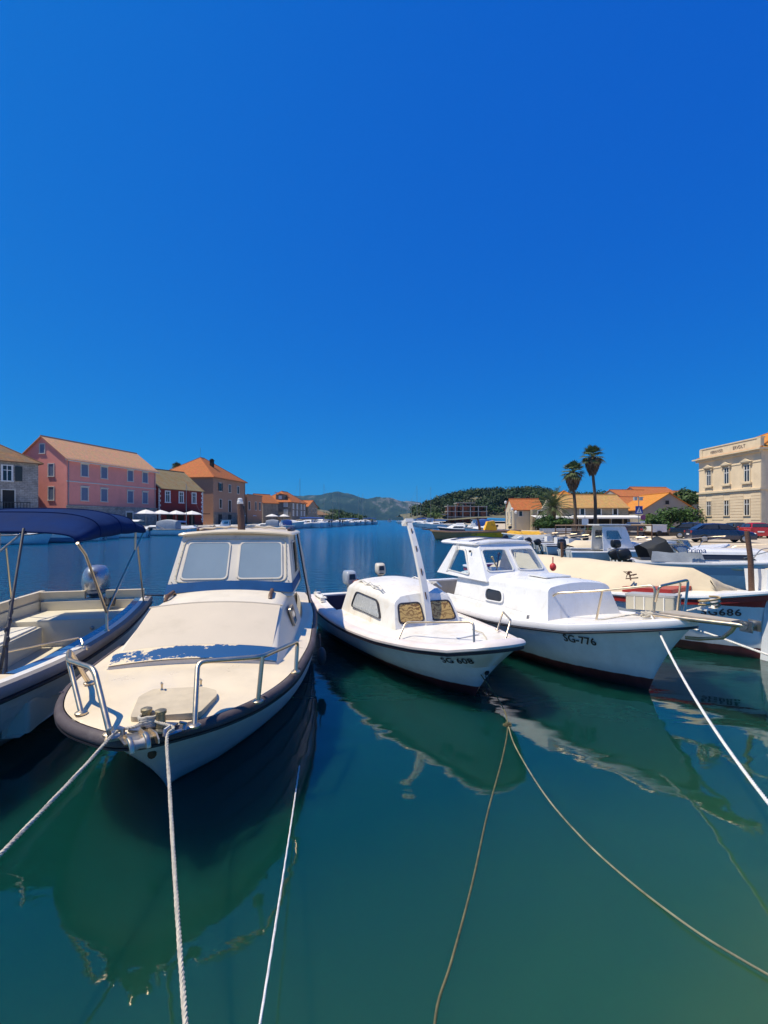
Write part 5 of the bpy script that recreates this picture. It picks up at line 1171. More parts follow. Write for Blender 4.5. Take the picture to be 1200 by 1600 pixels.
def fan_palm(loc, h, cr, label, seed=0, group=None):
    """tall fan palm: thin trunk, skirt of dead leaves, round head of fans"""
    rnd = random.Random(seed); root = empty('palm_tree', loc, 0, label, 'palm tree', group)
    mb = MB(); pts = [(0.02 * h * math.sin(k * .5), 0, h * k / 10 - .1) for k in range(11)]; mb.tube(pts, [.24 - .008 * k if k else .34 for k in range(11)], 9); mb.build('trunk', M['palm_bark'], root)
    top = Vector(pts[-1])
    def fan(mbx, az, el, ln, droop, wide):
        d = Vector((math.cos(az) * math.cos(el), math.sin(az) * math.cos(el), math.sin(el))); side = d.cross(Vector((0, 0, 1))).normalized(); nrm = side.cross(d)
        b0 = top + d * ln * .45; mbx.tube([top, b0], [.04, .02], 3, caps=False)
        for k in range(9):
            a = (k - 4) / 4 * wide; q = d * math.cos(a) + side * math.sin(a); L_ = ln * .62 * (1 - .25 * abs(k - 4) / 4)
            tip = b0 + q * L_ + Vector((0, 0, -droop * L_)); mid = b0 + q * L_ * .55 + nrm * .04; w = (side * math.cos(a) - d * math.sin(a)) * .62
            mbx.add([b0, mid + w * ln * .075, tip, mid - w * ln * .075], [(0, 1, 2, 3)])
    g_ = MB()
    for k in range(40): fan(g_, k * 2.39996 + rnd.uniform(-.2, .2), R(84 - 122 * (k / 40) ** .9 + rnd.uniform(-8, 8)), cr * rnd.uniform(.85, 1.1), .12 + .25 * rnd.random(), R(62))
    g_.build('fronds', M['palm'], root, smooth=False, weld=False)
    s_ = MB()
    for k in range(60):
        z = -cr * (.15 + .95 * (k / 60)); rr_ = cr * (.62 - .42 * (k / 60)); a = k * 2.4
        c = top + Vector((0, 0, z)); p = c + Vector((math.cos(a) * rr_, math.sin(a) * rr_, -cr * .1)); t = Vector((-math.sin(a), math.cos(a), 0)) * cr * .14
        s_.add([c + Vector((math.cos(a), math.sin(a), 0)) * .2 + Vector((0, 0, cr * .3)), p + t, p + Vector((0, 0, -cr * .35)), p - t], [(0, 1, 2, 3)])
    s_.build('dead_skirt', M['palm_dead'], root, smooth=False, weld=False); return root
def date_palm(loc, h, cr, label, seed=0):
    rnd = random.Random(seed); root = empty('palm_tree', loc, 0, label, 'palm tree')
    mb = MB(); mb.tube([(0, 0, -.1), (0, 0, h * .5), (0, 0, h)], [.42, .36, .48], 10); mb.build('trunk', M['palm_bark'], root)
    f_ = MB()
    for k in range(46):
        az = k * 2.39996; el = R(80 - 105 * k / 46); L_ = cr * rnd.uniform(.9, 1.1); prev = Vector((0, 0, h)); d = Vector((math.cos(az) * math.cos(el), math.sin(az) * math.cos(el), math.sin(el)))
        pts = [prev]
        for j in range(7): d = (d + Vector((0, 0, -.13))).normalized(); prev = prev + d * L_ / 7; pts.append(prev)
        f_.tube(pts, [.03] * 7 + [.008], 3, caps=False)
        for j in range(1, 7):
            for s_ in (-1, 1):
                for q in (0, .5):
                    p = pts[j].lerp(pts[min(7, j + 1)], q); t = (pts[j] - pts[j - 1]).normalized(); sd = t.cross(Vector((0, 0, 1))).normalized() * s_; tip = p + (sd * .8 + t * .5 + Vector((0, 0, -.25))).normalized() * L_ * .22
                    f_.add([p, p + t * L_ * .04, tip], [(0, 1, 2)])
    f_.build('fronds', M['palm'], root, smooth=False, weld=False); return root

# woodland on the hill: one mass of crowns
rs = random.Random(11); bl = []
for k in range(560):
    y = rs.uniform(226, 330); px = rs.uniform(648, 1130) if k % 3 else rs.uniform(648, 880); x = (px - PX) / FOC * y
    if x < 17: continue
    z = hill(x, y); r = rs.uniform(2.2, 4.6); bl.append((x, y, z + r * .55, r))
v, f = leaf_cloud(bl, 60000, .62, 5, .72); o = np_obj('woodland', v, f, leaf_mat('pine_wood', (.026, .050, .011), .55, .09)); tag(o, 'dark pine woodland covering the low hill behind the unfinished brick building', 'woodland', kind='stuff')
bl = []
for k in range(90):
    y = rs.uniform(205, 330); x = rs.uniform(-70, -9) * (1 if k % 2 else .5); 
    if x > -9: continue
    r = rs.uniform(1.4, 3.2); bl.append((x, y, lhill(x, y) + r * .5, r))
v, f = leaf_cloud(bl, 9000, .5, 6, .72); o = np_obj('woodland', v, f, M['pine']); tag(o, 'dark trees on the far shore behind the marina on the far side', 'woodland', kind='stuff')
# ------------------------------------------------------------------ the town
M['frame'] = mat('pale_stone_frame', (.62, .58, .50), rough=.8, var=.12)
M['white_frame'] = mat('white_window_frame', (.74, .73, .70), rough=.5)
M['shutter_blue'] = mat('slate_blue_shutter', (.13, .17, .25), rough=.5, var=.15)
M['shutter_dark'] = mat('dark_green_shutter', (.025, .032, .028), rough=.5)
M['shutter_pale'] = mat('pale_grey_shutter', (.52, .52, .48), rough=.6)
M['glass_dark'] = mat('dark_glass', (.025, .028, .032), rough=.1)
M['dark'] = mat('dark_recess', (.02, .018, .016), rough=.9)  # near-black; also colours the painted shade below the awnings
M['tile_salmon'] = tile_mat('salmon_roof', (.95, .50, .25), .33, .22, .12)
M['tile_orange'] = tile_mat('orange_tile_roof', (.58, .19, .06), .4, .25, .3)
M['tile_old'] = tile_mat('weathered_tile_roof', (.42, .22, .10), .4, .25, .45, old=(.22, .17, .11))
M['tile_olive'] = tile_mat('lichen_tile_roof', (.40, .27, .12), .45, .25, .25, old=(.34, .28, .15))
M['tile_yellow'] = tile_mat('yellow_tile_roof', (.62, .36, .13), .4, .25, .25)
M['tile_bright'] = tile_mat('bright_orange_roof', (.70, .28, .05), .4, .25, .2)
M['stone_grey'] = stone_mat('grey_limestone', (.36, .33, .29), (.46, .43, .38), (.25, .23, .20), .62, .26)
M['stone_warm'] = stone_mat('warm_limestone', (.42, .35, .25), (.34, .29, .21), (.26, .22, .17), .5, .2)
M['stone_dark'] = stone_mat('dark_limestone', (.26, .22, .18), (.33, .28, .22), (.20, .17, .14), .4, .18)

def uv_quad(mb_, pts, uvs, store): store.append((len(mb_.f), uvs)); mb_.add(pts, [tuple(range(len(pts)))])
class House:
    """local frame: x along the facade, y into the house, z up; scaled about the eye with k"""
    def __init__(s, name, A, B, depth, z1, m, label, cat='house', k=1.0, z0=.3, group=None):
        s.k = k; A = Vector((A[0], A[1])) * k; B = Vector((B[0], B[1])) * k; ex = (B - A).normalized(); s.W = (B - A).length; s.D = depth * k
        s.z1 = s.z(z1); s.z0 = z0; s.root = empty(name, (A.x, A.y, 0), math.atan2(ex.y, ex.x), label, cat, group)
        mb = MB(); mb.box((s.W / 2, s.D / 2, (z0 + s.z1) / 2), (s.W, s.D, s.z1 - z0)); s.wall = mb.build('wall', m, s.root, smooth=False)
    def z(s, v): return EYE + (v - EYE) * s.k
    def pt(s, face, a, out, z):
        if face == 'f': return Vector((a, -out, z))
        if face == 'l': return Vector((-out, a, z))
        return Vector((s.W + out, a, z))
    def rect(s, mb, face, a0, a1, z0, z1, o0, o1, mi=0):
        p = [s.pt(face, a0, o0, z0), s.pt(face, a1, o1, z1)]; mb.box((p[0] + p[1]) / 2, tuple(abs(q) for q in (p[1] - p[0])), mi=mi)
    def win(s, face, a, zc, w, h, pane=None, frame=None, fw=.14, shutters=None, mull=False, hood=.0, sill=True, name='window', raw=False):
        if not raw: a, zc, w, h = a * s.k, s.z(zc), w * s.k, h * s.k
        frame = frame or M['frame']; pane = pane or M['glass_dark']; mb = MB(); r = s.rect
        r(mb, face, a - w / 2 - fw, a - w / 2, zc - h / 2, zc + h / 2, -.02, .07); r(mb, face, a + w / 2, a + w / 2 + fw, zc - h / 2, zc + h / 2, -.02, .07)
        r(mb, face, a - w / 2 - fw, a + w / 2 + fw, zc + h / 2, zc + h / 2 + fw, -.02, .075)
        if sill: r(mb, face, a - w / 2 - fw * 1.4, a + w / 2 + fw * 1.4, zc - h / 2 - fw, zc - h / 2, -.02, .13)
        if hood: r(mb, face, a - w / 2 - fw * 1.6, a + w / 2 + fw * 1.6, zc + h / 2 + fw, zc + h / 2 + fw + .12, -.02, hood)
        f = mb.build(name, frame, s.root, smooth=False)
        pb = MB(); r(pb, face, a - w / 2, a + w / 2, zc - h / 2, zc + h / 2, -.02, .012); pb.build('pane', pane, f, smooth=False)
        if mull:
            qb = MB(); r(qb, face, a - .05, a + .05, zc - h / 2, zc + h / 2, .0, .04); r(qb, face, a - w / 2, a + w / 2, zc + h * .18, zc + h * .18 + .08, .0, .036)
            r(qb, face, a - w / 2, a - w / 2 + .07, zc - h / 2, zc + h / 2, .0, .04); r(qb, face, a + w / 2 - .07, a + w / 2, zc - h / 2, zc + h / 2, .0, .04); qb.build('sash', M['white_frame'], f, smooth=False)
        if shutters:
            for s_ in (-1, 1):
                sb = MB(); c = a + s_ * (w / 2 + w * .25 + .03); r(sb, face, c - w * .25, c + w * .25, zc - h / 2, zc + h / 2, .078, .12)
                for q in range(5): r(sb, face, c - w * .2, c + w * .2, zc - h * .42 + h * .17 * q, zc - h * .42 + h * .17 * q + .05, .12, .135)
                sb.build('shutter', shutters, f, smooth=False)
        return f
    def band(s, face, z, h, out, m, a0=None, a1=None, name='string_course', raw=False):
        z = z if raw else s.z(z); mb = MB(); lim = s.D if face != 'f' else s.W; s.rect(mb, face, -out if a0 is None else a0, (lim + out) if a1 is None else a1, z, z + h, -.01, out); return mb.build(name, m, s.root, smooth=False)
    def quoins(s, face, a, m, z0, z1, n):
        for i in range(n):
            w = .55 if i % 2 else .32; zz = z0 + (z1 - z0) * i / n; mb = MB(); s.rect(mb, face, a - (w if a > .1 else 0), a + (0 if a > .1 else w), zz, zz + (z1 - z0) / n * .9, -.01, .05); o = mb.build('quoin', m, s.root, smooth=False)
    def roof(s, kind, rise, m, over=.35, end=.25, axis='x', ridge_m=None, thick=.14):
        """pitched roof with a real thickness; UVs run along the eave and up the slope in metres"""
        rise *= s.k; W, D, z = s.W, s.D, s.z1; sl = []
        if axis == 'x':
            lo = z - rise * over / (D / 2); h0, h1 = ((-end, W + end) if kind == 'gable' else (min(D / 2, W / 2) , W - min(D / 2, W / 2))); E0, E1 = -end if kind == 'gable' else -over, W + end if kind == 'gable' else W + over
            zz = z + rise
            a, b_, c, d = Vector((E0, -over, lo)), Vector((E1, -over, lo)), Vector((E1, D + over, lo)), Vector((E0, D + over, lo)); r0, r1 = Vector((h0, D / 2, zz)), Vector((h1, D / 2, zz))
        else:
            lo = z - rise * over / (W / 2); zz = z + rise; h0, h1 = (-end, D + end) if kind == 'gable' else (min(D, W) / 2, D - min(D, W) / 2); E0, E1 = -end if kind == 'gable' else -over, D + end if kind == 'gable' else D + over
            b_, c, d, a = Vector((W + over, E0, lo)), Vector((W + over, E1, lo)), Vector((-over, E1, lo)), Vector((-over, E0, lo)); r0, r1 = Vector((W / 2, h0, zz)), Vector((W / 2, h1, zz))
            a, b_, c, d = b_, c, d, a
        slopes = [[a, b_, r1, r0], [c, d, r0, r1]]
        if kind == 'hip': slopes += [[b_, c, r1], [d, a, r0]]
        up = Vector((0, 0, thick)); mb = MB(); uvl = []
        for q in slopes:
            if (q[-1] - q[-2]).length < 1e-6: q = q[:-1]
            top = [p + up for p in q]; e = (q[1] - q[0]).normalized(); nrm = poly_normal(top); g_ = nrm.cross(e)
            mb.add(top, [tuple(range(len(top)))]); uvl.append([((p - top[0]).dot(e), (p - top[0]).dot(g_)) for p in top])
            mb.add([q[0], q[1], top[1], top[0]], [(0, 1, 2, 3)]); uvl.append([(0, 0)] * 4)
            mb.add(q, [tuple(range(len(q)))[::-1]]); uvl.append([(0, 0)] * len(q))
            if kind == 'gable':
                for i, j in ((1, 2), (3, 0)): mb.add([q[i], q[j], top[j], top[i]], [(0, 1, 2, 3)]); uvl.append([(0, 0)] * 4)
        me = bpy.data.meshes.new('roof'); me.from_pydata(mb.v, [], mb.f); me.materials.append(m); uv = me.uv_layers.new(name='uv'); k = 0
        for pl, us in zip(me.polygons, uvl):
            for li, u_ in zip(pl.loop_indices, us): uv.data[li].uv = u_
        o = bpy.data.objects.new('roof', me); col.objects.link(o); o.parent = s.root
        if kind == 'gable':
            if axis == 'x':
                for x in (.0, W): g2 = MB(); g2.prism([(x, 0, z), (x, D, z), (x, D / 2, zz - .02)], (.12 if x == 0 else -.12, 0, 0)); g2.build('gable', s.wall.data.materials[0], s.root, smooth=False)
            else:
                for y in (.0, D): g2 = MB(); g2.prism([(0, y, z), (W, y, z), (W / 2, y, zz - .02)], (0, .12 if y == 0 else -.12, 0)); g2.build('gable', s.wall.data.materials[0], s.root, smooth=False)
        rb = MB(); rb.tube([r0 + up, r1 + up] if (r1 - r0).length > .1 else [r0 + up, r0 + up + Vector((.1, 0, 0))], .13, 6)
        if kind == 'hip':
            for p, q in ((a, r0), (d, r0), (b_, r1), (c, r1)): rb.tube([p + up, q + up], .10, 6)
        rb.build('ridge_tiles', ridge_m or m, o); s.roof_o = o; return o
    def chimney(s, x, y, z, h, w=.6, m=None):
        mb = MB(); mb.box((x, y, z + h / 2), (w, w, h)); mb.box((x, y, z + h), (w + .16, w + .16, .12)); mb.box((x, y, z + h + .2), (w * .7, w * .7, .25)); return mb.build('chimney', m or M['stone_dark'], s.roof_o, smooth=False)

K = 1.4
# stone house at the far left
h = House('stone_house', (-41.2, 43.5), (-36.5, 50.0), 8.0, 8.15, M['stone_grey'], 'grey stone house with a weathered tile roof and dark shutters', k=K)
h.roof('hip', 2.6, M['tile_old'], over=.5)
f = h.win('f', 5.35, 6.8, .8, 1.5, mull=True, frame=M['white_frame'])
mb = MB(); h.rect(mb, 'f', 6.0 * K, 6.6 * K, h.z(6.05), h.z(7.55), .08, .13); mb.build('shutter', M['shutter_dark'], f, smooth=False)
h.win('f', 5.45, 4.1, 1.0, 2.0, pane=M['dark'], sill=False, name='door')
mb = MB(); h.rect(mb, 'f', 2.0, 7.1 * K, h.z(3.0), h.z(3.0) + .2, -.01, 1.1); bal = mb.build('balcony', M['stone_dark'], h.root, smooth=False)
for i in range(22):
    mb = MB(); x = 2.1 + (7.05 * K - 2.1) * i / 21; h.rect(mb, 'f', x - .03, x + .03, h.z(3.0) + .2, h.z(3.0) + 1.15, 1.02, 1.07); mb.build('baluster', M['black'], bal, smooth=False)
mb = MB(); h.rect(mb, 'f', 2.0, 7.1 * K, h.z(3.0) + 1.15, h.z(3.0) + 1.25, 1.0, 1.09); mb.build('handrail', M['black'], bal, smooth=False)
h.win('f', 2.2, 6.8, .8, 1.5, shutters=M['shutter_dark'])

# pink house
M['pink'] = mat('pink_plaster', (.82, .30, .235), rough=.9, var=.10, scale=.35, stain=(.5, .2, .14), stain_amt=.3)
h = House('pink_house', (-35.5, 53.0), (-32.3, 67.0), 6.7, 9.0, M['pink'], 'large pink house with slate-blue shutters and a salmon roof', k=K)
h.roof('gable', 2.5, M['tile_salmon'], over=.45, end=.36)
for zc, hh in ((7.85, 1.35), (5.09, 1.5)):
    for t in (2.36, 5.22, 9.53, 12.24): h.win('f', t, zc, .92, hh, pane=M['shutter_blue'], hood=.2)
for y, zc, w, hh in ((3.36, 10.15, .62, 1.0), (2.13, 7.7, .70, 1.35), (2.13, 5.05, .70, 1.45)): h.win('l', y, zc, w, hh, pane=M['shutter_blue'])
h.band('f', 6.38, .16, .07, M['frame']); h.band('f', 8.75, .35, .25, M['frame'], name='cornice')
sb = MB(); h.rect(sb, 'f', -.1, h.W + .1, .9, h.z(3.62), -.01, .22); h.rect(sb, 'f', -.15, h.W + .15, h.z(3.62), h.z(3.62) + .14, -.01, .32); sb.build('stone_base', M['stone_grey'], h.root, smooth=False)
for t in (9.2, 3.0):
    mb = MB(); h.rect(mb, 'f', t * K - .7, t * K + .7, .9, 3.4, .2, .26); d_ = mb.build('door', M['shutter_dark'], h.root, smooth=False)
    mb = MB(); h.rect(mb, 'f', t * K - .95, t * K - .7, .9, 3.4, .2, .3); h.rect(mb, 'f', t * K + .7, t * K + .95, .9, 3.4, .2, .3); h.rect(mb, 'f', t * K - .95, t * K + .95, 3.4, 3.7, .2, .3); mb.build('door_frame', M['frame'], d_, smooth=False)

for a in (.25, h.W - .3):
    mb = MB(); mb.tube([(a, -.10, h.z1 - .1), (a, -.10, 1.0)], .06, 6); mb.build('downpipe', M['dull_steel'], h.root)
mb = MB(); mb.tube([(-.3, -.68, h.z1 - .42), (h.W + .3, -.68, h.z1 - .42)], .08, 6); mb.build('gutter', M['frame'], h.root)

# dark red house
M['dark_red'] = mat('dark_red_plaster', (.24, .022, .018), rough=.85, var=.12, scale=.4)
h = House('red_house', (-32.2, 67.6), (-28.9, 75.6), 8.0, 6.7, M['dark_red'], 'dark red house with pale quoins and a lichen-covered roof', k=K)
h.roof('gable', 3.0, M['tile_olive'], over=.4, end=.1)
for t in (1.64, 4.17, 6.74): h.win('f', t, 5.45, .72, 1.5, mull=True, frame=M['white_frame'], fw=.2)
h.quoins('f', h.W, M['white_frame'], 1.5, h.z1, 15); h.quoins('f', 0.0, M['frame'], 1.5, h.z1, 15)
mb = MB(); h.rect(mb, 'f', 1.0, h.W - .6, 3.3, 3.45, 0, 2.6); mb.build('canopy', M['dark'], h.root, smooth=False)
for t in (2.0, 5.0, 8.0):
    mb = MB(); h.rect(mb, 'f', t, t + 1.6, .9, 3.2, -.02, .03); mb.build('doorway', M['dark'], h.root, smooth=False)

# brown house with the hipped roof
M['brown'] = mat('brown_plaster', (.42, .23, .14), rough=.9, var=.12, scale=.4, stain=(.26, .14, .09), stain_amt=.4)
h = House('brown_house', (-29.0, 80.5), (-27.2, 92.8), 11.0, 9.5, M['brown'], 'tall brown house with a hipped orange roof and a dark chimney', k=K)
h.roof('hip', 3.9, M['tile_orange'], over=.5)
h.win('f', 2.4, 7.8, .75, 1.35, shutters=M['shutter_dark']); h.win('f', 5.95, 7.75, .72, 1.35); h.win('f', 9.33, 7.7, .72, 1.35)
h.win('f', 2.5, 4.9, .75, 1.5); h.win('f', 5.95, 4.55, .95, 2.1, pane=M['dark'], sill=False, name='door'); h.win('f', 9.33, 4.9, .75, 1.5)
h.win('l', 4.2, 7.9, .85, 1.4)
h.chimney(h.W * .42, h.D * .28, h.z1 + 3.0, 1.8, .8, M['dark'])
h.band('f', 9.25, .3, .3, M['stone_dark'], name='cornice'); h.band('l', 9.25, .3, .28, M['stone_dark'], name='cornice')
mb = MB(); mb.tube([(h.W - .4, -.09, h.z1 - .2), (h.W - .4, -.09, 1.0)], .06, 6); mb.build('downpipe', M['stone_dark'], h.root)
mb = MB(); mb.tube([(h.D * .5, h.D * .5, h.z1 + 3.9 * K), (h.D * .5, h.D * .5, h.z1 + 3.9 * K + 2.6)], .04, 5); mb.build('aerial', M['dull_steel'], h.roof_o)
sb = MB(); h.rect(sb, 'f', -.1, h.W + .1, .9, 3.9, -.01, .16); sb.build('stone_base', M['stone_dark'], h.root, smooth=False)
for t in (3.0, 8.0, 13.0):
    mb = MB(); h.rect(mb, 'f', t - .9, t + .9, .9, 3.4, .15, .19); mb.build('doorway', M['dark'], h.root, smooth=False)

M['orange_wall'] = mat('orange_plaster', (.44, .21, .11), rough=.9, var=.12, scale=.4)
h = House('orange_house', (-27.0, 93.5), (-26.0, 101.0), 7.0, 7.1, M['orange_wall'], 'low flat-roofed orange house beyond the brown one', k=K)
for t in (.9, 4.2): h.win('f', t, 4.9, .7, 1.6, pane=M['dark'])
h.win('f', 6.3, 4.9, .7, 1.6)
h.band('f', 7.0, .28, .15, M['stone_dark'], name='parapet')
h = House('tiled_house', (-27.6, 108.0), (-25.0, 112.0), 6.0, 6.0, M['stone_dark'], 'small stone house with a bright orange roof peeping past the flat one', k=K)
h.roof('gable', 2.0, M['tile_orange'])
h = House('stone_house', (-22.5, 115.0), (-20.9, 127.0), 7.8, 6.5, M['stone_dark'], 'dark grey stone house with orange hipped roof and white shutters', k=K)
h.roof('hip', 2.7, M['tile_orange'], over=.4)
for y, zc in ((1.4, 5.9), (1.4, 3.9), (6.3, 5.3), (4.3, 4.9)): h.win('l', y, zc, .85, 1.15, pane=M['shutter_pale'], frame=M['white_frame'])
for t in (1.5, 4.5, 8.0, 10.5):
    h.win('f', t, 5.4, .8, 1.2, pane=M['shutter_pale'], frame=M['white_frame']); h.win('f', t, 3.7, .8, 1.2, pane=M['shutter_pale'], frame=M['white_frame'])
dm = MB(); dm.box((1.5 * K, 3.0 * K, h.z1 + 1.2), (2.6, 3.2, 2.6)); d_ = dm.build('dormer', M['stone_dark'], h.root, smooth=False)
mb = MB(); mb.prism([(1.5 * K - 1.8, 3.0 * K - 1.9, h.z1 + 2.3), (1.5 * K + 1.8, 3.0 * K - 1.9, h.z1 + 2.3), (1.5 * K + 1.8, 3.0 * K + 1.9, h.z1 + 3.2), (1.5 * K - 1.8, 3.0 * K + 1.9, h.z1 + 3.2)], (0, 0, .15)); mb.build('dormer_roof', M['tile_orange'], d_, smooth=False)
mb = MB(); mb.box((1.5 * K - 1.32, 3.0 * K, h.z1 + 1.5), (.06, 1.2, 1.2)); mb.build('dormer_window', M['white_frame'], d_, smooth=False)
h = House('stone_house', (-20.6, 128.0), (-19.4, 138.0), 7.0, 5.6, M['stone_warm'], 'pale stone house at the end of the row towards the marina', k=K)
h.roof('gable', 1.8, M['tile_orange'], axis='y')
for t in (2.0, 5.0, 8.0): h.win('f', t, 4.7, .7, 1.1)
h = House('stone_house', (-20.4, 142.0), (-18.0, 160.0), 8.0, 3.6, M['stone_warm'], 'long low stone house behind the moored boats of the marina', k=K)
h.roof('gable', 1.4, M['tile_old'])
for t in (2.0, 6.0, 10.0, 14.0): h.win('f', t, 2.9, .7, .8)

# ---- right bank
KR = 1.0
M['cream_wall'] = mat('cream_limestone', (.78, .62, .42), rough=.85, var=.10, scale=.5, stain=(.58, .44, .27), stain_amt=.4)
M['cream_trim'] = mat('cream_stone_trim', (.70, .57, .39), rough=.85, var=.12, scale=1.5)
h = House('civic_building', (43.9, 66.0), (43.9, 55.2), 15.0, 9.55, M['cream_wall'], 'cream stone civic building with pedimented windows and an inscribed parapet', 'building', z0=-.6)
h.root.location.z = .7
W = h.W
for t in (2.05, 5.35, 8.75):
    # upper windows with pediments, recessed lower windows
    f = h.win('f', t, 7.0, .85, 1.95, mull=True, frame=M['cream_trim'], fw=.16)
    pb = MB(); z = 8.30; h.rect(pb, 'f', t - .78, t + .78, z, z + .10, -.01, .30)
    pb.prism([(t - .86, -.34, z + .10), (t + .86, -.34, z + .10), (t, -.34, z + .48)], (0, .34, 0)); pb.build('pediment', M['cream_trim'], f, smooth=False)
    for s_ in (-1, 1):
        mb = MB(); h.rect(mb, 'f', t + s_ * .66 - .09, t + s_ * .66 + .09, z - .30, z, -.01, .22); mb.build('bracket', M['cream_trim'], f, smooth=False)
    mb = MB(); h.rect(mb, 'f', t - .80, t + .80, 5.72, 5.90, -.01, .24); h.rect(mb, 'f', t - .62, t + .62, 5.15, 5.72, -.01, .05); mb.build('balcony_sill', M['cream_trim'], f, smooth=False)
    h.win('f', t, 2.9, .85, 1.9, mull=True, frame=M['cream_trim'], fw=.12)
for i in range(9):
    z = 1.35 + i * .36
    # rusticated courses of the ground floor, one slab per bay between the windows
    for a0, a1 in ((0, 1.45), (2.65, 4.75), (5.95, 8.15), (9.35, W)):
        mb = MB(); h.rect(mb, 'f', a0, a1, z + .02, z + .32, -.01, .045); mb.build('stone_course', M['cream_wall'], h.root, smooth=False)
mb = MB(); h.rect(mb, 'f', 0, W, 4.62, 4.9, -.01, .06); mb.build('stone_course', M['cream_wall'], h.root, smooth=False)
h.band('f', 4.92, .22, .22, M['cream_trim']); h.band('f', 8.2, .10, .06, M['cream_trim']); h.band('r', 4.92, .22, .2, M['cream_trim'])
h.band('f', 9.3, .30, .30, M['cream_trim'], name='cornice'); h.band('f', 9.6, .16, .62, M['cream_trim'], name='cornice'); h.band('r', 9.58, .2, .6, M['cream_trim'], name='cornice')
mb = MB(); h.rect(mb, 'f', .25, W - .1, 9.76, 11.0, -.5, -.1); pr = mb.build('parapet', M['cream_trim'], h.root, smooth=False)
mb = MB(); h.rect(mb, 'f', .15, W, 11.0, 11.14, -.55, -.02); mb.build('parapet_cap', M['cream_trim'], pr, smooth=False)
for a in (.3, W - .35):
    mb = MB(); h.rect(mb, 'f', a - .28, a + .28, 9.76, 11.05, -.3, -.04); mb.build('parapet_pier', M['cream_trim'], pr, smooth=False)
def sign_text(body, parent, loc, rot, size, m, name='inscription', depth=.01, stretch=1.0, bold=.0):
    cu = bpy.data.curves.new('t', 'FONT'); cu.body = body; cu.size = size; cu.align_x = 'CENTER'; cu.align_y = 'CENTER'; cu.extrude = depth; cu.offset = bold; cu.resolution_u = 2
    to = bpy.data.objects.new('t', cu); col.objects.link(to); bpy.context.view_layer.update()
    me = bpy.data.meshes.new_from_object(to.evaluated_get(bpy.context.evaluated_depsgraph_get())); bpy.data.objects.remove(to)
    me.materials.clear(); me.materials.append(m); me.name = name; o = bpy.data.objects.new(name, me); col.objects.link(o); o.parent = parent; o.location = loc; o.rotation_euler = rot; o.scale = (stretch, 1, 1); return o
sign_text('VERNVSEI', h.root, (3.3, .085, 10.38), (R(90), 0, 0), .55, M['letters_brown'])
sign_text('ERVDLT', h.root, (7.3, .085, 10.38), (R(90), 0, 0), .58, M['letters_brown'])
mb = MB()
h.z1 = 9.75; h.roof('hip', 3.4, M['tile_bright'], over=.2)
mb = MB(); h.rect(mb, 'r', -.0, .5, .38, 9.3, -.01, .08); mb.build('pilaster', M['cream_trim'], h.root, smooth=False)
for y in (2.5, 6.5): h.win('r', y, 7.0, .85, 1.95, mull=True, frame=M['cream_trim']); h.win('r', y, 2.9, .85, 1.9, mull=True, frame=M['cream_trim'])

h = House('stone_rowhouse', (28.2, 75.0), (38.7, 75.0), 8.0, 4.0, M['stone_warm'], 'long stone house with a yellow tile roof behind the tall palms')
h.roof('gable', 2.1, M['tile_yellow'], over=.3, end=.1)
for t in (3.2, 5.8, 8.4): h.win('f', t, 3.35, .62, .95, pane=M['glass_dark'], frame=M['white_frame'])
mb = MB(); h.rect(mb, 'f', 0, h.W, .38, 2.35, -.01, .03); mb.build('painted_shade', M['dark'], h.root, smooth=False)  # near-black sheet on the wall paints the shade under the long awning
for t in (1.5, 3.6, 5.6, 7.6, 9.6):
    mb = MB(); h.rect(mb, 'f', t - .14, t + .14, .38, 2.35, .0, .12); mb.build('pier', M['stone_warm'], h.root, smooth=False)
h = House('tower_house', (28.9, 79.0), (32.6, 79.0), 4.0, 5.4, M['stone_grey'], 'square stone house with a pyramid of bright orange tiles')
h.roof('hip', 1.5, M['tile_bright'], over=.3)
M['pale_wall'] = mat('pale_cream_plaster', (.58, .50, .36), rough=.9, var=.1, scale=.5)
h = House('gabled_house', (21.3, 78.0), (26.2, 78.0), 5.0, 3.75, M['pale_wall'], 'pale gabled house with an orange roof beside the stone arches')
h.roof('gable', 1.75, M['tile_orange'], over=.25, end=.1)
for y, z in ((1.3, 3.0), (3.4, 3.0), (1.3, 1.9), (3.4, 1.9)): h.win('l', y, z, .35, .75)
for t in (1.2, 3.6): h.win('f', t, 3.1, .5, .8)
h = House('arcade_house', (24.0, 76.6), (30.2, 76.6), 3.0, 3.75, M['stone_warm'], 'flat-topped stone house with dark openings and a broken gable')
for t, w in ((1.4, .95), (3.4, .7), (5.3, .6)): h.win('f', t, 3.1, w, .85, pane=M['dark'])
mb = MB(); mb.prism([(1.6, .4, 3.75), (2.9, .4, 3.75), (2.9, .4, 5.3), (2.5, .4, 5.4), (2.2, .4, 4.7), (1.9, .4, 4.3)], (0, .4, 0)); mb.build('broken_gable', M['pale_wall'], h.root, smooth=False)
mb = MB(); h.rect(mb, 'f', .4, h.W, .38, 2.4, -.01, .03); mb.build('painted_shade', M['dark'], h.root, smooth=False)  # dark sheet again painted as shade, here behind the terrace awning
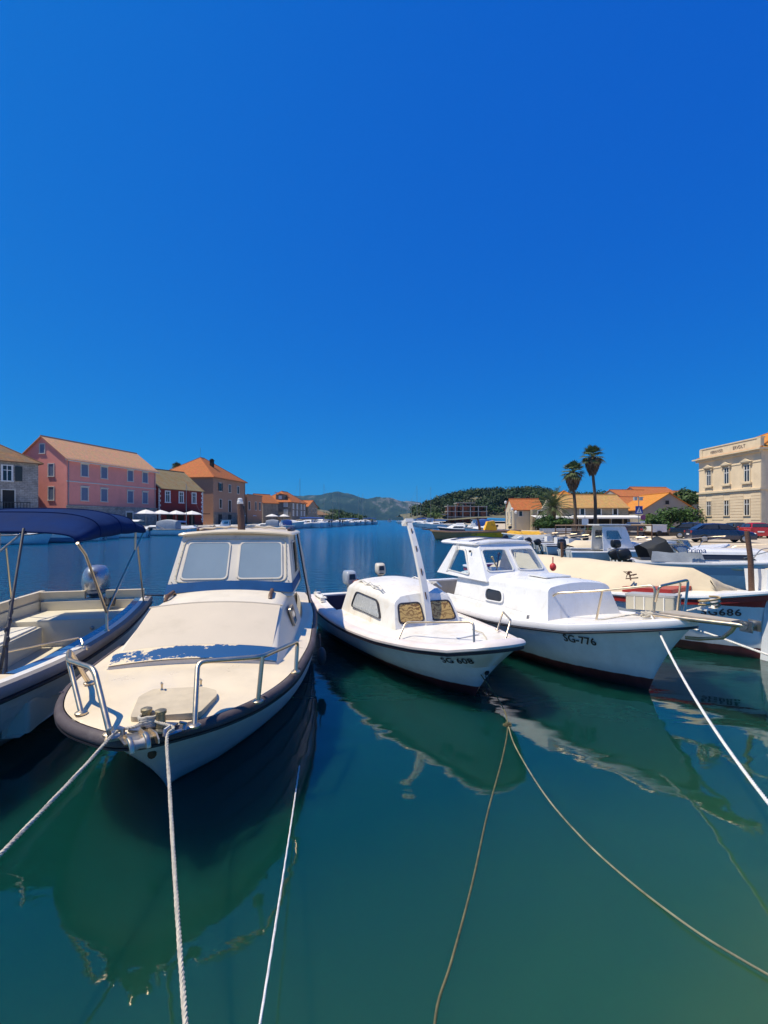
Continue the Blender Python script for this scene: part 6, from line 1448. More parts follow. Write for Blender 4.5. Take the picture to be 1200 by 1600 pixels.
# white awnings over the cafe terraces
M['awning'] = mat('white_awning', (.72, .70, .66), rough=.8, var=.06)
for x0, x1, y, lab in ((23.6, 30.4, 73.4, 'white terrace awning in front of the stone arches'), (29.6, 39.6, 72.0, 'long white awning below the yellow tile roof')):
    r_ = empty('awning', (x0, y, .38), 0, lab, 'awning')
    mb = MB(); mb.prism([(0, 0, 2.02), (x1 - x0, 0, 2.02), (x1 - x0, 2.8, 2.37), (0, 2.8, 2.37)], (0, 0, .05)); mb.box(((x1 - x0) / 2, 0, 1.97), (x1 - x0, .03, .22)); mb.build('canvas', M['awning'], r_, smooth=False)
    n_ = int((x1 - x0) / 2.2)
    for i in range(n_ + 1):
        mb = MB(); x = (x1 - x0) * i / n_; mb.tube([(x, .05, 0), (x, .05, 2.02)], .04, 6); mb.build('post', M['dull_steel'], r_)
# houses up the slope to the right
M['grey_wall'] = mat('grey_render', (.30, .28, .25), rough=.95, var=.12, scale=.5)
h = House('gabled_house', (46.5, 85.0), (55.8, 85.0), 9.0, 3.9, M['grey_wall'], 'grey gabled house with a small dark window and orange roof slopes')
h.roof('gable', 2.9, M['tile_bright'], over=.3, end=.3, axis='y'); h.win('f', 4.3, 5.2, .7, .7, pane=M['dark'], frame=M['grey_wall'])
h = House('long_house', (39.6, 86.0), (49.0, 92.0), 9.0, 4.0, M['pale_wall'], 'house with a long bright orange roof behind the crossing sign')
h.roof('gable', 2.6, M['tile_bright'], over=.3); h.win('f', 2.0, 3.0, .7, .9); h.win('f', 6.0, 3.0, .7, .9)
for (x, y, w, d, z1, rise, m_, lab, tm) in ((56.0, 112, 9, 8, 7.6, 1.7, M['grey_wall'], 'grey house with an old orange roof highest on the slope', 'tile_orange'), (64.0, 118, 10, 8, 8.6, 1.8, M['grey_wall'], 'slate-grey walled house below the dark pine', 'tile_orange'), (72.0, 122, 9, 8, 8.0, 1.7, M['pale_wall'], 'pale house with red tiles beside the dark pine', 'tile_orange'), (61.0, 100, 11, 8, 5.6, 1.6, M['grey_wall'], 'house with a broad orange roof next to the civic building', 'tile_bright'), (51.5, 104, 9, 8, 5.6, 1.6, M['pale_wall'], 'pale house with orange tiles behind the long stone house', 'tile_orange')):
    h = House('hillside_house', (x, y), (x + w, y + 1.5), d, z1, m_, lab); h.roof('gable', rise, M[tm], over=.3, end=.2)
    for t in (w * .25, w * .7): h.win('f', t, z1 - 1.2, .7, .9)

# unfinished brick building: concrete frame, brick infill, floors open to the front
M['concrete'] = mat('raw_concrete', (.36, .34, .31), rough=.95, var=.2, scale=.8)
M['brick'] = stone_mat('red_hollow_brick', (.36, .10, .05), (.44, .15, .07), (.28, .16, .11), .5, .25)
ub = empty('unfinished_building', (29.6, 220, 0), 0, 'unfinished red brick building with bare concrete floors below the wood', 'building')
for i, (x0, x1, z) in enumerate(((0, 18, 3.4), (0, 18, 5.9), (0, 10.5, 8.4), (10.5, 18, 8.2), (4.5, 12.5, 9.9), (-2.5, 0, 4.6))):
    mb = MB(); mb.box(((x0 + x1) / 2, 5, z), (x1 - x0 + .6, 11, .32)); mb.build('floor_slab', M['concrete'], ub, smooth=False)
for x in (0, 3.5, 7, 10.5, 14.2, 18):
    mb = MB(); mb.box((x, -.2, 4.8), (.45, .45, 8.6 if x < 12 else 7.4)); mb.build('column', M['concrete'], ub, smooth=False)
for z in (.9, 3.56, 6.06):
    for x0, x1 in ((.3, 1.4), (2.4, 4.6), (5.8, 8.2), (8.2, 10.2), (11.5, 12.6), (15.4, 17.8)):
        if z > 6 and x0 > 14: continue
        mb = MB(); mb.box(((x0 + x1) / 2, .25 + (.9 if 5 < x0 < 9 else 0), z + 1.1), (x1 - x0, .25, 2.2)); mb.build('brick_wall', M['brick'], ub, smooth=False)
mb = MB(); mb.box((9, 7, 4.5), (18, .3, 7.3)); mb.build('back_wall', M['brick'], ub, smooth=False)
for x in (5.0, 8.4):
    mb = MB(); mb.box((x, 1.5, 9.1), (.6, 3, 1.5)); mb.build('brick_wall', M['brick'], ub, smooth=False)

# market parasols along the quay on the left
def parasol(loc, r_, label, group, first=[None]):
    if first[0] is None:
        root = empty('parasol', loc, 0, label, 'parasol', group); mb = MB(); rings = []
        for q, z in ((1.0, 2.22), (1.0, 2.30), (.55, 2.68), (.02, 3.0)): rings.append([(r_ * q * math.cos(a) * (1 if i % 2 else .97), r_ * q * math.sin(a) * (1 if i % 2 else .97), z - (.03 if i % 2 == 0 else 0)) for i, a in enumerate(2 * math.pi * k / 16 for k in range(16))])
        mb.loft(rings, True, False, True); mb.build('canopy', M['awning'], root, angle=10); mb = MB(); mb.tube([(0, 0, 0), (0, 0, 3.08)], .04, 6); mb.build('pole', M['dull_steel'], root)
        for k in range(8):
            a = 2 * math.pi * k / 8; mb = MB(); mb.tube([(0, 0, 2.5), (r_ * .95 * math.cos(a), r_ * .95 * math.sin(a), 2.3)], .015, 4); mb.build('rib', M['dull_steel'], root)
        first[0] = root; return root
    o = copy_tree(first[0]); o.location = loc; o['label'] = label; o['group'] = group; return o
gp = 'white parasols of the quayside cafes'
for i, (px, d) in enumerate(((228, 84), (251, 88), (275, 92), (300, 96), (340, 122), (372, 128), (390, 136), (425, 150), (443, 156))):
    parasol(((px - PX) / FOC * d, d, .9), 2.0 if i < 4 else 2.0, ('first white parasol of the row, at the pink house end', 'second white parasol of the row by the pink house', 'third white parasol of the row, before the dark red house', 'fourth white parasol, below the right windows of the red house', 'white parasol under the left windows of the brown house', 'white parasol under the middle of the brown house', 'white parasol below the flat orange house', 'white parasol in front of the grey stone house, nearer one', 'white parasol in front of the grey stone house, farther one')[i], gp)
# cafe tables and chairs are lost in the shade; dark planters mark the terrace
# ---- vegetation
fan_palm(((897 - PX) / FOC * 62, 62, .38), 8.0, 1.75, 'shorter of the two slender fan palms', 3)
fan_palm(((928 - PX) / FOC * 63, 63, .38), 10.2, 1.8, 'tallest fan palm with a brown skirt of dead leaves', 4)
fan_palm((-57, 131, .9), 15.2, 2.2, 'palm crown showing above the roof of the dark red house', 5)
date_palm(((864 - PX) / FOC * 64, 64, .38), 3.4, 2.9, 'short bushy palm in front of the stone arches', 6)
for i, (px, d, hh, rad, lab) in enumerate(((1045, 66, 2.9, 2.6, 'dense dark bush below the grey gabled house'), (1072, 66, 3.1, 2.6, 'rounded dark bush beside the cream building'), (1028, 62, 1.7, 1.5, 'low green bush at the foot of the crossing sign'), (852, 56, 1.6, 1.5, 'low green bush under the short palm'), (876, 56, 1.4, 1.2, 'small bush left of the white sign board'), (1018, 64, 2.0, 1.2, 'light green shrub behind the low bush'))):
    tree('bush', ((px - PX) / FOC * d, d, .38), hh + .5, rad, lab, 'bush', M['bush'] if i != 5 else leaf_mat('light_bush', (.10, .17, .03)), n=1500, leaf=.17, seed=20 + i, trunk=.1)
for i, (px, d, hh, rad, lab) in enumerate(((1076, 96, 8.2, 3.4, 'tall dark pine beside the cream building'), (1062, 100, 6.6, 2.4, 'smaller dark pine next to the tall one'), (905, 170, 12.0, 3.0, 'round pine on the skyline left of the tall palm'), (937, 172, 12.2, 2.2, 'narrow pine on the skyline behind the tall palm'), (950, 175, 12.0, 4.0, 'broad pine on the skyline above the long stone house'), (980, 178, 12.6, 4.6, 'spreading pine on the skyline above the red roofs'), (1000, 180, 12.0, 4.0, 'flat-topped pine on the skyline nearest the red roofs'))):
    tree('pine_tree', ((px - PX) / FOC * d, d, .38), hh + .5, rad, lab, 'tree', M['pine'], n=1400, leaf=rad * .10, seed=40 + i, trunk=.25 if i < 2 else .5)
tree('bush', (22.0, 205, .9), 4.2, 3.6, 'light green bush at the foot of the wooded hill', 'bush', leaf_mat('olive_bush', (.10, .15, .04)), n=900, seed=60, trunk=.1)
# ------------------------------------------------------------------ boats along the banks
HULLW = hull_mat('distant_white_hull', (.78, .78, .77), zb=.05)
HULLB = hull_mat('distant_blue_hull', (.08, .16, .30), zb=.05, band=[(.5, 2, (.78, .78, .76))])
HULLG = hull_mat('distant_grey_hull', (.50, .52, .53), zb=.05)
HULLK = hull_mat('distant_dark_hull', (.03, .035, .05), zb=.05)
HULLS = hull_mat('striped_hull', (.74, .75, .75), zb=.05, band=[(.54, .76, (.42, .45, .50))])
M['canvas_grey'] = mat('grey_canvas', (.36, .38, .40), rough=.85, bump=.3, bscale=30)
M['canvas_black'] = mat('black_canvas', (.022, .024, .026), rough=.8)
M['canvas_white'] = mat('white_canvas', (.70, .69, .66), rough=.85)
M['royal_canvas'] = mat('royal_blue_canvas', (.02, .09, .33), rough=.8)
M['screen'] = glass('acrylic_screen', (.55, .62, .66), .12)
def small_boat(loc, head, L, label, kind='open', hull=None, deck=None, hb=None, sheer=.7, group=None, engines=1, ecol=None, cover=None, mast=0, boom=None, seed=0, tilt=.0, cat='boat', name='motorboat', cud=None):
    """a moored boat; heading is the direction of the bow in degrees from +x"""
    a = R(head); hb = hb or L * .19; f = (math.cos(a), math.sin(a)); rnd = random.Random(seed)
    tip = (loc[0] + f[0] * L / 2, loc[1] + f[1] * L / 2)
    b = Boat(name, tip, 0, L, [(0, 0), (L * .06, hb * .35), (L * .2, hb * .75), (L * .4, hb * .97), (L * .65, hb), (L, hb * .86)], [(0, 0), (L * .1, 0), (L * .25, hb * .4), (L * .45, hb * .72), (L, hb * .74)], [(0, sheer * 1.3), (L * .3, sheer * 1.06), (L * .6, sheer), (L, sheer)], L * .10, label, cat, group, bow_dir=f)
    deck = deck or M['white']
    b.hull(hull or HULLW, n=14, rows=4)
    b.band(M['white_flat'] if hull is not HULLW else M['rub_grey'], [(0, -.06), (.03, -.05), (.035, -.02), (.02, .01), (-.04, .012), (-.04, -.01)], 'rub_rail', n=16)
    t0 = {'open': .36, 'cuddy': .55, 'cabin': .62, 'covered': .3, 'cruiser': .6, 'sail': .62}[kind]
    b.deck(deck, t0, dz=.015, inset=.03, nk=6, n=12); b.cockpit(deck, M['interior'], t0, dz=.015, inset=.03, w=hb * .18, sole=.2, n=8)
    S_ = sheer; l = b.l
    def screen(u0, w, h, rake, m=None):
        m = m or M['screen']; z = S_ + .06
        q = [[l(u0 + .45, w, z), l(u0, w * .55, z + .02), l(u0 + rake, w * .5, z + h), l(u0 + .45 + rake, w * .85, z + h * .95)], [l(u0, w * .55, z + .02), l(u0, -w * .55, z + .02), l(u0 + rake, -w * .5, z + h), l(u0 + rake, w * .5, z + h)], [l(u0, -w * .55, z + .02), l(u0 + .45, -w, z), l(u0 + .45 + rake, -w * .85, z + h * .95), l(u0 + rake, -w * .5, z + h)]]
        fr = MB()
        for p in q: fr.tube(p, .02, 5, closed=True)
        fo = fr.build('windscreen_frame', M['steel'], b.root); mb = MB()
        for p in q: mb.prism(p, poly_normal(p) * .006)
        mb.build('windscreen', m, fo)
    if kind in ('cuddy', 'cruiser'):
        ub, ue = (L * cud[0], L * cud[1]) if cud else (L * .16, L * (.52 if kind == 'cruiser' else .46)); h = .34 if kind == 'cuddy' else .5
        b.shell([(ub, ub + .5, hb * .42, hb * .36, S_ * 1.1, S_ * 1.1 + h * .45, .05), (L * .3, L * .32, hb * .66, hb * .55, S_, S_ + h, .06), (ue, ue, hb * .72, hb * .6, S_, S_ + h, .06)], deck, 'cuddy', n_top=6, back=True)
        for s_ in (1, -1): b.window([l(max(L * .27, ub + .9), s_ * hb * .64, S_ + h * .25), l(ue - .2, s_ * hb * .70, S_ + h * .25), l(ue - .25, s_ * hb * .655, S_ + h * .68), l(max(L * .32, ub + 1.1), s_ * hb * .60, S_ + h * .68)], M['dark_pane'], M['canvas_grey'], r=.03, fw=.02, proud=.02)
        screen(ue - .35, hb * .75, .42 if kind == 'cuddy' else .55, .35)
    if kind == 'cabin':
        st = [(L * .34, L * .42, hb * .62, hb * .5, S_, S_ + 1.15, .05), (L * .45, L * .46, hb * .66, hb * .55, S_, S_ + 1.18, .05), (L * .66, L * .66, hb * .66, hb * .55, S_, S_ + 1.18, .05)]
        cab = b.shell(st, deck, 'cabin', thick=.04, n_top=6, back=False)
        side = [[l(L * .46, s_ * (hb * .62), S_ + .55), l(L * .63, s_ * hb * .62, S_ + .55), l(L * .63, s_ * hb * .57, S_ + 1.0), l(L * .50, s_ * hb * .57, S_ + 1.0)] for s_ in (1, -1)]
        fq = [l(L * .34 + L * .08 * .45 - .01, y * hb, S_ + .58) for y in (-.48, .48)] + [l(L * .34 + L * .08 * .85 - .01, y * hb, S_ + 1.03) for y in (.42, -.42)]
        cut(cab, [(round_poly(q, .05), .12) for q in side + [fq]])
        for q in side + [fq]: b.window(q, M['screen'], M['white_flat'], r=.05, fw=.03, proud=.03, parent=cab)
        b.shell([(L * .14, L * .18, hb * .4, hb * .34, S_ * 1.08, S_ + .30, .04), (L * .36, L * .36, hb * .62, hb * .55, S_, S_ + .42, .05)], deck, 'foredeck_trunk', n_top=6, back=True)
        mb = MB(); mb.box(l(L * .54, 0, S_ + 1.24), (L * .32, hb * 1.3, .05)); mb.build('roof', deck, cab, smooth=False)
    if kind == 'open':
        screen(L * .38, hb * .7, .35, .2)
        for u in (.5, .68):
            mb = MB(); mb.box(l(L * u, 0, S_ - .12), (.32, hb * 1.5, .12)); mb.build('thwart', deck, b.root, smooth=False)
        mb = MB(); mb.box(l(L * .55, 0, S_ + .1), (.4, .5, .55)); mb.build('console', deck, b.root, smooth=False)
    if kind == 'covered':
        rows = []
        for i in range(10):
            u = L * (.10 + .85 * i / 9); w = b.B(u) + .05; zz = b.S(u)
            rows.append([l(u, w * (1 - 2 * k / 10), zz + .02 + (.34 * (1 - abs(1 - 2 * k / 10) ** 1.6) if 0 < i < 9 else .12 * (1 - abs(1 - 2 * k / 10))) - (.12 if k in (0, 10) else 0) + .02 * math.sin(i * 2 + k)) for k in range(11)])
        mb = MB(); mb.loft(rows, False); o = mb.build('cover', cover or M['tan_tarp'], b.root, angle=60)
    if cover and kind != 'covered':
        u0, u1 = (L * .50, L * .84) if kind != 'cruiser' else (L * .46, L * .80); rows = []
        for i in range(6):
            u = u0 + (u1 - u0) * i / 5; w = hb * .84; hh = 1.05 + .18 * math.sin(math.pi * i / 5) if kind != 'open' else 1.15
            prof = [(w, .05), (w, hh * .6), (w * .82, hh), (0, hh + .10), (-w * .82, hh), (-w, hh * .6), (-w, .05)] if kind != 'open' else [(w, hh - .05), (w * .8, hh + .05), (0, hh + .14), (-w * .8, hh + .05), (-w, hh - .05)]
            rows.append([l(u, y, S_ + z) for y, z in prof])
        mb = MB(); mb.loft(rows, False, False, kind != 'open'); mb.build('canopy', cover, b.root, angle=50)
        for s_ in (1, -1):
            mb = MB(); mb.tube([l(u0, s_ * hb * .84, S_ + (1.1 if kind == 'open' else .6)), l((u0 + u1) / 2, s_ * hb * .88, S_ + .02)], .016, 5); mb.build('canopy_strut', M['steel'], b.root)
    if kind != 'sail':
        for s_ in (1, -1):
            z = S_ * 1.15; mb = MB(); mb.tube(fillet([l(L * .42, s_ * hb * .88, S_), l(L * .36, s_ * hb * .82, z + .28), l(L * .10, s_ * hb * .40, z + .42), l(L * .02, 0, z + .46)], .1, 3), .016, 5); mb.build('bow_rail', M['steel'], b.root)
    else:
        b.shell([(L * .22, L * .26, hb * .4, hb * .34, S_ * 1.05, S_ + .30, .05), (L * .58, L * .58, hb * .6, hb * .5, S_, S_ + .42, .05)], deck, 'cabin', n_top=6, back=True)
    if mast:
        um = L * .42; mb = MB(); mb.tube([l(um, 0, S_ + .2), l(um, 0, S_ + mast)], [.05, .03], 6); ms = mb.build('mast', M['dull_steel'], b.root)
        mb = MB(); mb.tube([l(um, 0, S_ + mast * .97), l(0, 0, S_ * 1.3)], .010, 4, caps=False); mb.build('stay', M['dull_steel'], ms)
        if boom:
            mb = MB(); mb.tube([l(um, 0, S_ + 1.0), l(L * .7, 0, S_ + 1.05), l(L * .95, 0, S_ + .95)], [.10, .16, .10], 8); mb.build('furled_sail', boom, ms)
    for k in range(engines):
        outboard(b.root, l(L + .02, (k - (engines - 1) / 2) * .55, S_ - .08), 0, cowl=ecol or M['black'], scale=.85, tilt=tilt)
    return b

# --- right bank, nearest first
b = small_boat((10.05, 14.2), -14, 5.0, 'white cuddy boat with dark blue waterline band and black canopy, two black outboards', 'cuddy', hull=HULLS, hb=.98, sheer=.86, engines=0, seed=1, cud=(.18, .70))
L_, S_ = b.L, .86
# its folded black hood, the grey skirt canvas and the hull script
rows = []
for i in range(5):
    u = L_ * (.755 + .15 * i / 4); rows.append([b.l(u + (.35 * z if i else .55 * z), y, S_ + z) for y, z in ((.72, .0), (.72, .36), (.66, .66 - .07 * i), (0, .74 - .07 * i), (-.66, .66 - .07 * i), (-.72, .36), (-.72, .0))])
mb = MB(); mb.loft(rows, False); mb.build('hood', M['canvas_black'], b.root, angle=50)
mb = MB(); mb.loft([[b.l(L_ * (.64 + .035 * k), -.93 - .02 * math.sin(k * 2.2), S_ + .02), b.l(L_ * (.655 + .032 * k), -.84 - .03 * math.sin(k * 1.7), S_ + .30 + .02 * math.sin(k))] for k in range(9)], False); mb.build('skirt_canvas', M['canvas_grey'], b.root)
sign_text('Prima', b.root, b.l(L_ * .69, -.98, S_ + .36), (R(80), 0, 0), .22, M['blue_band'], name='hull_script')
for k, dy in enumerate((-.42, .38)): outboard(b.root, b.l(L_ + .05, dy, .75), 0, scale=.80, tilt=R(-28 if k else -12))
for u in (1.6, 2.4):
    mb = MB(); mb.ell(b.l(u, -.93, .72), (.20, .05, .05), 10, 6); mb.build('fender', M['tan_tarp'], b.root)
mb = MB(); mb.tube([b.l(.62, -.45, .95), b.l(.64, -.5, 1.9)], .025, 6); mb.tube([b.l(.62, -.45, 1.45), b.l(2.2, -.8, 1.02)], .012, 5); mb.build('rail_post', M['steel'], b.root)
small_boat((10.9, 22.6), 3, 4.7, 'white cabin boat with arched windows behind the boat with the black hood', 'cabin', hb=.9, sheer=.62, engines=1, seed=2, ecol=M['black'])
small_boat((12.6, 20.6), 4, 5.0, 'white boat with a maroon stripe along its bow rail', 'open', hull=hull_mat('maroon_line_hull', (.78, .78, .77), band=[(.80, .90, (.16, .02, .03))]), hb=.95, sheer=.8, engines=1, seed=3)
small_boat((12.0, 25.6), 2, 4.6, 'white and blue boat under a flat tan cover', 'covered', hull=hull_mat('white_blue_hull', (.10, .30, .46), zb=.02, band=[(.34, 2, (.78, .78, .76))]), hb=.95, sheer=.62, engines=1, seed=4)
for i, (x, y, lab, k, cv, ec) in enumerate(((11.6, 29.0, 'open boat with a big black outboard beside the tan cover', 'open', None, M['black']), (11.8, 31.5, 'grey dinghy with a black outboard in the row of dinghies', 'open', None, M['black']), (12.0, 34.0, 'white dinghy with a pale outboard in the row of dinghies', 'open', None, M['white_flat']), (11.6, 36.6, 'white boat with a grey cover farthest in the dinghy row', 'covered', M['canvas_grey'], M['black']))):
    small_boat((x, y), 4, 4.0, lab, k, hull=HULLG if i in (1, 3) else HULLW, hb=.85, sheer=.55, engines=1, seed=10 + i, cover=cv, tilt=R(-25), ecol=ec)
small_boat((14.0, 47.0), 178, 4.6, 'small boat under a yellow tarpaulin by the stone quay', 'covered', hb=.95, sheer=.6, engines=0, cover=M['yellow_tarp'], seed=20)

# old wooden barge, brown forward and yellow aft
bt = Boat('wooden_barge', (4.9, 50.0), 0, 9.2, [(0, 0), (.3, .4), (1.2, .95), (3, 1.35), (6, 1.4), (9.2, 1.1)], [(0, 0), (.5, 0), (1.5, .6), (3, 1.0), (9.2, .9)], [(0, 1.0), (2, .85), (5, .85), (9.2, 1.0)], .5, 'old wooden barge, brown forward and ochre yellow aft', 'barge', bow_dir=(-1, .04))
mm_, nt, bs = nodes('old_barge_paint'); L = nt.links; tc = N(nt, 'ShaderNodeTexCoord'); sx = N(nt, 'ShaderNodeSeparateXYZ'); L.new(tc.outputs['Object'], sx.inputs[0])
nz = N(nt, 'ShaderNodeTexNoise', i_Scale=2.5, i_Detail=8.0, i_Roughness=.7); L.new(tc.outputs['Object'], nz.inputs['Vector'])
ma = N(nt, 'ShaderNodeMath', operation='MULTIPLY_ADD'); L.new(nz.outputs['Fac'], ma.inputs[0]); ma.inputs[1].default_value = 2.2; L.new(sx.outputs['X'], ma.inputs[2])
mr = N(nt, 'ShaderNodeMapRange'); mr.inputs['From Min'].default_value = 1.0; mr.inputs['From Max'].default_value = 1.8; L.new(ma.outputs[0], mr.inputs['Value'])
c = mix(nt, mr.outputs[0], (1.0, .50, .02), (.52, .24, .10)); L.new(mix(nt, ramp(nt, nz.outputs['Fac'], [(.55, 0.0), (.68, .6)]), c, (.16, .08, .04)), bs.inputs['Base Color']); bs.inputs['Roughness'].default_value = .8
bt.hull(mm_, n=20, rows=6, lap=.02); bt.deck(M['wood'], .98, dz=.02, inset=.03, nk=6); bt.band(mat('worn_brown_rail', (.36, .20, .10), rough=.8, var=.4, scale=6), [(0, -.12), (.06, -.1), (.06, .04), (-.06, .05), (-.06, 0)], 'rub_rail', n=18)
mb = MB(); mb.prism([bt.l(5.6, -.5, 1.0), bt.l(6.9, -.5, 1.0), bt.l(6.6, -.5, 2.0), bt.l(5.9, -.5, 1.9)], (0, 1.0, 0)); mb.build('winch_house', mm_, bt.root)
mb = MB(); mb.tube([bt.l(5.2, 0, 1), bt.l(5.0, 0, 2.0), bt.l(4.9, 0, 2.3)], [.16, .12, .1], 6); mb.build('samson_post', M['wood'], bt.root)
mb = MB(); mb.tube([bt.l(.2, 0, 1.02), bt.l(-.9, 0, 1.12)], [.09, .05], 6); mb.build('bowsprit', M['wood'], bt.root)
# boats moored beyond the barge on the right bank
far_r = [(10.5, 62, 170, 7.0, 'cruiser', HULLK, 'dark-hulled motor cruiser beyond the old barge', 0), (12.5, 58, 175, 5.5, 'cuddy', HULLW, 'white cuddy boat just beyond the old barge', 0), (14, 72, 172, 6.0, 'cabin', HULLW, 'white cabin boat below the unfinished brick building', 0), (13.5, 80, 168, 6.0, 'cuddy', HULLW, 'white cuddy boat left of the cabin boat under the brick building', 0), (15, 90, 175, 6.5, 'cruiser', HULLW, 'white motor cruiser at the foot of the green hill', 0)]
for i, (x, y, hd, L_, kd, hl, lab, ms) in enumerate(far_r): small_boat((x, y), hd, L_, lab, kd, hull=hl, hb=L_ * .18, sheer=.9, engines=1, seed=30 + i, cover=M['royal_canvas'] if i == 2 else None)

# --- distant marina rows: built once in three kinds, copied
protoR = [small_boat((13, 112), 175, 7.0, 'white moored motor cruiser in the distant marina row on the right bank', 'cruiser', hb=1.25, sheer=1.0, engines=0, seed=50, group='boats in the far marina on the right bank'),
          small_boat((12.5, 120), 172, 8.0, 'moored sailing yacht with a bare mast in the right bank marina', 'sail', hb=1.3, sheer=1.0, engines=0, mast=9.5, boom=M['royal_canvas'], seed=51, group='boats in the far marina on the right bank'),
          small_boat((12, 128), 176, 6.0, 'white moored cabin boat in the distant marina row on the right bank', 'cabin', hb=1.1, sheer=.9, engines=0, seed=52, group='boats in the far marina on the right bank')]
rnd = random.Random(5)
for i in range(18):
    p = protoR[(i * 2 + i // 3) % 3]; c = copy_tree(p.root); y = 136 + i * 7.0; x = 14.5 + .022 * (y - 100) - 2.0 + rnd.uniform(-2, .5) - (y - 136) * .03
    c.location = (x - p.off * p.f.x * 0, y, 0); c.rotation_euler.z = R(175 + rnd.uniform(-10, 10)); s_ = rnd.uniform(.85, 1.25); c.scale = (s_, s_, s_)
gl = 'boats in the far marina on the left bank'
protoL = [small_boat((-17.5, 140), -8, 7.0, 'white moored motor cruiser in the distant marina row on the left bank', 'cruiser', hb=1.25, sheer=1.0, engines=1, seed=60, group=gl),
          small_boat((-16.5, 147), -6, 8.0, 'moored sailing yacht with a bare mast in the left bank marina', 'sail', hb=1.3, sheer=1.0, engines=0, mast=9.0, boom=M['royal_canvas'], seed=61, group=gl),
          small_boat((-20, 126), -8, 6.0, 'white moored cuddy boat with a black outboard in the left bank marina', 'cuddy', hb=1.1, sheer=.9, engines=1, seed=62, group=gl)]
for i in range(34):
    p = protoL[(0, 2, 0, 1, 2, 0, 2)[i % 7]]; c = copy_tree(p.root); y = 112 + i * 3.0; edge = float(np.interp(y, [105, 130, 165, 200, 300], [-28, -23.5, -19, -12.5, -13]))
    c.location = (edge + 3.6 + rnd.uniform(-.6, 1.2), y, 0); c.rotation_euler.z = R(172 + rnd.uniform(-8, 8) if i % 2 else -6 + rnd.uniform(-8, 8)); s_ = rnd.uniform(1.0, 1.45); c.scale = (s_, s_, s_)

# --- along the left quay
near_l = [(-31.0, 40.5, 'cuddy', HULLW, 1, None, 'white cuddy boat seen under the left end of the navy awning'), (-30.6, 43.5, 'open', HULLB, 1, None, 'blue-hulled open boat seen under the navy awning'), (-30.4, 46.8, 'open', HULLW, 1, None, 'white open boat with a black outboard seen under the navy awning'), (-30.8, 51, 'covered', HULLW, 1, M['royal_canvas'], 'small boat with a blue cover seen behind the silver outboard'), (-30.0, 55, 'open', HULLW, 1, M['canvas_white'], 'white open boat with a pale sunshade by the stone-based pink house'),
          (-29.6, 63.0, 'cruiser', HULLW, 0, M['canvas_grey'], 'white motor cruiser with a grey canopy before the white parasols'), (-29.2, 68.5, 'sail', HULLW, 0, None, 'small sailing boat with mast and blue furled sail near the red house'), (-29.0, 73, 'cuddy', HULLG, 1, None, 'grey-hulled cuddy boat below the dark red house'), (-27.5, 82, 'cabin', HULLW, 0, None, 'white cabin boat below the brown house'), (-26.0, 88, 'open', HULLW, 1, None, 'white open boat below the brown house'), (-24.0, 98, 'cruiser', HULLW, 0, M['canvas_grey'], 'white motor cruiser before the flat orange house'), (-22.5, 106, 'cabin', HULLG, 0, M['royal_canvas'], 'grey cabin boat just left of the open fairway')]
for i, (x, y, kd, hl, en, cv, lab) in enumerate(near_l):
    L_ = 7.2 if kd in ('cruiser', 'sail') else 5.2
    small_boat((x, y), 184 if i % 3 else 6, L_, lab, kd, hull=hl, hb=L_ * .18, sheer=.8, engines=en, cover=cv, seed=70 + i, mast=6.5 if kd == 'sail' else 0, boom=M['royal_canvas'] if kd == 'sail' else None, tilt=R(-15))
# out on the fairway
small_boat((-6.5, 300), 80, 10, 'sailing yacht under bare mast far out in the channel', 'sail', hb=1.6, sheer=1.1, engines=0, mast=15, seed=90)
small_boat((5.0, 420), 85, 10, 'white motor yacht far out in the middle of the channel', 'cabin', hb=1.9, sheer=1.6, engines=0, seed=91)
small_boat((-13, 330), 80, 8, 'small white boat left of the yacht far out in the channel', 'cuddy', hb=1.5, sheer=1.2, engines=0, seed=92)

# ------------------------------------------------------------------ mooring buoys
for (px, py, r_, m, lab) in ((847, 858, .17, 'pink_buoy', 'faded pink mooring buoy nearest the roof of boat SG-776'), (893, 868, .20, 'pink_buoy', 'pale pink mooring buoy under the tan-covered boat'), (896, 877, .17, 'pink_buoy', 'small pink buoy reflected in the open water'), (932, 876, .17, 'pink_buoy', 'orange-pink buoy beside the twin black outboards')):
    g = G(px, py, 0); mb = MB(); mb.ell((0, 0, r_ * .5), (r_, r_, r_), 14, 9); mb.lathe([(r_ * .2, r_ * 1.4), (r_ * .25, r_ * 1.65), (r_ * .1, r_ * 1.7)], None, 8); one('mooring_buoy', mb, M[m], lab, 'buoy', loc=g)
mb = MB(); mb.ell((0, 0, 0), (.065, .065, .08), 12, 8); mb.tube([(0, 0, .07), (0, 0, .2)], .012, 5); one('fender', mb, M['red_buoy'], 'red fender hanging beside the wheelhouse of boat SG-776', 'fender', loc=P(864, 886, 9.4))

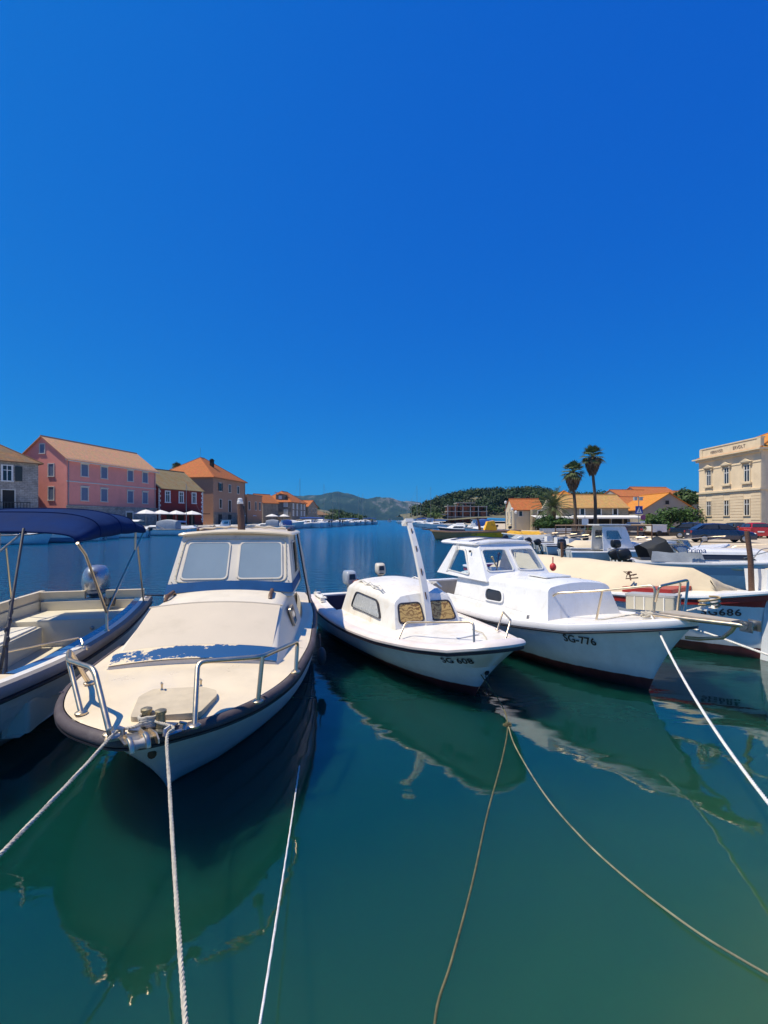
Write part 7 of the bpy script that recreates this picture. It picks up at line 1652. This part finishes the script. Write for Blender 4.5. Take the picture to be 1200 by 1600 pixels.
# ------------------------------------------------------------------ cars, signs, railing
M['tyre'] = mat('tyre_rubber', (.02, .02, .02), rough=.8); M['rim'] = mat('alloy_rim', (.45, .45, .46), rough=.35, metal=.8)
def car(loc, rz, label, paint, kind='saloon', seed=0):
    root = empty('parked_car', loc, rz, label, 'car'); L_, Wd = 4.3, 1.72
    prof = {'saloon': [(-2.12, .62, .95), (-1.5, .64, 1.0), (-1.25, .66, 1.02), (0, .66, 1.0), (.95, .66, .96), (1.1, .64, .93), (1.9, .58, .80), (2.15, .5, .62)], 'hatch': [(-1.95, .6, 1.0), (-1.8, .62, 1.04), (0, .64, 1.02), (.9, .64, .98), (1.1, .64, .95), (1.75, .58, .82), (1.98, .5, .62)]}[kind]
    mb = MB(); rings = []
    for x, _, zt in prof:
        hw = Wd / 2 * (1 - .10 * (abs(x) / 2.15) ** 4); rings.append([(x, hw * .96, .24), (x, hw, .42), (x, hw, .66), (x, hw * .95, zt - .05), (x, hw * .86, zt), (x, 0, zt + .025), (x, -hw * .86, zt), (x, -hw * .95, zt - .05), (x, -hw, .66), (x, -hw, .42), (x, -hw * .96, .24)])
    mb.loft(rings, True, True, True); mb.build('body', paint, root, angle=45)
    x0, x1, x2, x3 = (-1.75, -1.15, .25, 1.0) if kind == 'saloon' else (-1.92, -1.55, .2, 1.0)
    gh = MB(); rr_ = []
    for x, z, w in ((x0, 1.0, .74), (x1, 1.40, .60), ((x1 + x2) / 2, 1.45, .60), (x2, 1.42, .60), (x3, .97, .74)): rr_.append([(x, w, min(z, 1.0) - .02), (x, w if z < 1.1 else .60, z - .06), (x, .5, z), (x, 0, z + .02), (x, -.5, z), (x, -w if z < 1.1 else -.60, z - .06), (x, -w, min(z, 1.0) - .02)])
    gh.loft(rr_, False, True, True); gh.build('roof', paint, root, angle=45)
    def pane(q, nm): mb = MB(); mb.prism(q, poly_normal([Vector(p) for p in q]) * .006); mb.build(nm, M['dark_pane'], root, smooth=False)
    for s_ in (1, -1):
        pane([(x1 + .02, s_ * .668, 1.34), (x0 + .3, s_ * .76, 1.03), (-.35, s_ * .76, 1.03), (-.38, s_ * .655, 1.37)], 'side_window'); pane([(-.28, s_ * .655, 1.37), (-.25, s_ * .76, 1.03), (x3 - .2, s_ * .76, 1.02), (x2 + .02, s_ * .655, 1.36)], 'side_window')
    pane([(x2 + .06, .52, 1.385), (x2 + .06, -.52, 1.385), (x3 + .01, -.66, 1.0), (x3 + .01, .66, 1.0)], 'windscreen'); pane([(x1 - .06, .52, 1.375), (x1 - .06, -.52, 1.375), (x0 - .01, -.66, 1.04), (x0 - .01, .66, 1.04)], 'rear_window')
    for x in (-1.32, 1.32):
        for s_ in (1, -1):
            Mx = Matrix.Translation((x, s_ * .79, .31)) @ Matrix.Rotation(R(90), 4, 'X'); mb = MB(); mb.lathe([(.20, -.1), (.30, -.1), (.315, -.05), (.315, .05), (.30, .1), (.20, .1)], Matrix.Translation((0, 0, 0)) @ Mx, 18); w_ = mb.build('wheel', M['tyre'], root)
            mb = MB(); mb.lathe([(.2, -.02), (.19, .015), (.05, .03)], Matrix.Translation((0, s_ * .085, 0)) @ Mx @ Matrix.Rotation(R(180 if s_ > 0 else 0), 4, 'X'), 14); mb.build('rim', M['rim'], w_)
    xe, xr = prof[-1][0], prof[0][0]
    for s_ in (1, -1):
        mb = MB(); mb.ell((xe - .12, s_ * .58, .67), (.12, .17, .08), 10, 6); mb.build('headlight', M['white_flat'], root); mb = MB(); mb.box((xr - .0, s_ * .66, .82), (.05, .2, .16)); mb.build('tail_light', M['red'], root)
        mb = MB(); mb.ell((.78, s_ * .90, 1.02), (.07, .1, .07), 8, 6); mb.build('wing_mirror', paint, root)
    for x in (xe + .005, xr - .01):
        mb = MB(); mb.box((x, 0, .5 if x > 0 else .62), (.03, .5, .11)); mb.build('number_plate', M['white_flat'], root)
    return root
paint = lambda n, c: mat(n, c, rough=.25, var=.06, coat=.7)
car(((1124 - PX) / FOC * 36.0, 36.0, .38), R(-14), 'dark blue saloon car with pale hubcaps on the sandy car park', paint('dark_blue_paint', (.012, .022, .06)))
car(((1176 - PX) / FOC * 45.0, 45.0, .38), R(70), 'red car seen from behind at the right of the car park', paint('red_car_paint', (.42, .012, .015)), 'hatch')
car(((1214 - PX) / FOC * 45.0, 45.0, .38), R(72), 'white car half cut by the right edge', paint('white_car_paint', (.7, .7, .68)), 'hatch')
car(((1090 - PX) / FOC * 43.0, 43.0, .38), R(-35), 'black car behind the tail of the dark blue saloon', paint('black_car_paint', (.012, .012, .014)))
car(((1147 - PX) / FOC * 50.0, 50.0, .38), R(75), 'dark olive car between the blue saloon and the red car', paint('olive_car_paint', (.05, .055, .04)), 'hatch')
car(((990 - PX) / FOC * 46.0, 46.0, .38), R(62), 'dark car parked behind the white cabin boat', paint('navy_car_paint', (.02, .022, .035)), 'hatch')
tl = empty('box_trailer', ((1024 - PX) / FOC * 50.0, 50.0, .38), R(4), 'low white box trailer parked behind the dark railing', 'trailer')
mb = MB(); mb.prism(round_poly([(-.85, .6, .42), (.85, .6, .42), (.85, .6, 1.15), (-.85, .6, 1.15)], .08), (0, -1.2, 0)); mb.build('body', paint('trailer_white', (.72, .72, .70)), tl)
mb = MB(); mb.prism([(-.9, .65, 1.15), (.9, .65, 1.15), (.9, -.65, 1.15), (-.9, -.65, 1.15)], (0, 0, .06)); mb.build('lid', M['white_flat'], tl, smooth=False)
for y in (-.66, .66):
    mb = MB(); mb.lathe([(.18, -.07), (.28, -.07), (.29, 0), (.28, .07), (.18, .07)], Matrix.Translation((0, y, .29)) @ Matrix.Rotation(R(90), 4, 'X'), 14); mb.build('wheel', M['tyre'], tl)
mb = MB(); mb.tube([(.85, 0, .45), (1.5, 0, .42), (1.55, 0, .05)], .04, 6); mb.build('drawbar', M['dull_steel'], tl)

# dark timber railing along the edge of the car park
rl = empty('quay_railing', (17.4, 40.0, .38), 0, 'dark wooden railing between the boats and the parked cars', 'railing')
ends = [P(872, 821, 34) - Vector((13.6, 29.0, .38)), P(1085, 820, 27) - Vector((13.6, 29.0, .38))]
ends[0].z = 1.16; ends[1].z = 1.28
mb = MB(); mb.tube([ends[0], ends[1]], .09, 6); mb.build('handrail', M['wood'], rl); mb = MB(); mb.tube([ends[0] - Vector((0, 0, .5)), ends[1] - Vector((0, 0, .5))], .03, 6); mb.build('midrail', M['wood'], rl)
for i in range(9):
    p = ends[0].lerp(ends[1], i / 8); mb = MB(); mb.tube([Vector((p.x, p.y, 0)), p], .05, 6); mb.build('post', M['wood'], rl)
# pedestrian crossing sign with its lamp head and lower plates
sg = empty('crossing_sign', ((998 - PX) / FOC * 48, 48, .38), 0, 'blue pedestrian crossing sign on a pole with a lantern on top', 'sign')
mb = MB(); mb.tube([(0, 0, 0), (0, 0, 4.1)], .04, 8); mb.build('pole', M['dull_steel'], sg)
mb = MB(); mb.box((0, -.06, 2.7), (.72, .03, .80)); bd = mb.build('sign_board', mat('sign_blue', (.015, .06, .32), rough=.4), sg, smooth=False)
mb = MB(); mb.prism([(-.27, -.079, 2.41), (.27, -.079, 2.41), (0, -.079, 3.01)], (0, -.004, 0)); tri = mb.build('white_triangle', M['white_flat'], bd, smooth=False)
mb = MB(); mb.ell((0.02, -.088, 2.80), (.035, .004, .035), 8, 5); mb.prism([(-.03, -.084, 2.75), (.05, -.084, 2.75), (.03, -.084, 2.62), (.10, -.084, 2.47), (.05, -.084, 2.47), (.0, -.084, 2.58), (-.07, -.084, 2.47), (-.11, -.084, 2.47), (-.03, -.084, 2.63)], (0, -.004, 0)); mb.build('walking_figure', M['black'], bd, smooth=False)
mb = MB(); mb.lathe([(.26, -.02), (.26, .02)], Matrix.Translation((.42, -.06, 1.95)) @ Matrix.Rotation(R(90), 4, 'X'), 18); mb.build('round_plate', mat('faded_purple_plate', (.25, .06, .16), rough=.5), sg)
mb = MB(); mb.box((.36, -.06, 1.5), (.5, .02, .2)); mb.build('lower_plate', M['white_flat'], sg, smooth=False)
mb = MB(); mb.box((0, 0, 4.0), (1.0, .05, .05)); mb.box((-.34, 0, 3.85), (.30, .26, .36)); mb.box((.20, 0, 3.85), (.30, .26, .36)); mb.build('lantern', M['canvas_grey'], sg, smooth=False)
sg = empty('sign', ((914 - PX) / FOC * 38, 38, .38), 0, 'plain white square board on a thin pole by the quay', 'sign')
mb = MB(); mb.tube([(0, 0, 0), (0, 0, 2.0)], .025, 6); mb.build('pole', M['dull_steel'], sg); mb = MB(); mb.box((0, -.03, 1.55), (.52, .02, .5)); mb.build('sign_board', M['white_flat'], sg, smooth=False)
for px, d, hgt, lab in ((800, 70, 3.0, 'lamp post in front of the pale gabled house'), (806, 72, 2.6, 'second lamp post by the pale gabled house'), (790, 80, 4.4, 'tall lamp post left of the pale gabled house')):
    lp = empty('street_lamp', ((px - PX) / FOC * d, d, .38), 0, lab, 'lamp post'); mb = MB(); mb.tube([(0, 0, 0), (0, 0, hgt)], [.06, .035], 6); mb.build('post', M['dull_steel'], lp); mb = MB(); mb.lathe([(.06, hgt), (.2, hgt + .1), (.22, hgt + .38), (.05, hgt + .5)], None, 8); mb.build('lantern', M['white_flat'], lp)
# benches and a parked scooter on the quay
for i, (px, d) in enumerate(((858, 46), (882, 47))):
    bn = empty('bench', ((px - PX) / FOC * d, d, .38), R(6), 'pale bench under the short palm' if i == 0 else 'pale bench right of the short palm', 'bench', 'benches on the quay')
    for k in range(3):
        mb = MB(); mb.box((0, -.15 + .15 * k, .45), (1.7, .11, .05)); mb.build('seat_slat', M['white_worn'], bn, smooth=False)
    for k in range(2):
        mb = MB(); mb.box((0, .26, .62 + .18 * k), (1.7, .04, .12)); mb.build('back_slat', M['white_worn'], bn, smooth=False)
    for x in (-.7, .7):
        mb = MB(); mb.box((x, .03, .22), (.08, .5, .44)); mb.build('leg', M['dull_steel'], bn, smooth=False)
sc = empty('scooter', ((905 - PX) / FOC * 36, 36, .38), R(20), 'dark scooter parked by the white sign board', 'scooter')
mb = MB(); mb.prism(round_poly([(-.75, .12, .45), (-.1, .12, .38), (.25, .12, .3), (.45, .12, .75), (.38, .12, .8), (.15, .12, .42), (-.05, .12, .72), (-.7, .12, .78)], .05), (0, -.24, 0)); mb.build('body', paint('scooter_grey', (.08, .08, .085)), sc)
mb = MB(); mb.tube([(.62, 0, .28), (.42, 0, .85), (.36, 0, 1.02)], .03, 6); mb.tube([(.36, -.28, 1.02), (.36, .28, 1.02)], .02, 6); mb.build('handlebar', M['dull_steel'], sc)
for x in (-.55, .62):
    mb = MB(); mb.lathe([(.1, -.05), (.26, -.05), (.28, 0), (.26, .05), (.1, .05)], Matrix.Translation((x, 0, .28)) @ Matrix.Rotation(R(90), 4, 'X'), 14); mb.build('wheel', M['tyre'], sc)
mb = MB(); mb.box((-.35, 0, .80), (.6, .24, .09)); mb.build('seat', M['black'], sc)
# bollards along the right quay edge
for i, y in enumerate((17.5, 21.5, 27.5, 33)):
    x = float(np.interp(y, [14, 20, 27, 36], [14.7, 16.2, 16.9, 17.4])); mb = MB(); mb.lathe([(.13, 0), (.11, .05), (.10, .30), (.16, .34), (.16, .40), (.06, .43)], None, 12); one('bollard', mb, M['rubber'], ('iron bollard on the quay nearest the red bow', 'iron bollard on the quay behind the white cabin boat', 'iron bollard on the quay by the tan-covered boat', 'iron bollard on the quay by the dinghies')[i], 'bollard', loc=(x, y, .38), group='bollards on the car park quay')
# low terrace wall and dark hedge line behind the car park
mb = MB(); mb.box((0, 0, .35), (17, .5, .7)); one('low_wall', mb, M['stone_warm'], 'low stone wall edging the terrace under the palms', 'wall', loc=(26.5, 54, .38), rz=R(3), smooth=False)
rs = random.Random(4); bl = [(x * .5, rs.uniform(-.3, .3), .75 + rs.uniform(-.1, .15), .62) for x in range(-26, 27)]
v, f = leaf_cloud(bl, 3600, .13, 77, .38); hd = np_obj('foliage', v, f, M['bush']); hr = empty('hedge', (35.0, 50.0, .38), R(-4), 'dark clipped hedge behind the parked cars', 'hedge'); hd.parent = hr
mb = MB(); mb.box((0, 0, .2), (26, .25, .5)); mb.build('stems', M['bark'], hr, smooth=False)
# ------------------------------------------------------------------ thin summer haze
hm_ = bpy.data.materials.new('haze'); hm_.use_nodes = True; nt = hm_.node_tree; nt.nodes.remove(nt.nodes['Principled BSDF'])
pv = nt.nodes.new('ShaderNodeVolumePrincipled'); pv.inputs['Color'].default_value = (.22, .56, 1.0, 1); pv.inputs['Density'].default_value = .00010; pv.inputs['Anisotropy'].default_value = .2
nt.links.new(pv.outputs[0], nt.nodes['Material Output'].inputs['Volume'])
mb = MB(); mb.box((0, 3400, 149), (10400, 7400, 302)); hz = mb.build('haze', hm_, smooth=False); tag(hz, 'thin blue summer haze over the bay and its far mountain', 'haze', kind='stuff')
